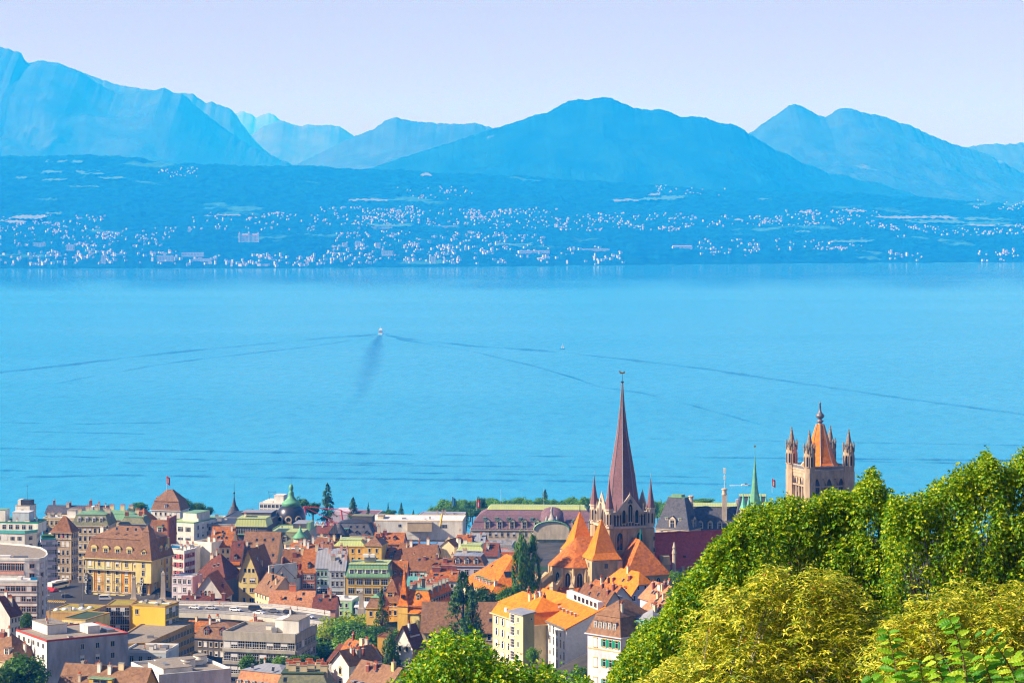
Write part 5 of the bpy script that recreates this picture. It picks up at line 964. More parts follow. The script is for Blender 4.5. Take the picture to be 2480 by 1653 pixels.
for y in (-11.2,11.2):      # the two east towers
    b_ = MB(); w_ = 4.7; b_.box(-w_,-w_,0,w_,w_,19.4)
    for sx in (-1,1):
        for sy in (-1,1): b_.box(sx*w_-.9,sy*w_-.9,0,sx*w_+.9,sy*w_+.9,18.6)
    b_.box(-w_-.2,-w_-.2,14.4,w_+.2,w_+.2,14.8); b_.box(-w_-.2,-w_-.2,8.6,w_+.2,w_+.2,9.0)
    t_ = b_.build('side_tower',STN,CA,loc=(-11.8,y,0))
    for an, p_ in ((0,(0,-w_-.03)),(-math.pi/2,(-w_-.03,0))):
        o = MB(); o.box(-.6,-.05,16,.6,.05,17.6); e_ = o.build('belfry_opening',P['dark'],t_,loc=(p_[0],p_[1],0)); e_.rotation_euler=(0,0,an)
        for k_ in (-1,0,1): c_, s_ = math.cos(an), math.sin(an); lancet(t_,p_[0]+k_*2.3*c_,p_[1]+k_*2.3*s_,9.6,an,1.2,3.6)
    b_ = MB(); r_ = w_+.8; b_.frus((-r_,-r_,r_,r_),19.0,(-w_*.86,-w_*.86,w_*.86,w_*.86),21.2,0,None,True); b_.frus((-w_*.86,-w_*.86,w_*.86,w_*.86),21.2,(-.08,-.08,.08,.08),32.6,0,0)
    rf_ = b_.build('tower_roof',RF['bright'],t_); b_ = MB(); b_.tube((0,0,32.4),(0,0,36.2),.2,.06,6); b_.build('finial',P['darkmetal'],t_)
# north transept and porch
b_ = MB(); x0,x1,y0,y1 = -6.4,8.8,-22,-7.4; b_.box(x0,y0,0,x1,y1,14.2); b_.box(x1,-21,0,x1+3.6,-15,11.6); b_.box(x0,y0-.25,13.4,x1,y0,14.2); tr_ = b_.build('transept',STN,CA)
for x in (-2.5,1.2,4.9): lancet(tr_,x,y0-.28,9.4,0,1.6,3.6)
b_ = MB(); cx_ = (x0+x1)/2; e_ = .7; A_=(x0-e_,y0-e_,13.9); B_=(x1+e_,y0-e_,13.9); T0=(cx_,y0+7.2,25.2); T1=(cx_,y1,25.2); C_=(x1+e_,y1,13.9); D_=(x0-e_,y1,13.9)
for pl_ in ([A_,B_,T0],[B_,C_,T1,T0],[D_,A_,T0,T1],[B_,A_,D_,C_]): b_.poly(pl_)
xa,xb_ = x1+.1,x1+4.2; b_.frus((xa,-21.6,xb_,-14.4),11.5,(xa,-18.1,xb_-1.8,-17.9),14.2,0,0,True)
b_.build('transept_roof',RF['apse'],CA); b_ = MB(); b_.tube((cx_,y0+7.2,25),(cx_,y0+7.2,29),.28,.2); b_.build('ridge_post',P['teal'],CA)
b_ = MB(); b_.tube((22,-15,2),(22,-15,15),.07); b_.tube((21.4,-15,11),(22.6,-15,11),.05); b_.build('lightning_mast',P['metal'],CA)
# ---- bell tower
bp_ = at(1986,1200,925); ZB = 128.0
BT = thing('bell_tower','square gothic bell tower with corner turrets and orange tented roof above the trees','tower',(bp_.x,bp_.y,ZB),R(18))
GROUND.append((bp_.x,bp_.y,ZB+1))
W_ = 7.7; b_ = MB(); b_.box(-W_+.9,-W_+.9,0,W_-.9,W_-.9,49.4,1); b_.box(-W_,-W_,0,W_,W_,37.6)  # inner core coloured dark for the shade inside the belfry
for x in (-W_,W_):
    for y in (-W_,W_): b_.lathe([(2.15,0),(2.15,49.4)],8,(x,y,0),0,R(22.5))
for z_ in (37.4,44.0,48.6,49.6): b_.box(-W_-.5,-W_-.5,z_,W_+.5,W_+.5,z_+.45)
b_.box(-W_-.3,-W_-.3,47.2,W_+.3,W_+.3,49.6)
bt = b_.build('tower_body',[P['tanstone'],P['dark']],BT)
for k_ in range(4):
    an = [0,-math.pi/2,math.pi,math.pi/2][k_]; c_, s_ = math.cos(an), math.sin(an); o = MB(); n = 5; d_ = (2*W_-3.6)/n
    for i in range(n+1):
        t = -W_+1.8+d_*i; o.tube((t,-W_,37.6),(t,-W_,44.6),.32,n=6)
        if i < n:
            for j in range(4):
                u0,u1 = j/8,(j+1)/8; zf = lambda u: 44.4+2.6*math.sin(min(1,u*2)*math.pi/2)
                for sgn in (0,1):
                    a0,a1 = (t+d_*u0,t+d_*u1) if not sgn else (t+d_*(1-u1),t+d_*(1-u0)); z0,z1 = (zf(u0),zf(u1)) if not sgn else (zf(u1),zf(u0)); o.poly([(a0,-W_,z0),(a1,-W_,z1),(a1,-W_,47.3),(a0,-W_,47.3)])
            if i in (1,3): o.box(t+.3,-W_+.5,37.6,t+d_-.3,-W_+.7,46.6)
            else: o.box(t+.3,-W_+.5,37.6,t+d_-.3,-W_+.7,41.6)
    e_ = o.build('belfry_arcade',P['tanstone'],BT); e_.rotation_euler=(0,0,an)
    o = MB(); o.box(-W_+1.8,-W_-.3,50.0,W_-1.8,-W_,50.2); o.box(-W_+1.8,-W_-.3,51.2,W_-1.8,-W_,51.5)
    for i in range(16): t = -W_+2+(2*W_-4)*i/15; o.box(t-.12,-W_-.22,50.2,t+.12,-W_-.05,51.2); o.tube((t-.4,-W_-.15,50.3),(t+.4,-W_-.15,51.1),.07,n=4)
    e_ = o.build('balustrade',P['grey'],BT); e_.rotation_euler=(0,0,an)
for x in (-W_,W_):
    for y in (-W_,W_):
        b_ = MB(); b_.lathe([(2.0,49.4),(2.0,57.4),(2.2,57.5)],8,(0,0,0),0,R(22.5)); b_.lathe([(1.7,57.4),(.95,60.2),(.36,63.2),(.44,63.4),(.18,63.9),(.28,64.2),(.05,64.8)],8,(0,0,0),1,R(22.5))
        for k_ in range(8):
            a_ = math.pi*k_/4; c_, s_ = math.cos(a_), math.sin(a_); b_.lathe([(.3,56.5),(.3,58.6),(.42,58.8),(.04,60.2)],5,(2.0*c_,2.0*s_,0),1)
        tu_ = b_.build('corner_turret',[P['tanstone'],mat("weathered_stone",(.30,.25,.18),.9,(.14,.11,.09),1.2)],BT,loc=(x,y,0))
        for k_ in range(8): a_ = R(45)+math.pi*k_/4; lancet(tu_,1.87*math.cos(a_),1.87*math.sin(a_),51.6,a_+math.pi/2,.7,3.6,'tanstone')
b_ = MB(); pr_ = [(7.0,51.0),(5.9,52.2),(4.9,54.6),(3.8,58.0),(2.6,62.2),(1.4,66.0)]; b_.lathe(pr_,8,(0,0,0),0,R(22.5)); br = b_.build('tented_roof',RF['bright'],BT)
b_ = MB()
for k_ in range(8):
    a_ = R(22.5)+math.pi*k_/4
    for (r0,z0),(r1,z1) in zip(pr_,pr_[1:]): b_.tube((r0*math.cos(a_),r0*math.sin(a_),z0),(r1*math.cos(a_),r1*math.sin(a_),z1),.14,n=4)
b_.build('hip_capping',P['metal'],br)
b_ = MB(); b_.lathe([(r_,65.4+(z_-65.6)*.66) for r_,z_ in [(1.35,65.6),(.85,66.8),(.75,67.2),(1.25,67.8),(1.3,68.3),(.7,68.8),(.6,69.2),(1.3,70.0),(1.62,70.9),(1.3,71.9),(.7,72.7),(.45,74.0),(.25,77.5),(.55,77.8),(.12,78.2),(.08,79.6)]],12); b_.build('finial',mat("lead_grey",(.20,.20,.23),.45,None,1,.3),BT,smooth=True)
# ---- church with green copper spire
sp_ = at(1828,1262,1150); SF = thing('green_spire_church','slim church tower with pale green copper spire and four small corner cones','church',(sp_.x,sp_.y,118),R(12)); GROUND.append((sp_.x,sp_.y,119))
b_ = MB(); b_.box(-4.6,-4.6,0,4.6,4.6,15.5); b_.box(-4.9,-4.9,15.2,4.9,4.9,15.8); b_.box(-3.6,-3.6,15.5,3.6,3.6,19); st_ = b_.build('tower_body',P['stone2'],SF)
for k_ in (-1,1): lancet(st_,k_*1.8,-4.63,9,0,1.0,4)
b_ = MB(); b_.lathe([(4.0,17.6),(2.7,21.5),(1.45,28),(.8,34.5),(.35,39.5),(.1,43.5)],8,(0,0,0),0,R(22.5)); b_.lathe([(.1,43.3),(.06,47)],6); b_.build('spire',MATS['verdigris'],SF)
b_ = MB(); b_.lathe([(.35,46.9),(.5,47.4),(.1,47.9)],8); b_.build('weathercock',P['gold'],SF)
for x in (-4.1,4.1):
    for y in (-4.1,4.1): b_ = MB(); b_.box(-1.2,-1.2,13,1.2,1.2,18.6,0); b_.lathe([(1.9,18.5),(1.1,20.6),(.5,23.4),(.06,26)],8,(0,0,0),1,R(22.5)); b_.build('corner_cone',[P['stone2'],mat("bright_verdigris",(.14,.50,.38),.5,(.09,.38,.29),.6)],SF,loc=(x,y,0))
# ---- slate roofed palace on the right, purple palace in the middle
b = Bld("long palace with slate mansard, stone dormers and two tall chimney stacks behind the cathedral nave",1900,1286,1215,3,1330,'stone2',1610,None,wb=22,name='palace',cat='building',drop=3)
b.roof('man',11.0,'slate',inset=5.0,h2=1.2,m2='palecopper',ov=.5); b.dorm('A',10,.05,2.4,3.6,'slate','stone2','g',m=.1); b.wins('A',1,20,1.3,2.2,.8)
for i in range(5): o = MB(); o.box(-.6,-.05,0,.6,.1,1.6); e_ = o.build('roof_window',P['teal'],b.o,loc=(b.W*(.2+.13*i),2.4,b.h+5.4)); e_.rotation_euler=(R(-25),0,0)
for u, z0 in ((.22,13.5),(.5,17.0)):
    o = MB(); o.box(-1.15,-1.15,0,1.15,1.15,z0-2.5); o.lathe([(1.3,z0-2.6),(1.3,z0-2),(1.05,z0-1.8),(1.05,z0-.4),(1.4,z0-.2),(1.4,z0+.3),(.9,z0+.5)],10); st = o.build('chimney_stack',P['stone2'],b.o,loc=(b.W*u,2.6,b.h+2.5))
    if z0 > 15: o = MB(); o.tube((0,0,z0),(0,0,z0+9.5),.13); o.box(-.5,-.3,z0+7.6,.5,.3,z0+10.2); o.box(-.4,-.3,z0+4.6,.4,.3,z0+6.4); o.build('antenna',P['frame'],st)
b.box('roof_unit','lilac',.6,.4,.63,.5,12,14)
b = Bld("left end pavilion of the palace with steep truncated slate roof and carved gable",1668,1284,1205,30,1330,'stone2',1588,None,wb=13,name='pavilion',cat='building',drop=3); b.roof('man',14.6,'slate',inset=4.4,h2=.4,m2='copper',ov=.5); b.dorm('A',1,.02,3.4,4.6,'slate','stone2','g'); b.dorm('B',1,.02,3.4,4.6,'slate','stone2','g'); b.box('roof_cap','copper',.35,.35,.65,.65,14.6,16); b.wins('A',1,4,1.2,2,.9); b.dorm('A',2,.25,1.6,1.6,'copper','stone2','f')
b = Bld("right end pavilion of the palace with slate roof and moss green ridge",1872,1284,1208,3,1330,'stone2',1778,None,wb=16,name='pavilion',cat='building',drop=3); b.roof('man',15.6,'slate',inset=3.0,h2=.5,m2='palecopper',ov=.5); b.dorm('A',3,.05,2.2,3.4,'slate','stone2','g')
fl = MB(); fl.tube((0,0,0),(0,0,7),.08,.05); fp = fl.build('flagpole',P['frame'],None,loc=at(1870,1192,1212)); tag(fp,"flagpole with small red and white flag on the moss green palace ridge","flagpole"); flag(fp,6.8,3.6,1.6,P['red'])
b = Bld("long palace with curved purple slate roof, green ridge and pedimented dormers",1452,1284,1320,3,1330,'stone2',1140,None,wb=24,name='palace',cat='building',drop=3)
b.roof('man',4.0,'purple',inset=1.6,h2=.3,m2='purple',ov=.5); W,D = b.W,b.D
t = MB(); t.frus((1.7,1.7,W-1.7,D-1.7),4.0,(4.2,3.6,W-4,D-3.6),7.4,0); t.frus((4.2,3.6,W-4,D-3.6),7.4,(8.5,6.2,W-7,D-6.2),9.8,0); t.frus((8,5.8,W-6.5,D-5.8),9.8,(9.5,7.4,W-8,D-7.4),11.4,1,1,True); t.build('upper_roof',[RF['purple'],RF['palecopper']],b.o,loc=(0,0,b.h))
b.dorm('A',5,.05,3.0,4.2,'copper','stone2','g',t0=.08,t1=.56); b.dorm('A',2,.05,3.0,4.2,'copper','stone2','g',t0=.74,t1=1.0); b.dorm('A',5,1.0,1.6,2.0,'teal','dark','f',t0=.06,t1=.52); b.wins('A',1,18,1.4,2.4,1.0); b.rail('A',0,'stone2',1.2,.3)
c_ = MB(); c_.lathe([(9.0,0),(9.2,2.5),(8.6,5.5),(7.0,8.4),(4.6,10.4),(2,11.2)],24); c_.build('dome_pavilion',RF['purple'],b.o,smooth=True,loc=(W*.63,8.6,b.h))
c_ = MB(); n = 9; c_.box(-9.2,-2.2,-4.5,9.2,0,.6)
for i in range(n):
    a0,a1 = math.pi*i/n,math.pi*(i+1)/n; c_.poly([(9.2*math.cos(a0),-2.2,.6+4.4*math.sin(a0)),(9.2*math.cos(a1),-2.2,.6+4.4*math.sin(a1)),(0,-2.2,.6)]); c_.poly([(9.2*math.cos(a1),-2.2,.6+4.4*math.sin(a1)),(9.2*math.cos(a0),-2.2,.6+4.4*math.sin(a0)),(9.2*math.cos(a0),1.5,.6+4.4*math.sin(a0)),(9.2*math.cos(a1),1.5,.6+4.4*math.sin(a1))],1); c_.tube((9.2*math.cos(a0),-2.4,.6+4.4*math.sin(a0)),(9.2*math.cos(a1),-2.4,.6+4.4*math.sin(a1)),.45,n=5,m=1)
c_.build('arched_pediment',[P['stone2'],RF['copper']],b.o,loc=(W*.63,-.3,b.h))
c_ = MB(); c_.lathe([(2.2,0),(2.0,1.6),(1.3,1.9),(1.1,3.2),(.7,3.5),(.55,5),(.85,5.8),(.5,6.6),(.45,7.3),(.15,7.9)],9); c_.lathe([(1.0,0),(.8,1.6),(.4,2.4),(.1,2.8)],7,(-2.6,0,0)); c_.lathe([(1.0,0),(.8,1.6),(.4,2.4),(.1,2.8)],7,(2.6,0,0)); c_.build('statue_group',P['grey'],b.o,smooth=True,loc=(W*.63,-.6,b.h+4.6))
for px, lab, ht in ((1095,"flagpole with blue flag before the lakeside trees",6),(1155,"flagpole with red flag at the end of the purple palace",6.5)):
    fl = MB(); fl.tube((0,0,0),(0,0,ht),.08,.05); fp = fl.build('flagpole',P['frame'],None,loc=at(px,1236 if px > 1100 else 1228,1345)); tag(fp,lab,"flagpole"); flag(fp,ht-.2,4.2,1.8,P['red'] if px > 1100 else P['blueglass'],px > 1100)
for px, py, ht in ((1213,1228,9.5),(1317,1228,10)):
    fl = MB(); fl.tube((0,0,-1),(0,0,ht),.07,.04); tag(fl.build('mast',P['frame'],None,loc=at(px,py,1332)),"thin white mast on the green palace ridge, %s" % ("above the left dormers" if px < 1300 else "above the statue gable"),"mast")
# ================================================================ BRIDGE, TRAFFIC, PILLARS
ZD = 121.0
def ondeck(px, py, z=ZD): return at(px, py, (H-z)*F/(py-PYH))
near = [(380,1478),(433,1483),(500,1485),(560,1488),(610,1492),(660,1497),(705,1503),(745,1508),(800,1516)]
far = [(380,1461),(433,1461.5),(500,1463),(560,1464.5),(610,1467),(660,1470),(705,1474),(745,1479),(800,1487)]
nw = [ondeck(*p) for p in near]; fw = [ondeck(*p) for p in far]; bo = nw[4].copy(); bo.z = ZD
BR = thing('bridge','concrete road bridge with grey railings carrying cars past the old town','bridge',bo)
L_ = lambda p, z=0: (p.x-bo.x, p.y-bo.y, z)
b_ = MB()
for i in range(8):
    a0,a1,c0,c1 = nw[i],nw[i+1],fw[i],fw[i+1]; lp = lambda p,q,t: p+(q-p)*t
    for t0,t1,z,mi in ((0,.14,.16,1),(.14,.86,.0,0),(.86,1,.16,1)): b_.poly([L_(lp(a0,c0,t0),z),L_(lp(a1,c1,t0),z),L_(lp(a1,c1,t1),z),L_(lp(a0,c0,t1),z)],mi)
    for t in (.14,.86): b_.poly([L_(lp(a0,c0,t),0),L_(lp(a1,c1,t),0),L_(lp(a1,c1,t),.16),L_(lp(a0,c0,t),.16)],1)
    b_.poly([L_(a0,-1.7),L_(a1,-1.7),L_(a1,.16),L_(a0,.16)],1); b_.poly([L_(c1,-1.1),L_(c0,-1.1),L_(c0,.16),L_(c1,.16)],1); b_.poly([L_(a0,-1.1),L_(c0,-1.1),L_(c1,-1.1),L_(a1,-1.1)],1)
    if i%1 == 0:
        for s_ in (.1,.45,.8): p,q = lp(a0,a1,s_),lp(c0,c1,s_); p2,q2 = lp(a0,a1,s_+.14),lp(c0,c1,s_+.14); b_.poly([L_(lp(p,q,.49),.005),L_(lp(p2,q2,.49),.005),L_(lp(p2,q2,.51),.005),L_(lp(p,q,.51),.005)],2)
b_.build('deck',[P['deck'],P['fascia'],P['frame']],BR)
for nm, ln in (('near',nw),('far',fw)):
    b_ = MB()
    for i in range(8):
        p,q = ln[i],ln[i+1]; n = max(1,int((q-p).length/2.4))
        b_.tube(L_(p,1.25),L_(q,1.25),.09,n=5); b_.tube(L_(p,.45),L_(q,.45),.05,n=4)
        for k_ in range(n): c_ = p+(q-p)*k_/n; b_.box(*L_(c_+Vector((-.06,-.06,0)),.16),*L_(c_+Vector((.06,.06,0)),1.25))
        pa,qa = Vector(L_(p,.3)),Vector(L_(q,.3)); b_.poly([pa,qa,qa+Vector((0,0,.85)),pa+Vector((0,0,.85))],1)
    b_.build('railing',[P['palepaint'],mat("railing_mesh",(.44,.44,.46),.6)],BR)
b_ = MB()
for i in range(1,8):
    p,q = nw[i],nw[i+1]
    for t in (.1,.5,.9): dz = 2.2+.5*abs(i-4); a,c = p+(fw[i]-p)*t,q+(fw[i+1]-q)*t; b_.poly([L_(a,-1.1),L_(c,-1.1),L_(c,-dz),L_(a,-dz)]); b_.poly([L_(a+Vector((0,1.2,0)),-1.1),L_(c+Vector((0,1.2,0)),-1.1),L_(c+Vector((0,1.2,0)),-dz),L_(a+Vector((0,1.2,0)),-dz)]); b_.poly([L_(a,-dz),L_(c,-dz),L_(c+Vector((0,1.2,0)),-dz),L_(a+Vector((0,1.2,0)),-dz)])
b_.build('girder',P['concrete'],BR)
for i in (1,5,7): b_ = MB(); p = nw[i]+(fw[i]-nw[i])*.5; b_.box(-.9,-6,-24,.9,6,-2); b_.build('pier',P['concrete'],BR,loc=L_(p))
_car = {}
def car(px, py, colname, label, kind='sedan', flip=False, ang=None, z=ZD, name='parked_car', cat='car', grp='cars on the bridge'):
    p = ondeck(px, py, z+.02); r = thing(name, label, cat, p, 0, grp)
    d = (nw[5]-nw[2]); an = math.atan2(d.y, d.x) if ang is None else ang
    r.rotation_euler = (0,0,an+(math.pi if flip else 0)); P.setdefault('paint_'+colname, mat('car_paint_'+colname, CARC[colname], .25, CARC[colname], 1, 0, .6))
    k = kind
    if k not in _car:
        pr = {'sedan':([(-2.2,.35),(-2.25,.8),(-1.6,.95),(-.9,1.42),(.45,1.45),(1.1,.98),(2.1,.8),(2.2,.35)],.88,[(-1.45,.98),(-.85,1.36),(.4,1.38),(.95,1.0)]), 'wagon':([(-2.3,.35),(-2.35,.95),(-2.1,1.5),(.4,1.55),(1.1,1.0),(2.15,.85),(2.25,.35)],.9,[(-2.1,1.02),(-1.95,1.42),(.35,1.47),(.95,1.04)]), 'van':([(-2.4,.4),(-2.45,1.2),(-2.35,1.98),(1.2,2.0),(1.8,1.2),(2.3,1.05),(2.4,.4)],.98,[(-2.2,1.2),(-2.15,1.8),(1.1,1.82),(1.5,1.22)])}[k]
        b = MB(); pts, hw, gl = pr; n = len(pts)
        ys = lambda z: hw if z < 1.0 else hw*(1-.18*(z-1.0)/.5 if k != 'van' else 1-.06*(z-1))
        for s in (-1,1): b.poly([(x,s*ys(z),z) for x,z in pts][::-s],0)
        for i in range(n): (x0,z0),(x1,z1) = pts[i],pts[(i+1)%n]; b.poly([(x0,-ys(z0),z0),(x1,-ys(z1),z1),(x1,ys(z1),z1),(x0,ys(z0),z0)],0)
        bd = b; g1 = MB()
        for s in (-1,1): g1.poly([(x,s*(ys(z)+.015),z) for x,z in gl][::-s])
        for (x0,z0),(x1,z1),o_ in ((gl[0],gl[1],-.06),(gl[3],gl[2],.1)): g1.poly([(x0+o_,-ys(z0)*.92,z0+.03),(x0+o_,ys(z0)*.92,z0+.03),(x1+o_*1.2,ys(z1)*.9,z1),(x1+o_*1.2,-ys(z1)*.9,z1)])
        w = MB(); w.lathe([(.33,-.1),(.33,.1)],14); wm = w.mesh('wheel',[P['darkmetal']])
        l1 = MB(); l1.box(-.04,-.2,0,.04,.2,.14)
        _car[k] = (bd, g1.mesh('windows',[P['glass']]), wm, l1.mesh('headlight',[P['frame']]), {}, pts)
    bd, gm, wm, lm, cache, pts = _car[k]
    if colname not in cache: cache[colname] = bd.mesh('body',[P['paint_'+colname]])
    link('body',cache[colname],r); link('window',gm,r)
    for x in (-1.35,1.4):
        for y in (-.82,.82): w = link('wheel',wm,r,(x,y,.33)); w.rotation_euler=(math.pi/2,0,0)
    for y in (-.6,.6): link('headlight',lm,r,(pts[-1][0]-.02,y,.62))
    return r
CARC = dict(white=(.75,.75,.76),black=(.02,.02,.025),grey=(.12,.13,.15),blue=(.10,.18,.32),silver=(.45,.46,.48),red=(.5,.03,.03))
car(472,1473,'white',"white hatchback nearest the yellow hall on the bridge"); car(512,1474,'silver',"silver blue sedan behind the first white car on the bridge"); car(571,1479,'white',"white station wagon in the middle of the bridge",'wagon'); car(618,1477.5,'black',"dark van with white bonnet on the far lane of the bridge",'van'); car(627,1486,'white',"white sedan on the near lane below the dark van",'sedan',True); car(662,1482,'grey',"dark grey sedan between the van and the black car"); car(701,1485,'black',"black estate car near the right end of the bridge",'wagon'); car(746,1496,'white',"white car driving off the bridge beside the green trees",'sedan',True)
car(131,1432,'red',"dark red car in the shaded street below the hotel",'sedan',False,R(70),119.2,grp=None); car(163,1446,'grey',"grey car crossing the square in front of the hotel",'wagon',False,R(15),119.2,grp=None); car(255,1452,'white',"white delivery van parked before the hotel arcade",'van',False,R(5),119.2,grp=None)
# city bus
p = ondeck(141,1424,119.2); bu = thing('city_bus','white city bus with red rear in the shaded street','bus',p,R(62)); b_ = MB(); b_.box(-5.6,-1.25,.4,5.6,1.25,3.05); b_.box(-3,-1,3.05,2,1,3.3); b_.build('body',P['frame'],bu); b_ = MB(); b_.box(-5.2,-1.28,1.5,5.2,1.28,2.5); b_.box(5.55,-1.1,1.3,5.63,1.1,2.6); b_.build('window',P['glass'],bu); b_ = MB(); b_.box(-5.66,-1.27,.4,-4.2,1.27,1.4); b_.build('rear_panel',P['red'],bu)
for x in (-3.4,3.4):
    for y in (-1.2,1.2): w = MB(); w.lathe([(.48,-.12),(.48,.12)],14); e_ = w.build('wheel',P['darkmetal'],bu,loc=(x,y,.48)); e_.rotation_euler=(math.pi/2,0,0)
# stone pillars
for px, pt, pb, lab in ((324,1393,1456,"tall tapered stone pillar before the hotel shop front, left of two"),(395,1381,1458,"tall tapered stone pillar with pointed cap at the bridge head"),(875,1429,1478,"stone pillar rising from the yellow green tree at the bridge end"),(941,1414,1436,"short pale stone pillar before the pink ground floor")):
    p = ondeck(px, pb, 119.5); hh = (pb-pt)*p.y/F; r = thing('stone_pillar', lab, 'pillar', p); b_ = MB(); b_.box(-1.3,-1.3,-3,1.3,1.3,hh*.14); b_.build('base',P['stone2'],r); b_ = MB(); b_.frus((-.95,-.95,.95,.95),hh*.14,(-.6,-.6,.6,.6),hh*.93,0,0); b_.box(-.75,-.75,hh*.88,.75,.75,hh*.91); b_.build('shaft',P['stone2'],r); b_ = MB(); b_.frus((-.7,-.7,.7,.7),hh*.93,(-.1,-.1,.1,.1),hh,0,0,True); b_.build('cap',P['concrete'],r)
for px, py, hh, lab in ((200,1452,8.5,"street lamp with two arms at the hotel corner"),(157,1470,6,"thin street lamp on the square by the white office"),(129,1480,6,"short lamp post at the edge of the square")):
    p = ondeck(px, py, 119.4); r = thing('street_lamp', lab, 'street lamp', p); b_ = MB(); b_.tube((0,0,0),(0,0,hh),.1,.07); b_.tube((0,0,hh),(-1.6,0,hh+.3),.05); b_.build('pole',P['metal'],r); b_ = MB(); b_.box(-2.2,-.15,hh+.2,-1.4,.15,hh+.4); b_.build('lamp_head',P['frame'],r)
# people on the bridge
def person(px, py, label, shirt, legs, dz=0.0, stride=.18, z=ZD+.17):
    p = ondeck(px, py, z); me = bpy.data.meshes.new('person'); b = .02
    J = [(0,0,.92),(0,0,1.15),(0,0,1.42),(0,0,1.52),(0,.02,1.68),(-.2,0,1.40),(-.26,.06,1.12),(-.24,.18,.92),(.2,0,1.40),(.26,-.04,1.12),(.24,-.02,.90),(-.1,0,.88),(-.12,stride,.48),(-.12,stride*.9-.05,.06),(-.12,stride+.1,.03),(.1,0,.88),(.12,-stride*.6,.48),(.12,-stride*1.4,.07),(.12,-stride*1.2+.1,.03)]
    E = [(0,1),(1,2),(2,3),(3,4),(2,5),(5,6),(6,7),(2,8),(8,9),(9,10),(0,11),(11,12),(12,13),(13,14),(0,15),(15,16),(16,17),(17,18)]
    rd = [.15,.15,.17,.065,.11,.07,.05,.04,.07,.05,.04,.1,.07,.05,.04,.1,.07,.05,.04]
    me.from_pydata(J,E,[]); me.materials.append(P[shirt]); o = link('person',me,None,p); o.rotation_euler=(0,0,R(-75))
    md = o.modifiers.new('skin','SKIN'); 
    for i, v in enumerate(me.skin_vertices[0].data if me.skin_vertices else []): v.radius = (rd[i],rd[i])
    if not me.skin_vertices:
        bm_ = __import__('bmesh').new(); bm_.from_mesh(me); ly = bm_.verts.layers.skin.verify()
        for i, v in enumerate(bm_.verts): v[ly].radius = (rd[i],rd[i]); v[ly].use_root = (i == 0)
        bm_.to_mesh(me); bm_.free()
    o.modifiers.new('smooth','SUBSURF').levels = 1; tag(o,label,'person')
    b_ = MB(); b_.lathe([(.1,1.66),(.125,1.74),(.1,1.82),(.03,1.85)],8,(0,-.01,0)); b_.build('hair',P['dark'],o,smooth=True)
    b_ = MB(); b_.lathe([(.17,.62),(.18,.9),(.15,1.0)],8); b_.build('trousers',P[legs],o,smooth=True)
    return o
person(532,1465,"pedestrian in a reddish top walking on the far pavement of the bridge",'salmon','dark'); person(540,1470,"person in white shirt beside the pedestrian on the bridge",'frame','blueglass',z=ZD+.02); person(786,1488,"pedestrian in red brown clothes at the right end of the bridge",'redstone','dark'); person(720,1479,"pedestrian in dark clothes by the far railing of the bridge",'grey','dark')
# lake boats
def lake(px, py): return at(px, py, H*F/(py-PYH))
p = lake(922,809); fb = thing('ferry','white passenger ferry heading away across the lake','ferry',(p.x,p.y,0)); fb.scale = (1.15,1.15,1.15); b_ = MB(); b_.prism([(-3.6,-14),(3.6,-14),(3.8,6),(2.4,16),(0,20),(-2.4,16),(-3.8,6)],-.5,2.2); b_.build('hull',P['frame'],fb); b_ = MB(); b_.box(-3.3,-12,2.2,3.3,9,4.8); b_.box(-3.5,-12.5,5.6,3.5,9.5,6.0); b_.box(-3,-10,6.0,3,7,8.0); b_.box(-3.2,-10.5,8.6,3.2,7.5,8.9); b_.box(-2.4,-2,8.9,2.4,4,10.8); b_.build('cabin',P['frame'],fb); b_ = MB(); b_.box(-3.4,-12.1,3.2,3.4,9.1,4.3); b_.box(-3.1,-10.1,6.6,3.1,7.1,7.5); b_.build('window',P['glass'],fb); b_ = MB(); b_.tube((0,2,10.8),(0,2,15),.15); b_.build('mast',P['frame'],fb); b_ = MB(); b_.box(-3.2,-12.2,4.8,3.2,-11.9,5.6); b_.build('stern_opening',P['dark'],fb)
p = lake(1362,845); sb = thing('sailboat','small sailing boat with white sail and dark hull','sailboat',(p.x,p.y,0)); b_ = MB(); b_.prism([(-4,-.9),(2.5,-1.2),(4.6,0),(2.5,1.2),(-4,.9)],-.3,1.2); b_.build('hull',P['blueglass'],sb); b_ = MB(); b_.poly([(-2.6,.1,1.8),(.2,.1,1.8),(.2,.1,12)]); b_.poly([(.3,.15,1.6),(3.6,.15,1.6),(.3,.15,9.5)]); b_.poly([(-2.6,-.1,1.8),(.2,-.1,1.8),(.2,-.1,12)]); b_.build('sail',P['frame'],sb); b_ = MB(); b_.tube((.2,0,1),(.2,0,12.2),.1); b_.build('mast',P['metal'],sb)
p = lake(1806,1175); mb = thing('motorboat','white motorboat racing beside the green spire','motorboat',(p.x,p.y,0),R(3)); b_ = MB(); b_.prism([(-4,-1.3),(2,-1.3),(5,0),(2,1.3),(-4,1.3)],-.2,1.3); b_.build('hull',P['frame'],mb); b_ = MB(); b_.frus((-1,-1,2,1),1.3,(-.6,-.8,1,.8),2.3,0,0); b_.build('windscreen',P['glass'],mb)
fo = MB(); fo.poly([(-4,-1.2,.12),(-16,-2.6,.06),(-16,2.6,.06),(-4,1.2,.12)]); fo.build('spray',mat("foam",(.8,.82,.85),.9,(.45,.6,.7),.8),mb)

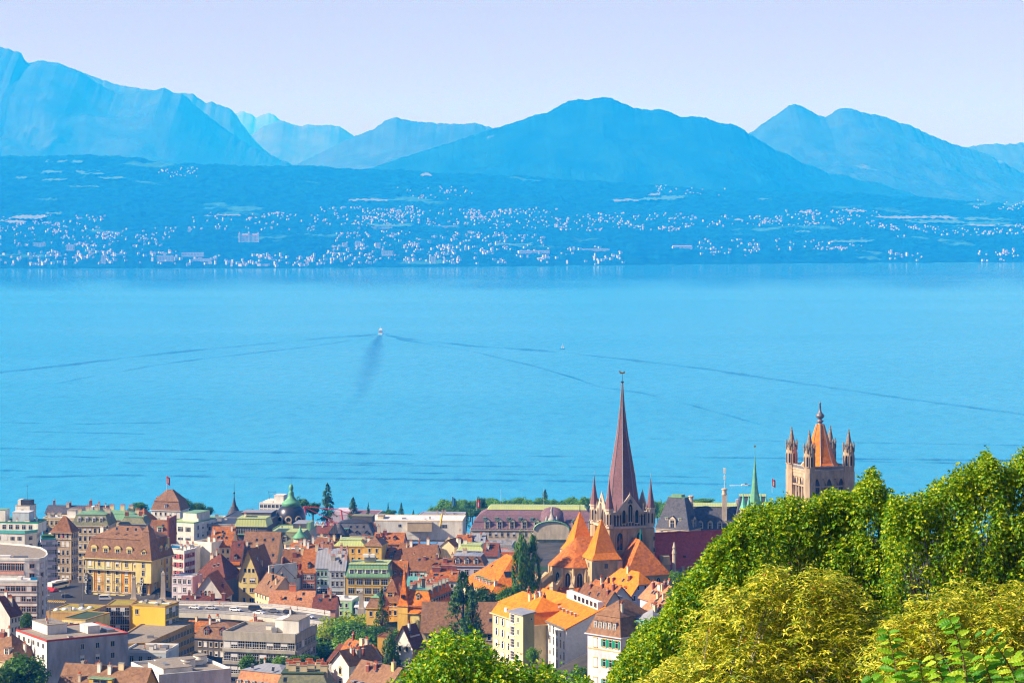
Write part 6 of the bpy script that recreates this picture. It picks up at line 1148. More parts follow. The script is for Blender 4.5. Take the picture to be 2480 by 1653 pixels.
# a scatter of chimneys and vents on plain pitched roofs
rr = random.Random(77)
for s_ in ALLB:
    if s_.rk in ('gx','gy','hip','man') and s_.o.get('category') in ('house',) and s_.W > 6:
        have = len([c for c in s_.ro.children])
        for _ in range(rr.choice((1,2,2,3)) if have < 6 else 0):
            u,v = rr.uniform(.1,.9),rr.uniform(.25,.6); s_.chim((u,v),w=rr.choice((.6,.8,1.0,1.6)),d=.7,h=rr.uniform(1.2,2.0),pots=rr.choice((0,1,2,3)),body=rr.choice(('white','concrete','redstone','cream','stone2')))
        if s_.rk in ('gx','hip') and have < 8 and rr.random() < .7: s_.sky('A',*[(rr.uniform(.15,.85),rr.uniform(.25,.6)) for _ in range(rr.choice((1,2,3)))])
    if s_.rk == 'flat' and s_.W > 9 and s_.D > 7:
        for _ in range(rr.choice((2,3,4,5))):
            u,v = rr.uniform(.12,.85),rr.uniform(.15,.8); w_,d_,h_ = rr.uniform(.5,2.2),rr.uniform(.5,1.6),rr.uniform(.4,1.5); o = MB(); o.box(0,0,0,w_,d_,h_,0); o.box(-.05,-.05,h_,w_+.05,d_+.05,h_+.1,1); o.build('roof_unit',[P[rr.choice(('metal','frame','concrete','white','grey'))],P['metal']],s_.ro,loc=(u*s_.W,v*s_.D,s_.h))
        if rr.random() < .6: o = MB(); hh_ = rr.uniform(2.5,5); o.tube((0,0,0),(0,0,hh_),.05,.03); o.tube((-.6,0,hh_*.9),(.6,0,hh_*.9),.03); o.tube((-.4,0,hh_*.75),(.4,0,hh_*.75),.03); o.build('aerial',P['metal'],s_.ro,loc=(rr.uniform(.2,.8)*s_.W,rr.uniform(.3,.7)*s_.D,s_.h))
# ================================================================ FAR SHORE TOWN, FIELDS, WAKES
rf = random.Random(5)
FW = mat("far_white_wall",(.58,.54,.51),.8,(.36,.33,.31),.03); FR = mat("far_brown_roof",(.36,.22,.17),.8,(.24,.14,.11),.05); FG = mat("far_grey_roof",(.50,.48,.47),.8,None,.05)
def far_house(w, d, h, rh, hip=False):
    b = MB(); b.box(-w/2,-d/2,-6,w/2,d/2,h,0,bottom=False)
    if rh < .8: b.box(-w/2-.3,-d/2-.3,h,w/2+.3,d/2+.3,h+.7,1)
    else:
        o = .6; b.frus((-w/2-o,-d/2-o,w/2+o,d/2+o),h,(-w/2+(3 if hip else -o),-.1,w/2-(3 if hip else -o),.1),h+rh,1,1,True)
        if not hip:
            for s in (-1,1): b.poly([(s*w/2,-d/2,h),(s*w/2,d/2,h),(s*w/2,0,h+rh*.95)][::s],0)
    return b
FP = [(far_house(11,10,7,3.2),20), (far_house(13,11,8,3.6,True),22), (far_house(9,9,6.5,3),17), (far_house(16,11,8.5,3.4,True),24), (far_house(20,12,10,.5),28), (far_house(26,13,14,.5),38), (far_house(34,16,7,.5),40), (far_house(14,13,24,.5),36)]
FPM = [p.mesh("far_house",[FW, FR if i < 4 else FG]) for i,(p,_) in enumerate(FP)]
clusters = [ # x0,x1,y0,y1,n,kind weights(small, block, hall, tower), label, group
 (0,260,524,600,80,'s',"small pale house in the large hillside village at the left of the far shore","left hillside village houses"),
 (250,430,552,606,34,'s',"small pale house on the wooded slope right of the left village","houses on the wooded slope"),
 (0,430,612,643,60,'b',"white lakefront building on the left part of the far shore","left lakefront buildings"),
 (430,900,618,645,54,'b',"white lakefront building in the town along the middle left shore","middle left lakefront buildings"),
 (460,760,518,560,36,'s',"tiny white house in the woods above the grand hotel on the far shore","houses above the far hotel"),
 (760,1000,503,548,54,'s',"tiny white house in the upper middle village of the far shore","upper middle village houses"),
 (880,1150,508,545,56,'s',"small white house in the village band above the middle of the far shore","middle village band houses"),
 (1140,1350,508,556,62,'s',"small white house in the village band right of the middle of the far shore","right middle village houses"),
 (1350,1650,518,560,66,'s',"small white house in the upper village right of the middle ridge","right upper village houses"),
 (800,1110,560,640,74,'m',"white building in the dense town rising from the middle far shore","middle far town buildings"),
 (1100,1320,566,604,38,'m',"white building on the slope right of the dense far town","slope buildings right of the far town"),
 (1000,1520,602,643,46,'b',"white lakefront building along the centre right far shore","centre right lakefront buildings"),
 (1650,1900,524,551,36,'s',"small white house in the thin village row beneath the right mountain","thin village row houses"),
 (1900,2140,512,552,48,'s',"small white house in the village by the large pale field","houses by the pale field"),
 (2130,2480,548,572,44,'s',"small white house in the village at the far right below the fields","far right village houses"),
 (1690,1840,578,622,20,'m',"white house in the small hamlet by the shore below the right woods","right shore hamlet houses"),
 (1880,2090,578,612,24,'s',"small white house in the clearing above the right shore","right clearing houses"),
 (2150,2240,612,636,6,'b',"white waterside building alone on the right wooded shore","right wooded shore buildings"),
 (2370,2480,612,634,12,'m',"white house on the shore at the far right edge","far right shore houses"),
 (385,485,411,428,14,'s',"small pink roofed house in the high hamlet under the left ridge","high hamlet houses"),
 (960,1150,452,482,14,'s',"tiny white house scattered on the high forest slope in the middle","high forest houses"),
 (1590,1760,452,474,10,'s',"tiny white house near the ridge line at the foot of the main mountain","ridge line houses"),
 (2360,2480,488,512,12,'s',"tiny white house high on the right edge plateau","right plateau houses")]
items = []
for x0,x1,y0,y1,n,kd,lab,grp in clusters:
    hubs = [(rf.uniform(x0,x1), rf.uniform(y0,y1)) for _ in range(max(2,n//9))]
    for _ in range(int(n*2.5)):
        if rf.random() < .4: h_ = rf.choice(hubs); px, py = rf.gauss(h_[0],14), rf.gauss(h_[1],4)
        else: px, py = rf.uniform(x0,x1), rf.uniform(y0,y1)
        px = min(x1,max(x0,px)); py = min(y1,max(y0,py)); py = min(py, interp(SHORE,px)-3)
        i = {'s':lambda: rf.choice((0,0,1,2,2,3)), 'm':lambda: rf.choice((0,1,1,2,3,3,4,5)), 'b':lambda: rf.choice((1,3,3,4,4,5,5,7))}[kd]()
        items.append((FP[i][1]*rf.uniform(.6,1.25)*13000/at(px,py,13000).y, i, px, py, lab, grp))
items.sort(key=lambda q: -q[0])
rest = MB(); restm = []
for k_, (sz, i, px, py, lab, grp) in enumerate(items):
    p = on_slope(px, py); p.z += 1.5; a_ = rf.gauss(.5,.35)
    hash_s = rf.uniform(.5,.85)
    if k_ < 300: tag(link('far_house', FPM[i], None, p, a_, (.68,.68,.68)), lab, 'house', grp)
    else:
        m4 = Matrix.Translation(p) @ Matrix.Rotation(a_,4,'Z'); b = FP[i][0]; o = len(rest.v); rest.v += [tuple(m4 @ (Vector(v)*hash_s)) for v in b.v]; rest.f += [tuple(o+q for q in f) for f in b.f]; rest.m += [(0 if m_ == 0 else (1 if i < 4 else 2)) for m_ in b.m]
ro = rest.build('distant_houses',[FW,FR,FG]); tag(ro,"hundreds of tiny pale houses scattered over the far shore slope","houses",None,"stuff")
def special(px0, px1, pyb, hpx, label, wings=0, rh=.5, name='far_building', d=16, towers=()):
    c = on_slope((px0+px1)/2, pyb); w = (px1-px0)*c.y/F; h = hpx*c.y/F; r = thing(name, label, 'building', (c.x,c.y,c.z+3), .12)
    b = far_house(w,d,h,rh,True); b.build('wall',[FW,FR if rh > 1 else FG],r)
    for u,th in towers: t = far_house(8,d+2,h*th,h*.35,True); t.build('tower',[FW,FR],r,loc=(u*w,0,0))
    n = int(w/7); g_ = MB(); g_.box(-1.1,-.2,0,1.1,.1,2.6); gm = g_.mesh('window',[P['glass']])
    for q in range(n):
        for z in range(int(h/5)): link('window',gm,r,(-w/2+w*(q+.5)/n,-d/2,1.5+z*4.6))
    return r
special(578,627,588,15,"grand old hotel with central tower and terracotta roofs on the wooded far slope",rh=7,name='far_hotel',d=20,towers=((-.46,1.15),(0,1.25),(.46,1.15)))
special(440,494,622,7,"long low white hall on the middle left far shore",name='far_hall',d=40); special(470,512,634,5,"long white shed roof right of the long white hall on the far shore",name='far_hall',d=30)
for px, lab in ((835,"leftmost of three pale tower blocks above the far town"),(866,"middle one of three pale tower blocks above the far town"),(915,"rightmost of three pale tower blocks above the far town")): special(px-6,px+6,600,11,lab,name='far_tower_block',d=14)
special(455,462,562,8,"small white church tower on the far wooded slope",rh=6,name='far_church',d=9)
special(925,952,623,9,"pale apartment block at the water front of the far town",name='far_apartment_block',d=16); special(1040,1056,635,14,"white lakeside villa block right of the far town front",name='far_villa',d=14)
special(1255,1330,614,4,"long flat factory hall on the centre far shore",name='far_factory',d=60); special(1410,1475,610,4,"long flat white shed among trees on the right far shore",name='far_factory',d=50); special(1628,1676,603,4,"long low mauve roofed shed on the right far shore",rh=5,name='far_shed',d=30); special(1050,1110,553,4,"long white hall across the middle of the far village",name='far_hall',d=26); special(900,950,553,4,"long grey hall in the left of the far village",name='far_hall',d=26)
special(160,180,608,12,"stepped white apartment block above the left lakefront",name='far_apartment_block',d=20); special(80,110,600,8,"wide white apartment block in the left village",name='far_apartment_block',d=20); special(245,256,640,18,"tall pinkish lakefront block on the left far shore",name='far_tower_block',d=14); special(380,420,632,12,"cluster block of white lakefront flats",name='far_apartment_block',d=18)
fm = [mat("wheat_field",(.24,.25,.16),.95,(.13,.17,.10),.02), mat("meadow_field",(.08,.20,.10),.95,(.04,.13,.07),.02)]
fields = [(100,150,417,424,1),(190,250,416,428,1),(40,65,432,437,1),(105,160,437,442,1),(240,300,432,437,1),(100,200,392,398,1),(30,110,525,536,0),(0,60,537,546,0),(110,150,519,524,1),(845,940,486,492,0),(1485,1545,487,492,0),(1550,1640,482,490,1),(1575,1600,472,478,0),(1020,1045,422,432,0),(2050,2096,512,518,0),(2120,2310,527,534,0),(2200,2330,536,546,1),(2340,2440,530,540,1),(2345,2470,548,553,0),(1840,1880,484,488,1),(1925,1960,564,568,1),(2010,2110,586,592,1),(1200,1290,594,600,1),(900,990,548,554,1),(170,240,455,458,1),(1600,1660,478,486,1),(490,580,524,528,0),(1780,1800,534,540,0)]
for x0,x1,y0,y1,k_ in fields:
    nx, ny = max(3,int((x1-x0)/5)), 4; vs, fs = [], []
    for j in range(ny+1):
        for i in range(nx+1):
            sk = .25*(x1-x0)*(j/ny-.5)*math.sin(x0); jx = rf.uniform(-5,5) if i in (0,nx) else 0; jy = rf.uniform(-1.8,1.8) if j in (0,ny) else 0
            p = on_slope(x0+(x1-x0)*i/nx+sk+jx, (y0+y1)/2+.72*((y0-y1)/2+(y1-y0)*j/ny)+jy); q = shore_at(x0+(x1-x0)*i/nx+sk+jx, (y0+y1)/2+.72*((y0-y1)/2+(y1-y0)*j/ny)+jy); vs.append((p.x,p.y,q.z+13))
    for j in range(ny):
        for i in range(nx): a = j*(nx+1)+i; fs.append((a,a+1,a+nx+2,a+nx+1))
    me = bpy.data.meshes.new('field'); me.from_pydata(vs,[],fs); me.materials.append(fm[k_]); struct(link('field',me))
# wakes: smooth strips of disturbed water
mwk = m_water("wake_water",(.002,.19,.44),.24,.03,.5,(.002,.16,.40),.5); 
t_ = mwk.node_tree; pb = t_.nodes["Principled BSDF"]; at_ = t_.nodes.new("ShaderNodeAttribute"); at_.attribute_name = "strength"; tcw = t_.nodes.new("ShaderNodeTexCoord"); nw_ = t_.nodes.new("ShaderNodeTexNoise"); nw_.inputs["Scale"].default_value = .02; nw_.inputs["Detail"].default_value = 4
t_.links.new(tcw.outputs["Object"], nw_.inputs["Vector"]); mu = t_.nodes.new("ShaderNodeMath"); mu.operation = 'MULTIPLY_ADD'; mu.inputs[2].default_value = -.15; mr_ = t_.nodes.new("ShaderNodeMath"); mr_.operation = 'ADD'; t_.links.new(nw_.outputs[0], mr_.inputs[0]); mr_.inputs[1].default_value = .75
t_.links.new(at_.outputs["Fac"], mu.inputs[0]); t_.links.new(mr_.outputs[0], mu.inputs[1]); mu.use_clamp = True; t_.links.new(mu.outputs[0], t_.nodes["cover"].inputs[0])
def strength(me, vals):
    a = me.attributes.new("strength",'FLOAT','POINT'); a.data.foreach_set("value", vals)
def wake(pts, hw, label, z=.25, seed=0):
    vs, fs = [], []; prev = None; r_ = random.Random(seed); k_ = 0; P2 = []
    for (x0,y0),(x1,y1) in zip(pts,pts[1:]):
        n = max(2,int(abs(x1-x0)/6+abs(y1-y0)/3))
        P2 += [(x0+(x1-x0)*i/n, y0+(y1-y0)*i/n) for i in range(n)]
    P2.append(pts[-1]); N = len(P2)
    for i,(px,py) in enumerate(P2):
        w = (hw[0]+(hw[1]-hw[0])*i/N)*(.55+.9*abs(noise.noise((px*.03,seed*3.1,0)))+.3*noise.noise((px*.15,seed,4))); py += .8*noise.noise((px*.02,seed,9)); w = max(.15,w)
        w *= 2.6; a,c_,b = (lake(px,py-w),lake(px,py),lake(px,py+w)); vs += [(a.x,a.y,z),(c_.x,c_.y,z),(b.x,b.y,z)]
    for i in range(N-1):
        fs += [(3*i,3*i+1,3*i+4,3*i+3),(3*i+1,3*i+2,3*i+5,3*i+4)]
    me = bpy.data.meshes.new('boat_wake'); me.from_pydata(vs,[],fs); me.materials.append(mwk); strength(me,[q for i in range(N) for q in (0,.38+.5*noise.noise((P2[i][0]*.012+7,seed*1.7,2)),0)]); o = link('boat_wake',me); tag(o,label,'wake',None,'stuff')
wake([(912,810),(800,817),(600,836),(400,855),(200,879),(-20,904)],(1.6,2.6),"left arm of the ferry wake",seed=1); wake([(905,815),(760,838),(600,856),(400,880),(200,915),(60,945)],(.8,1.6),"faint inner left arm of the ferry wake",seed=2,z=.3)
wake([(935,812),(1000,822),(1150,838),(1300,848),(1500,868),(1700,892),(1900,922),(2200,966),(2480,1003)],(1.5,2.6),"right arm of the ferry wake",seed=3,z=.35); wake([(960,820),(1150,852),(1300,888),(1400,918),(1450,936),(1560,952),(1700,988),(1850,1030)],(1.0,2.0),"inner right arm of the ferry wake",seed=4,z=.4)
wake([(-20,1085),(300,1089),(700,1095),(1200,1103),(1700,1107),(2500,1115)],(1.6,1.8),"long wake line across the near lake",seed=5,z=.3); wake([(-20,1102),(300,1108),(700,1117),(1000,1122)],(1.2,1.2),"second wake line on the left near lake",seed=6,z=.35); wake([(-20,1156),(300,1150),(800,1158),(1300,1163),(1760,1172)],(2.2,2.2),"broad wake band near the town shore",seed=7,z=.3); wake([(-20,1138),(200,1142),(500,1140)],(1.2,1.0),"short wake line at the left",seed=8,z=.35); wake([(-20,1022),(200,1026),(420,1022)],(.8,.7),"faint streak on the left lake",seed=9,z=.3); wake([(1900,1112),(2150,1118),(2500,1124)],(1.2,1.2),"wake line right of the bell tower",seed=10,z=.4); wake([(60,1045),(350,1050)],(.7,.7),"short faint streak on the left lake",seed=12,z=.4); wake([(1640,675),(1900,668),(2500,661)],(.7,1.0),"smooth streak near the right far shore",seed=13,z=.3); wake([(1900,690),(2200,684),(2500,680)],(.6,.8),"thin smooth streak near the right far shore",seed=14,z=.3)
wake([(300,1120),(900,1126),(1500,1131)],(.8,1.2),"faint wake line across the middle of the near lake",seed=15,z=.45); wake([(700,1142),(1200,1147),(1720,1155)],(.8,1.0),"thin wake line left of the main spire near the town",seed=16,z=.45); wake([(1560,1062),(2000,1070),(2480,1078)],(.6,.9),"faint streak right of the spire on the lake",seed=17,z=.45)
mcal = m_water("calm_water",(.012,.30,.50),.11,.03,.14,(.010,.25,.46),1.15); t_ = mcal.node_tree; at_ = t_.nodes.new("ShaderNodeAttribute"); at_.attribute_name = "strength"; t_.links.new(at_.outputs["Fac"], t_.nodes["cover"].inputs[0])
rows_ = [(651.5,1),(660,.95),(667,.85),(674,.65),(682,.4),(692,.18),(706,0)]; vs, fs, st_v = [], [], []; nc = 60
for j,(py,a) in enumerate(rows_):
    for i in range(nc+1): px = -150+2800*i/nc; e = interp(SHORE,px)-651; q = lake(px,py+e*(1-j/6)+(4*noise.noise((px*.004,j,3)) if 0 < j < 6 else 0)); vs.append((q.x,q.y,.12)); st_v.append(max(0,min(1,a+.35*noise.noise((px*.006,j*.7,5)) if 1 < j < 6 else a)))
for j in range(6):
    for i in range(nc): a = j*(nc+1)+i; fs.append((a,a+1,a+nc+2,a+nc+1))
me = bpy.data.meshes.new('calm_water'); me.from_pydata(vs,[],fs); me.materials.append(mcal); strength(me,st_v); struct(link('calm_water',me))
tr = [(919,812,8,.6),(911,826,20,.58),(905,845,34,.46),(899,870,46,.38),(890,900,54,.3),(876,940,52,.26),(862,975,48,.15),(855,1010,30,0)]
vs = []
for px,py,hw,_ in tr: vs += [(q.x,q.y,.3) for q in (lake(px-hw,py),lake(px,py),lake(px+hw,py))]
me = bpy.data.meshes.new('boat_wake'); me.from_pydata(vs,[],[(3*i+j,3*i+j+1,3*i+j+4,3*i+j+3) for i in range(len(tr)-1) for j in (0,1)]); me.materials.append(mwk); strength(me,[q for t in tr for q in (0,t[3],0)]); tag(link('boat_wake',me),"dark smooth trail straight behind the ferry",'wake',None,'stuff')
# ================================================================ TREES
def m_leaf(name, c0, c1, c2, tr=.35, pos=(.15,.55,.95)):
    m = bpy.data.materials.new(name); m.use_nodes = True; t = m.node_tree; b = t.nodes["Principled BSDF"]; out = t.nodes["Material Output"]
    gi = t.nodes.new("ShaderNodeNewGeometry"); r = t.nodes.new("ShaderNodeValToRGB"); r.color_ramp.elements[0].position = pos[0]; r.color_ramp.elements[1].position = pos[2]; e = r.color_ramp.elements.new(pos[1])
    r.color_ramp.elements[0].color = (*c0,1); e.color = (*c1,1); r.color_ramp.elements[2].color = (*c2,1)
    t.links.new(gi.outputs["Random Per Island"], r.inputs[0]); t.links.new(r.outputs[0], b.inputs["Base Color"]); b.inputs["Roughness"].default_value = .5; b.inputs["Specular IOR Level"].default_value = .35
    tl = t.nodes.new("ShaderNodeBsdfTranslucent"); hs = t.nodes.new("ShaderNodeHueSaturation"); hs.inputs["Value"].default_value = 1.5; hs.inputs["Hue"].default_value = .49; t.links.new(r.outputs[0], hs.inputs["Color"]); t.links.new(hs.outputs[0], tl.inputs[0])
    mx = t.nodes.new("ShaderNodeMixShader"); mx.inputs[0].default_value = tr; t.links.new(b.outputs[0], mx.inputs[1]); t.links.new(tl.outputs[0], mx.inputs[2]); t.links.new(mx.outputs[0], out.inputs[0])
    return m
LM = dict(mid=m_leaf("leaf_mid",(.025,.10,.004),(.05,.17,.005),(.12,.27,.008)), dark=m_leaf("leaf_dark",(.018,.075,.006),(.035,.12,.007),(.08,.19,.009)), light=m_leaf("leaf_light",(.05,.17,.005),(.11,.28,.006),(.22,.38,.01)), yellow=m_leaf("leaf_yellow",(.13,.25,.004),(.28,.38,.004),(.46,.47,.01)), lake=m_leaf("leaf_lake",(.05,.20,.006),(.11,.30,.008),(.22,.42,.01)))
BARK = mat("bark",(.10,.075,.05),.95,(.05,.04,.03),6); BARKP = mat("pale_bark",(.42,.38,.30),.9,(.22,.2,.16),6)
rt = random.Random(8)
def rdir(r=rt):
    while True:
        v = Vector((r.uniform(-1,1),r.uniform(-1,1),r.uniform(-1,1)))
        if .05 < v.length < 1: return v.normalized()
def leafquad(V, Fc, p, n, s, r=rt):
    t = n.orthogonal().normalized(); t.rotate(Matrix.Rotation(r.uniform(0,6.28),3,n)); u = n.cross(t); i = len(V)
    V += [tuple(p+t*s*1.2),tuple(p+u*s*.7),tuple(p-t*s*1.2),tuple(p-u*s*.7)]; Fc.append((i,i+1,i+2,i+3))
def proto_broad(seed, nb=46, nl=62, flat=.85, top=1.0):
    r = random.Random(seed); V, Fc = [], []
    for k in range(nb):
        d = rdir(r); d.z = d.z*.8+.15; q = r.uniform(.45,.84)*(.8+.35*noise.noise(d*1.7+Vector((seed,0,0)))); c = Vector((d.x*q, d.y*q, 1.0+d.z*q*flat)); cr = r.uniform(.17,.33)
        for l in range(nl): e = rdir(r); p = c+Vector((e.x,e.y,e.z*.8))*cr*r.uniform(.6,1.05); leafquad(V,Fc,p,(e+rdir(r)*.7+Vector((0,0,.4))).normalized(),r.uniform(.035,.062),r)
    return V, Fc
def proto_conifer(seed, n=3000, droop=.25, pw=1.0, ragged=.25):
    r = random.Random(seed); V, Fc = [], []; nb = 110
    br = [(r.uniform(0,1)**.85, r.uniform(0,6.283), r.uniform(1-ragged,1.06)) for _ in range(nb)]
    for k in range(n):
        h,a,m_ = br[r.randrange(nb)]; R_ = (1-h)**pw*m_+.03; t = r.uniform(.25,1); a2 = a+r.gauss(0,.16); p = Vector((math.cos(a2)*R_*t, math.sin(a2)*R_*t, h*2-droop*R_*t+r.gauss(0,.035)))
        leafquad(V,Fc,p,(Vector((math.cos(a)*.4,math.sin(a)*.4,.8))+rdir(r)*.6).normalized(),r.uniform(.035,.065)*(1-.45*h),r)
    return V, Fc
def proto_column(seed, n=2600):
    r = random.Random(seed); V, Fc = [], []; cl = [(r.uniform(0.02,1),r.uniform(0,6.283),r.uniform(.1,.2)) for _ in range(60)]
    for k in range(n):
        h,a,cr = cl[r.randrange(60)]; R_ = (math.sin(math.pi*min(1,(h*.85+.13)))**.6)*.78; c = Vector((math.cos(a)*R_*.8,math.sin(a)*R_*.8,h*2)); e = rdir(r); p = c+Vector((e.x,e.y,e.z*1.6))*cr*1.3*r.uniform(.5,1); leafquad(V,Fc,p,(e+Vector((math.cos(a),math.sin(a),.3))).normalized(),r.uniform(.04,.075),r)
    return V, Fc
def pmesh(vf, nm='crown'):
    me = bpy.data.meshes.new(nm); me.from_pydata(vf[0],[],vf[1]); me.materials.append(LM['mid']); return me
PB = [pmesh(proto_broad(s)) for s in (1,2,3,4,5)]; PC = [pmesh(proto_conifer(s)) for s in (1,2)]; PS = [pmesh(proto_conifer(7,6500,.12,.6,.32)),pmesh(proto_conifer(9,5500,.2,.5,.45))]; PK = [pmesh(proto_column(s)) for s in (1,2)]
def trunk_mesh():
    b = MB(); b.tube((0,0,-.4),(0,0,.7),.09,.06,7)
    for a in range(5): c,s = math.cos(a*1.26),math.sin(a*1.26); b.tube((0,0,.4+.08*a),(c*.45,s*.45,.95+.1*a),.035,.012,5)
    b.tube((0,0,.7),(0,0,1.5),.06,.015,6); return b.mesh('trunk',[BARK])
TM = trunk_mesh()
def tree(kind, px, top, bot, w, Y, lm, label, group=None, name=None):
    c = at(px, bot, Y); GROUND.append((c.x, c.y, c.z+.3)); hh = (bot-top)*Y/F; ww = w*Y/F/2; me = rt.choice({'b':PB,'c':PC,'s':PS,'k':PK}[kind])
    r = thing(name or {'b':'broadleaf_tree','c':'spruce_tree','s':'cedar_tree','k':'cypress_tree'}[kind], label, 'tree', c, rt.uniform(0,6.28), group)
    k_ = {'b':(ww/.95,ww/.95,hh/1.8),'c':(ww,ww,hh/2),'s':(ww,ww,hh/2),'k':(ww/.85,ww/.85,hh/2.1)}[kind]
    o = link('crown', me, r, (0,0,0 if kind != 'b' else -hh*.02), 0, k_); o.material_slots[0].link = 'OBJECT'; o.material_slots[0].material = LM[lm]
    link('trunk', TM, r, None, 0, (k_[0],k_[0],k_[2])); return r
T = [('b',812,1478,1575,140,905,'yellow',"yellow green rounded tree at the right end of the bridge"),('b',878,1466,1580,140,900,'yellow',"tall yellow green tree in front of the stone pillar"),('b',790,1528,1605,120,880,'mid',"mid green tree below the yellow green trees, left"),('b',850,1524,1610,120,870,'light',"bright green bushy tree below the yellow green trees, middle"),('b',905,1522,1620,110,865,'mid',"leafy green tree between the yellow tree and the ochre house"),('b',955,1510,1600,84,865,'mid',"green tree against the ochre house wall"),('c',925,1423,1545,74,880,'dark',"slim dark conifer rising left of the turret house"),('k',945,1535,1650,58,792,'dark',"dark green cypress in front of the white villa"),
 ('b',846,1488,1570,116,878,'light',"light green tree filling the gap between the yellow green pair and the conifer"),('b',898,1502,1578,92,872,'mid',"bushy green tree left of the slim conifer"),('b',800,1506,1580,100,882,'yellow',"low yellow green tree at the left foot of the yellow green pair"),
 ('b',603,1573,1650,66,792,'mid',"round green tree before the left of the concrete block"),('b',645,1580,1650,44,795,'dark',"small dark tree in the middle before the concrete block"),('b',683,1577,1650,62,792,'light',"bright green round tree before the right of the concrete block"),('b',740,1572,1640,90,800,'mid',"yellowish feathery green tree right of the concrete block"),('b',800,1560,1630,90,830,'mid',"low green tree above the dark red roof"),('b',860,1580,1630,60,800,'yellow',"small yellow bush above the small white gabled house"),('b',770,1545,1600,80,850,'dark',"dark conifer clump at the right edge of the concrete block"),
 ('s',1122,1385,1560,122,842,'dark',"tall dark spruce with ragged double top in front of the brown hall"),('c',1144,1412,1560,96,838,'dark',"shorter spruce leaning on the tall dark spruce"),('b',1168,1413,1485,78,892,'dark',"dark round tree before the orange dormers"),('b',1105,1420,1480,60,905,'dark',"dark leafy tree left of the orange roof corner"),('k',1262,1293,1470,56,884,'mid',"tall columnar cypress, left of the pair before the apse"),('k',1290,1302,1470,48,886,'mid',"tall columnar cypress, right of the pair before the apse"),('b',1238,1405,1490,90,880,'mid',"green tree at the foot of the cypress pair"),('b',1290,1415,1480,60,875,'dark',"dark shrub right at the foot of the cypress pair"),('b',1638,1374,1425,44,880,'light',"pale feathery tree against the cathedral nave wall"),
 ('b',58,1572,1700,150,705,'mid',"large green tree in the bottom left corner"),('b',20,1600,1700,90,700,'dark',"dark tree at the bottom left edge"),('b',64,1470,1545,44,862,'dark',"dark tree between the left white offices and the red edged block"),('b',14,1443,1462,50,884,'light',"bright shrub on the terrace at the left edge"),('b',478,1572,1630,56,840,'dark',"dark tree in the shade at the end of the curved office"),
 ('b',336,1211,1252,58,1430,'mid',"round green tree left of the brown pavilion roof"),('b',448,1203,1255,56,1430,'mid',"green tree right of the brown pavilion roof"),('b',482,1211,1255,46,1440,'mid',"green tree second right of the brown pavilion roof"),('b',506,1221,1256,36,1440,'dark',"small dark tree third right of the brown pavilion roof"),('b',264,1219,1240,16,1400,'dark',"tiny tree between white lofts on the left skyline"),('b',604,1229,1262,60,1440,'dark',"dark tree between the bell turret and white tower"),('b',725,1199,1262,66,1450,'mid',"green tree right behind the black dome"),('b',758,1207,1262,50,1460,'dark',"dark tree left of the big cedar"),('s',793,1171,1262,54,1455,'dark',"tall dark cedar with rounded top on the lake skyline"),('s',855,1204,1266,40,1400,'dark',"umbrella shaped dark pine right of the red crane"),('c',892,1216,1264,24,1400,'dark',"small slim conifer right of the umbrella pine"),('b',940,1228,1264,46,1400,'mid',"olive green round tree above the white gallery"),('c',940,1217,1262,18,1410,'dark',"thin conifer tip behind the olive green tree"),('c',972,1217,1264,36,1400,'dark',"pointed spruce above the middle of the white gallery"),('c',1001,1234,1264,22,1400,'dark',"small pointed spruce right of the pointed spruce"),
 ('b',1030,1236,1262,44,1480,'dark',"dark shrub at the left end of the lakeside trees"),('b',1165,1195,1250,30,1640,'dark',"dark tree standing out in the lakeside tree belt"),('s',1320,1185,1232,32,1720,'dark',"dark umbrella pine topping the lakeside tree belt"),('c',1130,1232,1275,26,1380,'dark',"dark conifer at the left end of the purple palace"),('b',1700,1203,1225,70,1600,'lake',"green tree tops above the slate palace roof"),
 ('b',1290,1560,1620,44,690,'light',"feathery pale shrub in front of the white apartment block"),('b',1405,1608,1660,60,660,'mid',"low bush at the foot of the grey house")]
for a in T: tree(*a)
for i in range(30):
    px = 1048+i*13.6+rt.uniform(-4,4); tp = interp([(1040,1222),(1070,1206),(1200,1199),(1440,1198)],px)+rt.uniform(-4,6)
    tree('b',px,tp,tp+48,rt.uniform(34,48),1690+rt.uniform(-40,60),'lake',"round green tree in the dense lakeside belt behind the purple palace","lakeside tree belt")
for i in range(8):
    px = 1575+i*9; tp = 1203+rt.uniform(-5,8)+i*.8; tree('b',px,tp,tp+60,rt.uniform(30,42),1560+rt.uniform(-40,40),'lake',"green tree between the spire and the slate palace","trees between spire and palace")
for i in range(14):
    px = 1040+i*13; tp = interp([(1030,1240),(1060,1226),(1220,1222)],px)+rt.uniform(-3,4); tree('b',px,tp,tp+36,rt.uniform(26,36),1600+rt.uniform(-30,30),'mid',"lower green tree at the front of the lakeside belt","front row of the lakeside belt")
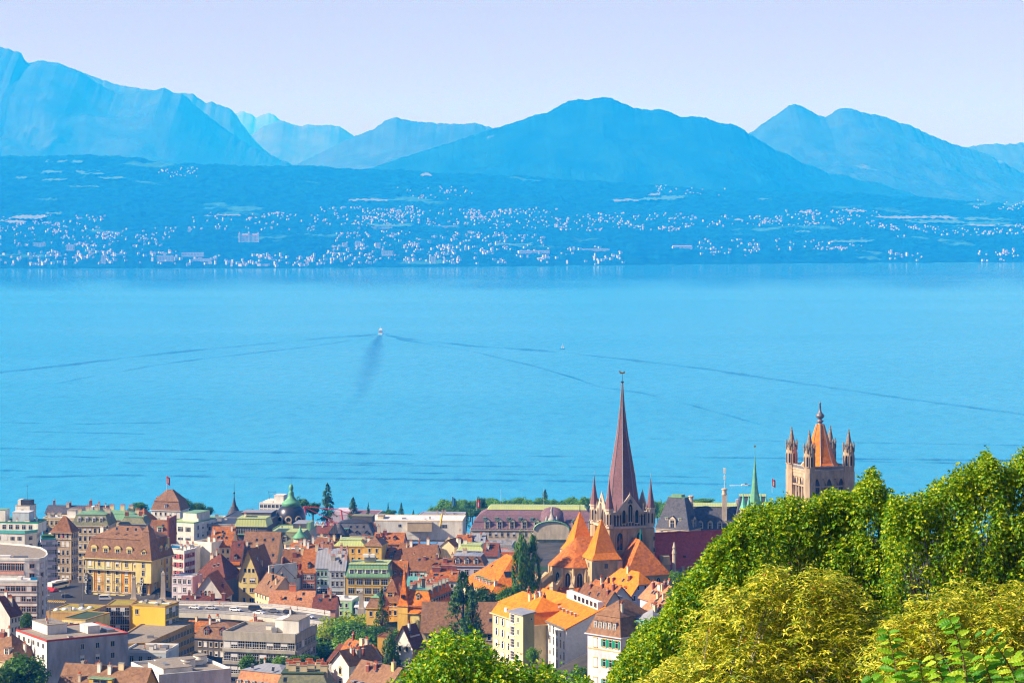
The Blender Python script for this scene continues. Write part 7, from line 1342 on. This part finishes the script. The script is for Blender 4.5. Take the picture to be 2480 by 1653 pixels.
# ================================================================ FOREGROUND TREES
LM['linden'] = m_leaf("leaf_linden",(.03,.14,.002),(.17,.36,.003),(.52,.54,.006),.26,(.05,.5,1.0)); LM['chestnut'] = m_leaf("leaf_chestnut",(.11,.20,.003),(.42,.45,.006),(.88,.76,.08),.24,(.1,.6,1.0)); LM['near'] = m_leaf("leaf_near",(.06,.24,.005),(.19,.44,.008),(.48,.60,.03),.4); LM['fruit'] = m_leaf("leaf_dry",(.40,.10,.01),(.5,.2,.02),(.55,.28,.03),.3); LM['bunch'] = m_leaf("leaf_bottom",(.04,.18,.003),(.17,.39,.004),(.55,.55,.006),.26,(.1,.6,1.0))
def oneleaf(V, Fc, p, d, n, L, w, fold=.25, curl=.15):
    """folded leaf: two quads either side of the midrib"""
    d = d.normalized(); s = d.cross(n).normalized(); n = s.cross(d); i = len(V)
    m_ = p+d*L*.45; t = p+d*L-n*L*curl
    V += [tuple(p), tuple(m_+n*0), tuple(t), tuple(p+d*L*.35+s*w*.5+n*w*fold), tuple(p+d*L*.72+s*w*.36+n*w*fold*.6-n*L*curl*.4), tuple(p+d*L*.35-s*w*.5+n*w*fold), tuple(p+d*L*.72-s*w*.36+n*w*fold*.6-n*L*curl*.4)]
    Fc += [(i,i+3,i+4,i+1),(i+1,i+4,i+2),(i,i+1,i+6,i+5),(i+1,i+2,i+6)]
def bigtree(name, label, outline, Y, depth, bottom, nb, nl, L, w, lm, seed, style='linden', rb=(.3,.75), spires=True, dry=0.0, ground=236.0, bark=None, left=None):
    outline = [(x_,y_+(12 if spires else 18)) for x_,y_ in outline]
    r = random.Random(seed); V, Fc = [], []; V2, F2 = [], []; x0, x1 = outline[0][0], outline[-1][0]; k = Y/F
    cx = at((x0+x1)/2, bottom, Y); root = thing(name, label, 'tree', (cx.x,cx.y,ground)); base = Vector((cx.x,cx.y,ground)); tb = MB(); ends = []
    if not spires:
        a_, b_ = outline[0][0], outline[-1][0]; m_ = int((b_-a_)/24); outline = [(a_+(b_-a_)*i/m_, interp(outline,a_+(b_-a_)*i/m_)+r.choice((-16,-4,6,20,30))) for i in range(m_+1)]
    cl = []; tries = 0; sp_ = 50 if spires else 54
    while tries < 900:
        tries += 1; px = r.uniform(x0+8,x1-4); o_ = interp(outline,px); py = r.uniform(o_+34, max(o_+40,bottom))
        if all(abs(px-a_)/sp_+abs(py-b_)/(sp_*1.15) > 1 for a_,b_ in cl): cl.append((px,py))
    for q in range(nb):
        el = .9
        if spires and q < nb*.30: px = r.uniform(x0,x1); o_ = interp(outline,px); R_ = r.uniform(*rb)*.62; el = r.uniform(1.7,3.0); py = o_+R_/k*el+abs(r.gauss(0,12))
        else:
            h_ = r.choice(cl); px, py = h_[0]+r.gauss(0,sp_*.27), h_[1]+r.gauss(0,sp_*.29); px = min(x1-4,max(x0+6,px)); o_ = interp(outline,px); R_ = r.uniform(*rb)*(.85 if spires else 1); el = r.uniform(1.2,2.3) if spires else r.uniform(.8,1.4); py = max(py,o_+R_/k*el*.9+4)
        t = min(1,max(0,(py-o_)/(bottom-o_+1))); dp = depth*math.sqrt(max(.02,t*(2-t))); yy = Y+r.uniform(-dp,dp*.8)
        c = at(px,py,yy); ends.append((c,R_)); up = Vector((r.gauss(0,.25),r.gauss(0,.25),1)).normalized()
        if q % 3 == 2 and t > .22: c = c+(c-Vector((0,0,H))).normalized()*depth*.8; R_ *= 1.1
        n_ = int(nl*(R_/.5)**2*r.uniform(.7,1.3))
        for l in range(n_):
            e = rdir(r); e.z = e.z*1.15+.12; rad = r.uniform(.35,1)**.6; tz = 1-.62*max(0,min(1,(e.z+.35)/1.35)) if spires else 1; p = c+Vector((e.x*tz,e.y*tz,e.z*el))*R_*rad
            out = (e+rdir(r)*.8).normalized()
            if style == 'linden': oneleaf(V,Fc,p,(out+Vector((0,0,-.55))).normalized(),(Vector((0,0,1))+e*.7+rdir(r)*.6).normalized(),L*r.uniform(.6,1.2),w*r.uniform(.6,1.2))
            else:
                m_ = r.randrange(4,7); ax = (e*.6+up).normalized(); t1 = ax.orthogonal().normalized()
                for j in range(m_):
                    a_ = 6.283*j/m_+r.uniform(-.3,.3); dd = Matrix.Rotation(a_,3,ax) @ t1; dd = (dd+ax*.25).normalized(); oneleaf(V,Fc,p+dd*.01,dd,ax,L*r.uniform(.6,1.15),w*r.uniform(.7,1.1),.2,.35)
            if dry and r.random() < dry: oneleaf(V2,F2,p+rdir(r)*.05,rdir(r),rdir(r),L*.8,w)
    me = bpy.data.meshes.new('crown'); me.from_pydata(V,[],Fc); me.materials.append(LM[lm]); o = link('crown',me); o.parent = root; o.matrix_parent_inverse = Matrix.Translation(-base)
    if F2: me = bpy.data.meshes.new('dry_leaves'); me.from_pydata(V2,[],F2); me.materials.append(LM['fruit']); o = link('dry_leaves',me); o.parent = root; o.matrix_parent_inverse = Matrix.Translation(-base)
    fork = base+Vector((0,0,max(2.5,(at(0,bottom,Y).z-ground)*.75))); tb.tube(Vector((0,0,-.6)),fork-base,.28,.2,9)
    hubs = [fork+Vector((r.uniform(-1,1)*(x1-x0)*k*.3, r.uniform(-1,1)*depth*.5, r.uniform(.8,2.2))) for _ in range(9)]
    for h_ in hubs: tb.tube(fork-base,h_-base,.13,.07,6)
    for c,R_ in ends[::5]:
        h_ = min(hubs,key=lambda z:(z-c).length); m_ = (h_+c)/2+Vector((r.uniform(-.2,.2),r.uniform(-.2,.2),-.15)); tb.tube(h_-base,m_-base,.04,.022,5); tb.tube(m_-base,c-base,.022,.006,4)
    tb.build('trunk',bark or BARK,root); return root
OA = [(1475,1640),(1500,1580),(1525,1540),(1550,1500),(1570,1490),(1590,1495),(1605,1470),(1628,1420),(1650,1390),(1690,1360),(1705,1340),(1720,1310),(1745,1290),(1770,1262),(1800,1228),(1830,1210),(1860,1212)]
OB = [(1840,1240),(1862,1210),(1885,1200),(1905,1185),(1930,1200),(1955,1200),(1985,1190),(2010,1172),(2040,1182),(2070,1172),(2085,1150),(2100,1130),(2112,1120),(2125,1132),(2145,1165),(2170,1190)]
OC = [(2150,1200),(2180,1190),(2205,1185),(2235,1180),(2260,1160),(2290,1140),(2320,1122),(2345,1112),(2360,1108),(2378,1085),(2392,1080),(2405,1100),(2420,1112),(2440,1110),(2455,1090),(2472,1078),(2500,1065),(2580,1055),(2680,1090)]
bigtree('linden_tree',"green linden with yellowing leaves whose edge runs beside the white and grey houses",OA,78,3.4,1640,1150,150,.115,.1,'linden',1,'linden',(.24,.46))
bigtree('linden_tree',"green linden crown with pointed top just right of the bell tower",OB,84,3.6,1620,1150,150,.12,.1,'linden',2,'linden',(.24,.46))
bigtree('linden_tree',"tallest green linden crown at the right edge of the picture",OC,80,3.4,1620,1650,150,.115,.1,'linden',3,'linden',(.24,.46))
OD = [(1560,1640),(1610,1590),(1650,1545),(1680,1500),(1720,1465),(1750,1420),(1780,1385),(1830,1375),(1880,1360),(1910,1345),(1950,1350),(1990,1372),(2040,1395),(2080,1420),(2120,1460),(2150,1520)]
OE = [(2110,1560),(2150,1480),(2190,1425),(2220,1405),(2260,1395),(2300,1410),(2340,1395),(2400,1385),(2440,1395),(2500,1400),(2640,1390)]
bigtree('chestnut_tree',"pale yellow green chestnut in front of the lindens, centre right",OD,58,2.4,1680,190,40,.16,.05,'chestnut',4,'chestnut',(.22,.62),False,.06,242,BARKP)
bigtree('chestnut_tree',"pale yellow green chestnut in the lower right behind the big leafed branch",OE,52,2.2,1680,175,40,.15,.046,'chestnut',5,'chestnut',(.22,.58),False,.06,244,BARKP)
OF = [(930,1655),(960,1638),(990,1602),(1030,1560),(1050,1530),(1066,1518),(1085,1528),(1110,1534),(1140,1530),(1165,1542),(1190,1562),(1208,1556),(1235,1584),(1250,1577),(1275,1602),(1310,1606),(1345,1592),(1365,1620),(1405,1627),(1445,1650)]
bigtree('young_tree',"bright green broadleaf tree at the bottom centre in front of the villas",OF,64,2.2,1690,330,120,.12,.1,'bunch',6,'linden',(.22,.45),True,.006,240)
# near branch with large leaves, lower right
def biggleaf(V, Fc, p, d, n, L, w, curl):
    d = d.normalized(); s = d.cross(n).normalized(); n = s.cross(d).normalized(); N = 10; i0 = len(V)
    for k in range(N+1):
        t = k/N; wd = w*.5*(math.sin(math.pi*min(1,t*.93+.05))**.75)*(1-.25*t)+(.001 if k in (0,N) else 0); c = p+d*L*t*(1-.12*curl*t)-n*L*curl*t*t; sg = 1 if k % 2 else -1; u = n*(.28*wd+.035*w*sg*(0 < k < N)); wd *= 1+.025*sg
        V += [tuple(c-s*wd+u),tuple(c),tuple(c+s*wd+u)]
    for k in range(N): a = i0+3*k; Fc += [(a,a+1,a+4,a+3),(a+1,a+2,a+5,a+4)]
rb_ = random.Random(21); p0 = at(2330,1900,17); shr = thing('leafy_shrub',"near shrub with big serrated green leaves in the bottom right corner",'shrub',p0); V, Fc = [], []; sb_ = MB()
stems = [((2180,1720),(2172,1600),(2148,1525)),((2340,1720),(2352,1590),(2290,1480)),((2345,1720),(2335,1560),(2300,1500)),((2480,1720),(2460,1600),(2380,1530)),((2420,1730),(2400,1640),(2380,1590)),((2250,1730),(2240,1660),(2225,1600)),((2500,1730),(2485,1640),(2478,1575)),((2120,1730),(2130,1670),(2110,1640)),((2300,1730),(2290,1650),(2262,1590)),((2450,1740),(2440,1690),(2425,1640)),((2210,1740),(2205,1690),(2190,1630)),((2380,1740),(2375,1670),(2345,1620)),((2270,1745),(2262,1700),(2240,1655)),((2490,1745),(2470,1690),(2450,1625)),((2330,1745),(2318,1700),(2312,1640)),((2160,1745),(2150,1700),(2140,1660))]
for si,(a,b,c) in enumerate(stems):
    yy = 17+rb_.uniform(-.9,.9); A,B,C = at(*a,yy),at(*b,yy+rb_.uniform(-.2,.2)),at(*c,yy+rb_.uniform(-.3,.3)); last = None; n = 18
    for i in range(n+1):
        t = i/n; q = A*(1-t)**2+B*2*t*(1-t)+C*t*t
        if last is not None:
            sb_.tube(last-p0,q-p0,.008*(1.25-t),.008*(1.2-t),5)
            if i > 3:
                dr = (q-last).normalized(); sd = dr.cross(Vector((0,1,0))).normalized(); s = -1 if i % 2 else 1
                d = (sd*s+dr*.35+Vector((0,rb_.uniform(-.9,.9),rb_.uniform(-.15,.15)))).normalized(); biggleaf(V,Fc,q,d,(Vector((0,-.55,1))+rdir(rb_)*.45).normalized(),rb_.uniform(.085,.135)*(1.1-.35*t),rb_.uniform(.05,.075)*(1.1-.3*t),rb_.uniform(.1,.5))
        last = q
me = bpy.data.meshes.new('foliage'); me.from_pydata(V,[],Fc); me.materials.append(LM['near']); o = link('foliage',me); o.parent = shr; o.matrix_parent_inverse = Matrix.Translation(-p0)
sb_.build('stem',mat("green_stem",(.22,.16,.05),.6,(.14,.12,.04),20),shr)
# ================================================================ GROUND
import numpy as np
ctl = list(GROUND)+[(x,y,z) for y,z,xs in ((0,268.5,(-120,-60,0,60,120)),(20,262,(-80,0,80)),(60,240,(-120,-40,0,40,120)),(85,236,(-60,0,30,60)),(160,220,(-200,0,200)),(300,184,(-250,-80,80,250)),(450,152,(-250,-90,60,250)),(560,134,(-250,-90,0,150,300)),(1600,52,(-400,-150,0,200,450)),(1750,38,(-500,-200,0,250,500)),(2000,14,(-600,-250,0,300,600)),(2250,-4,(-700,-300,0,350,700))) for x in xs]
ctl += [tuple(ondeck(px,py,117.3)) for px in range(115,420,35) for py in (1418,1432,1446,1460,1474) if not (px > 210 and py < 1440)]*2
C_ = np.array(ctl); gx = np.linspace(-560,640,121); gy = np.concatenate([np.linspace(-40,600,65),np.linspace(608,1250,82),np.linspace(1270,2300,50)])
XX,YY = np.meshgrid(gx,gy); ZZ = np.zeros_like(XX)
for j in range(XX.shape[0]):
    d2 = (XX[j][:,None]-C_[:,0])**2+(YY[j][:,None]-C_[:,1])**2+16.0; w_ = d2**-1.8; ZZ[j] = (w_*C_[:,2]).sum(1)/w_.sum(1)-.4
lim = 271-(1300-510)/6200*YY; ZZ = np.where(YY > 1200, np.minimum(ZZ, lim), ZZ)
ny_, nx_ = XX.shape; vs = np.stack([XX.ravel(),YY.ravel(),ZZ.ravel()],1).tolist(); fs = [(j*nx_+i,j*nx_+i+1,(j+1)*nx_+i+1,(j+1)*nx_+i) for j in range(ny_-1) for i in range(nx_-1)]
me = bpy.data.meshes.new('ground'); me.from_pydata(vs,[],fs); me.materials.append(m_forest("town_ground",(.05,.05,.05),(.09,.085,.08),(.03,.07,.015),.2,.02,.55)); struct(link('ground',me))
# square before the hotel
b_ = MB(); sq = [ondeck(px,py,119.3) for px,py in ((100,1512),(100,1410),(215,1410),(420,1447),(428,1462),(380,1476),(250,1480))]; b_.poly([tuple(p) for p in sq]); struct(b_.build('road',P['tarmac']))
b_ = MB()
for i in range(9): a,c = ondeck(118+i*5,1452+i*.2,119.33),ondeck(121+i*5,1457+i*.2,119.33); b_.poly([(a.x,a.y,119.33),(a.x+.45,a.y,119.33),(a.x+.45,c.y,119.33),(a.x,c.y,119.33)])
struct(b_.build('crossing_marking',P['brass']))
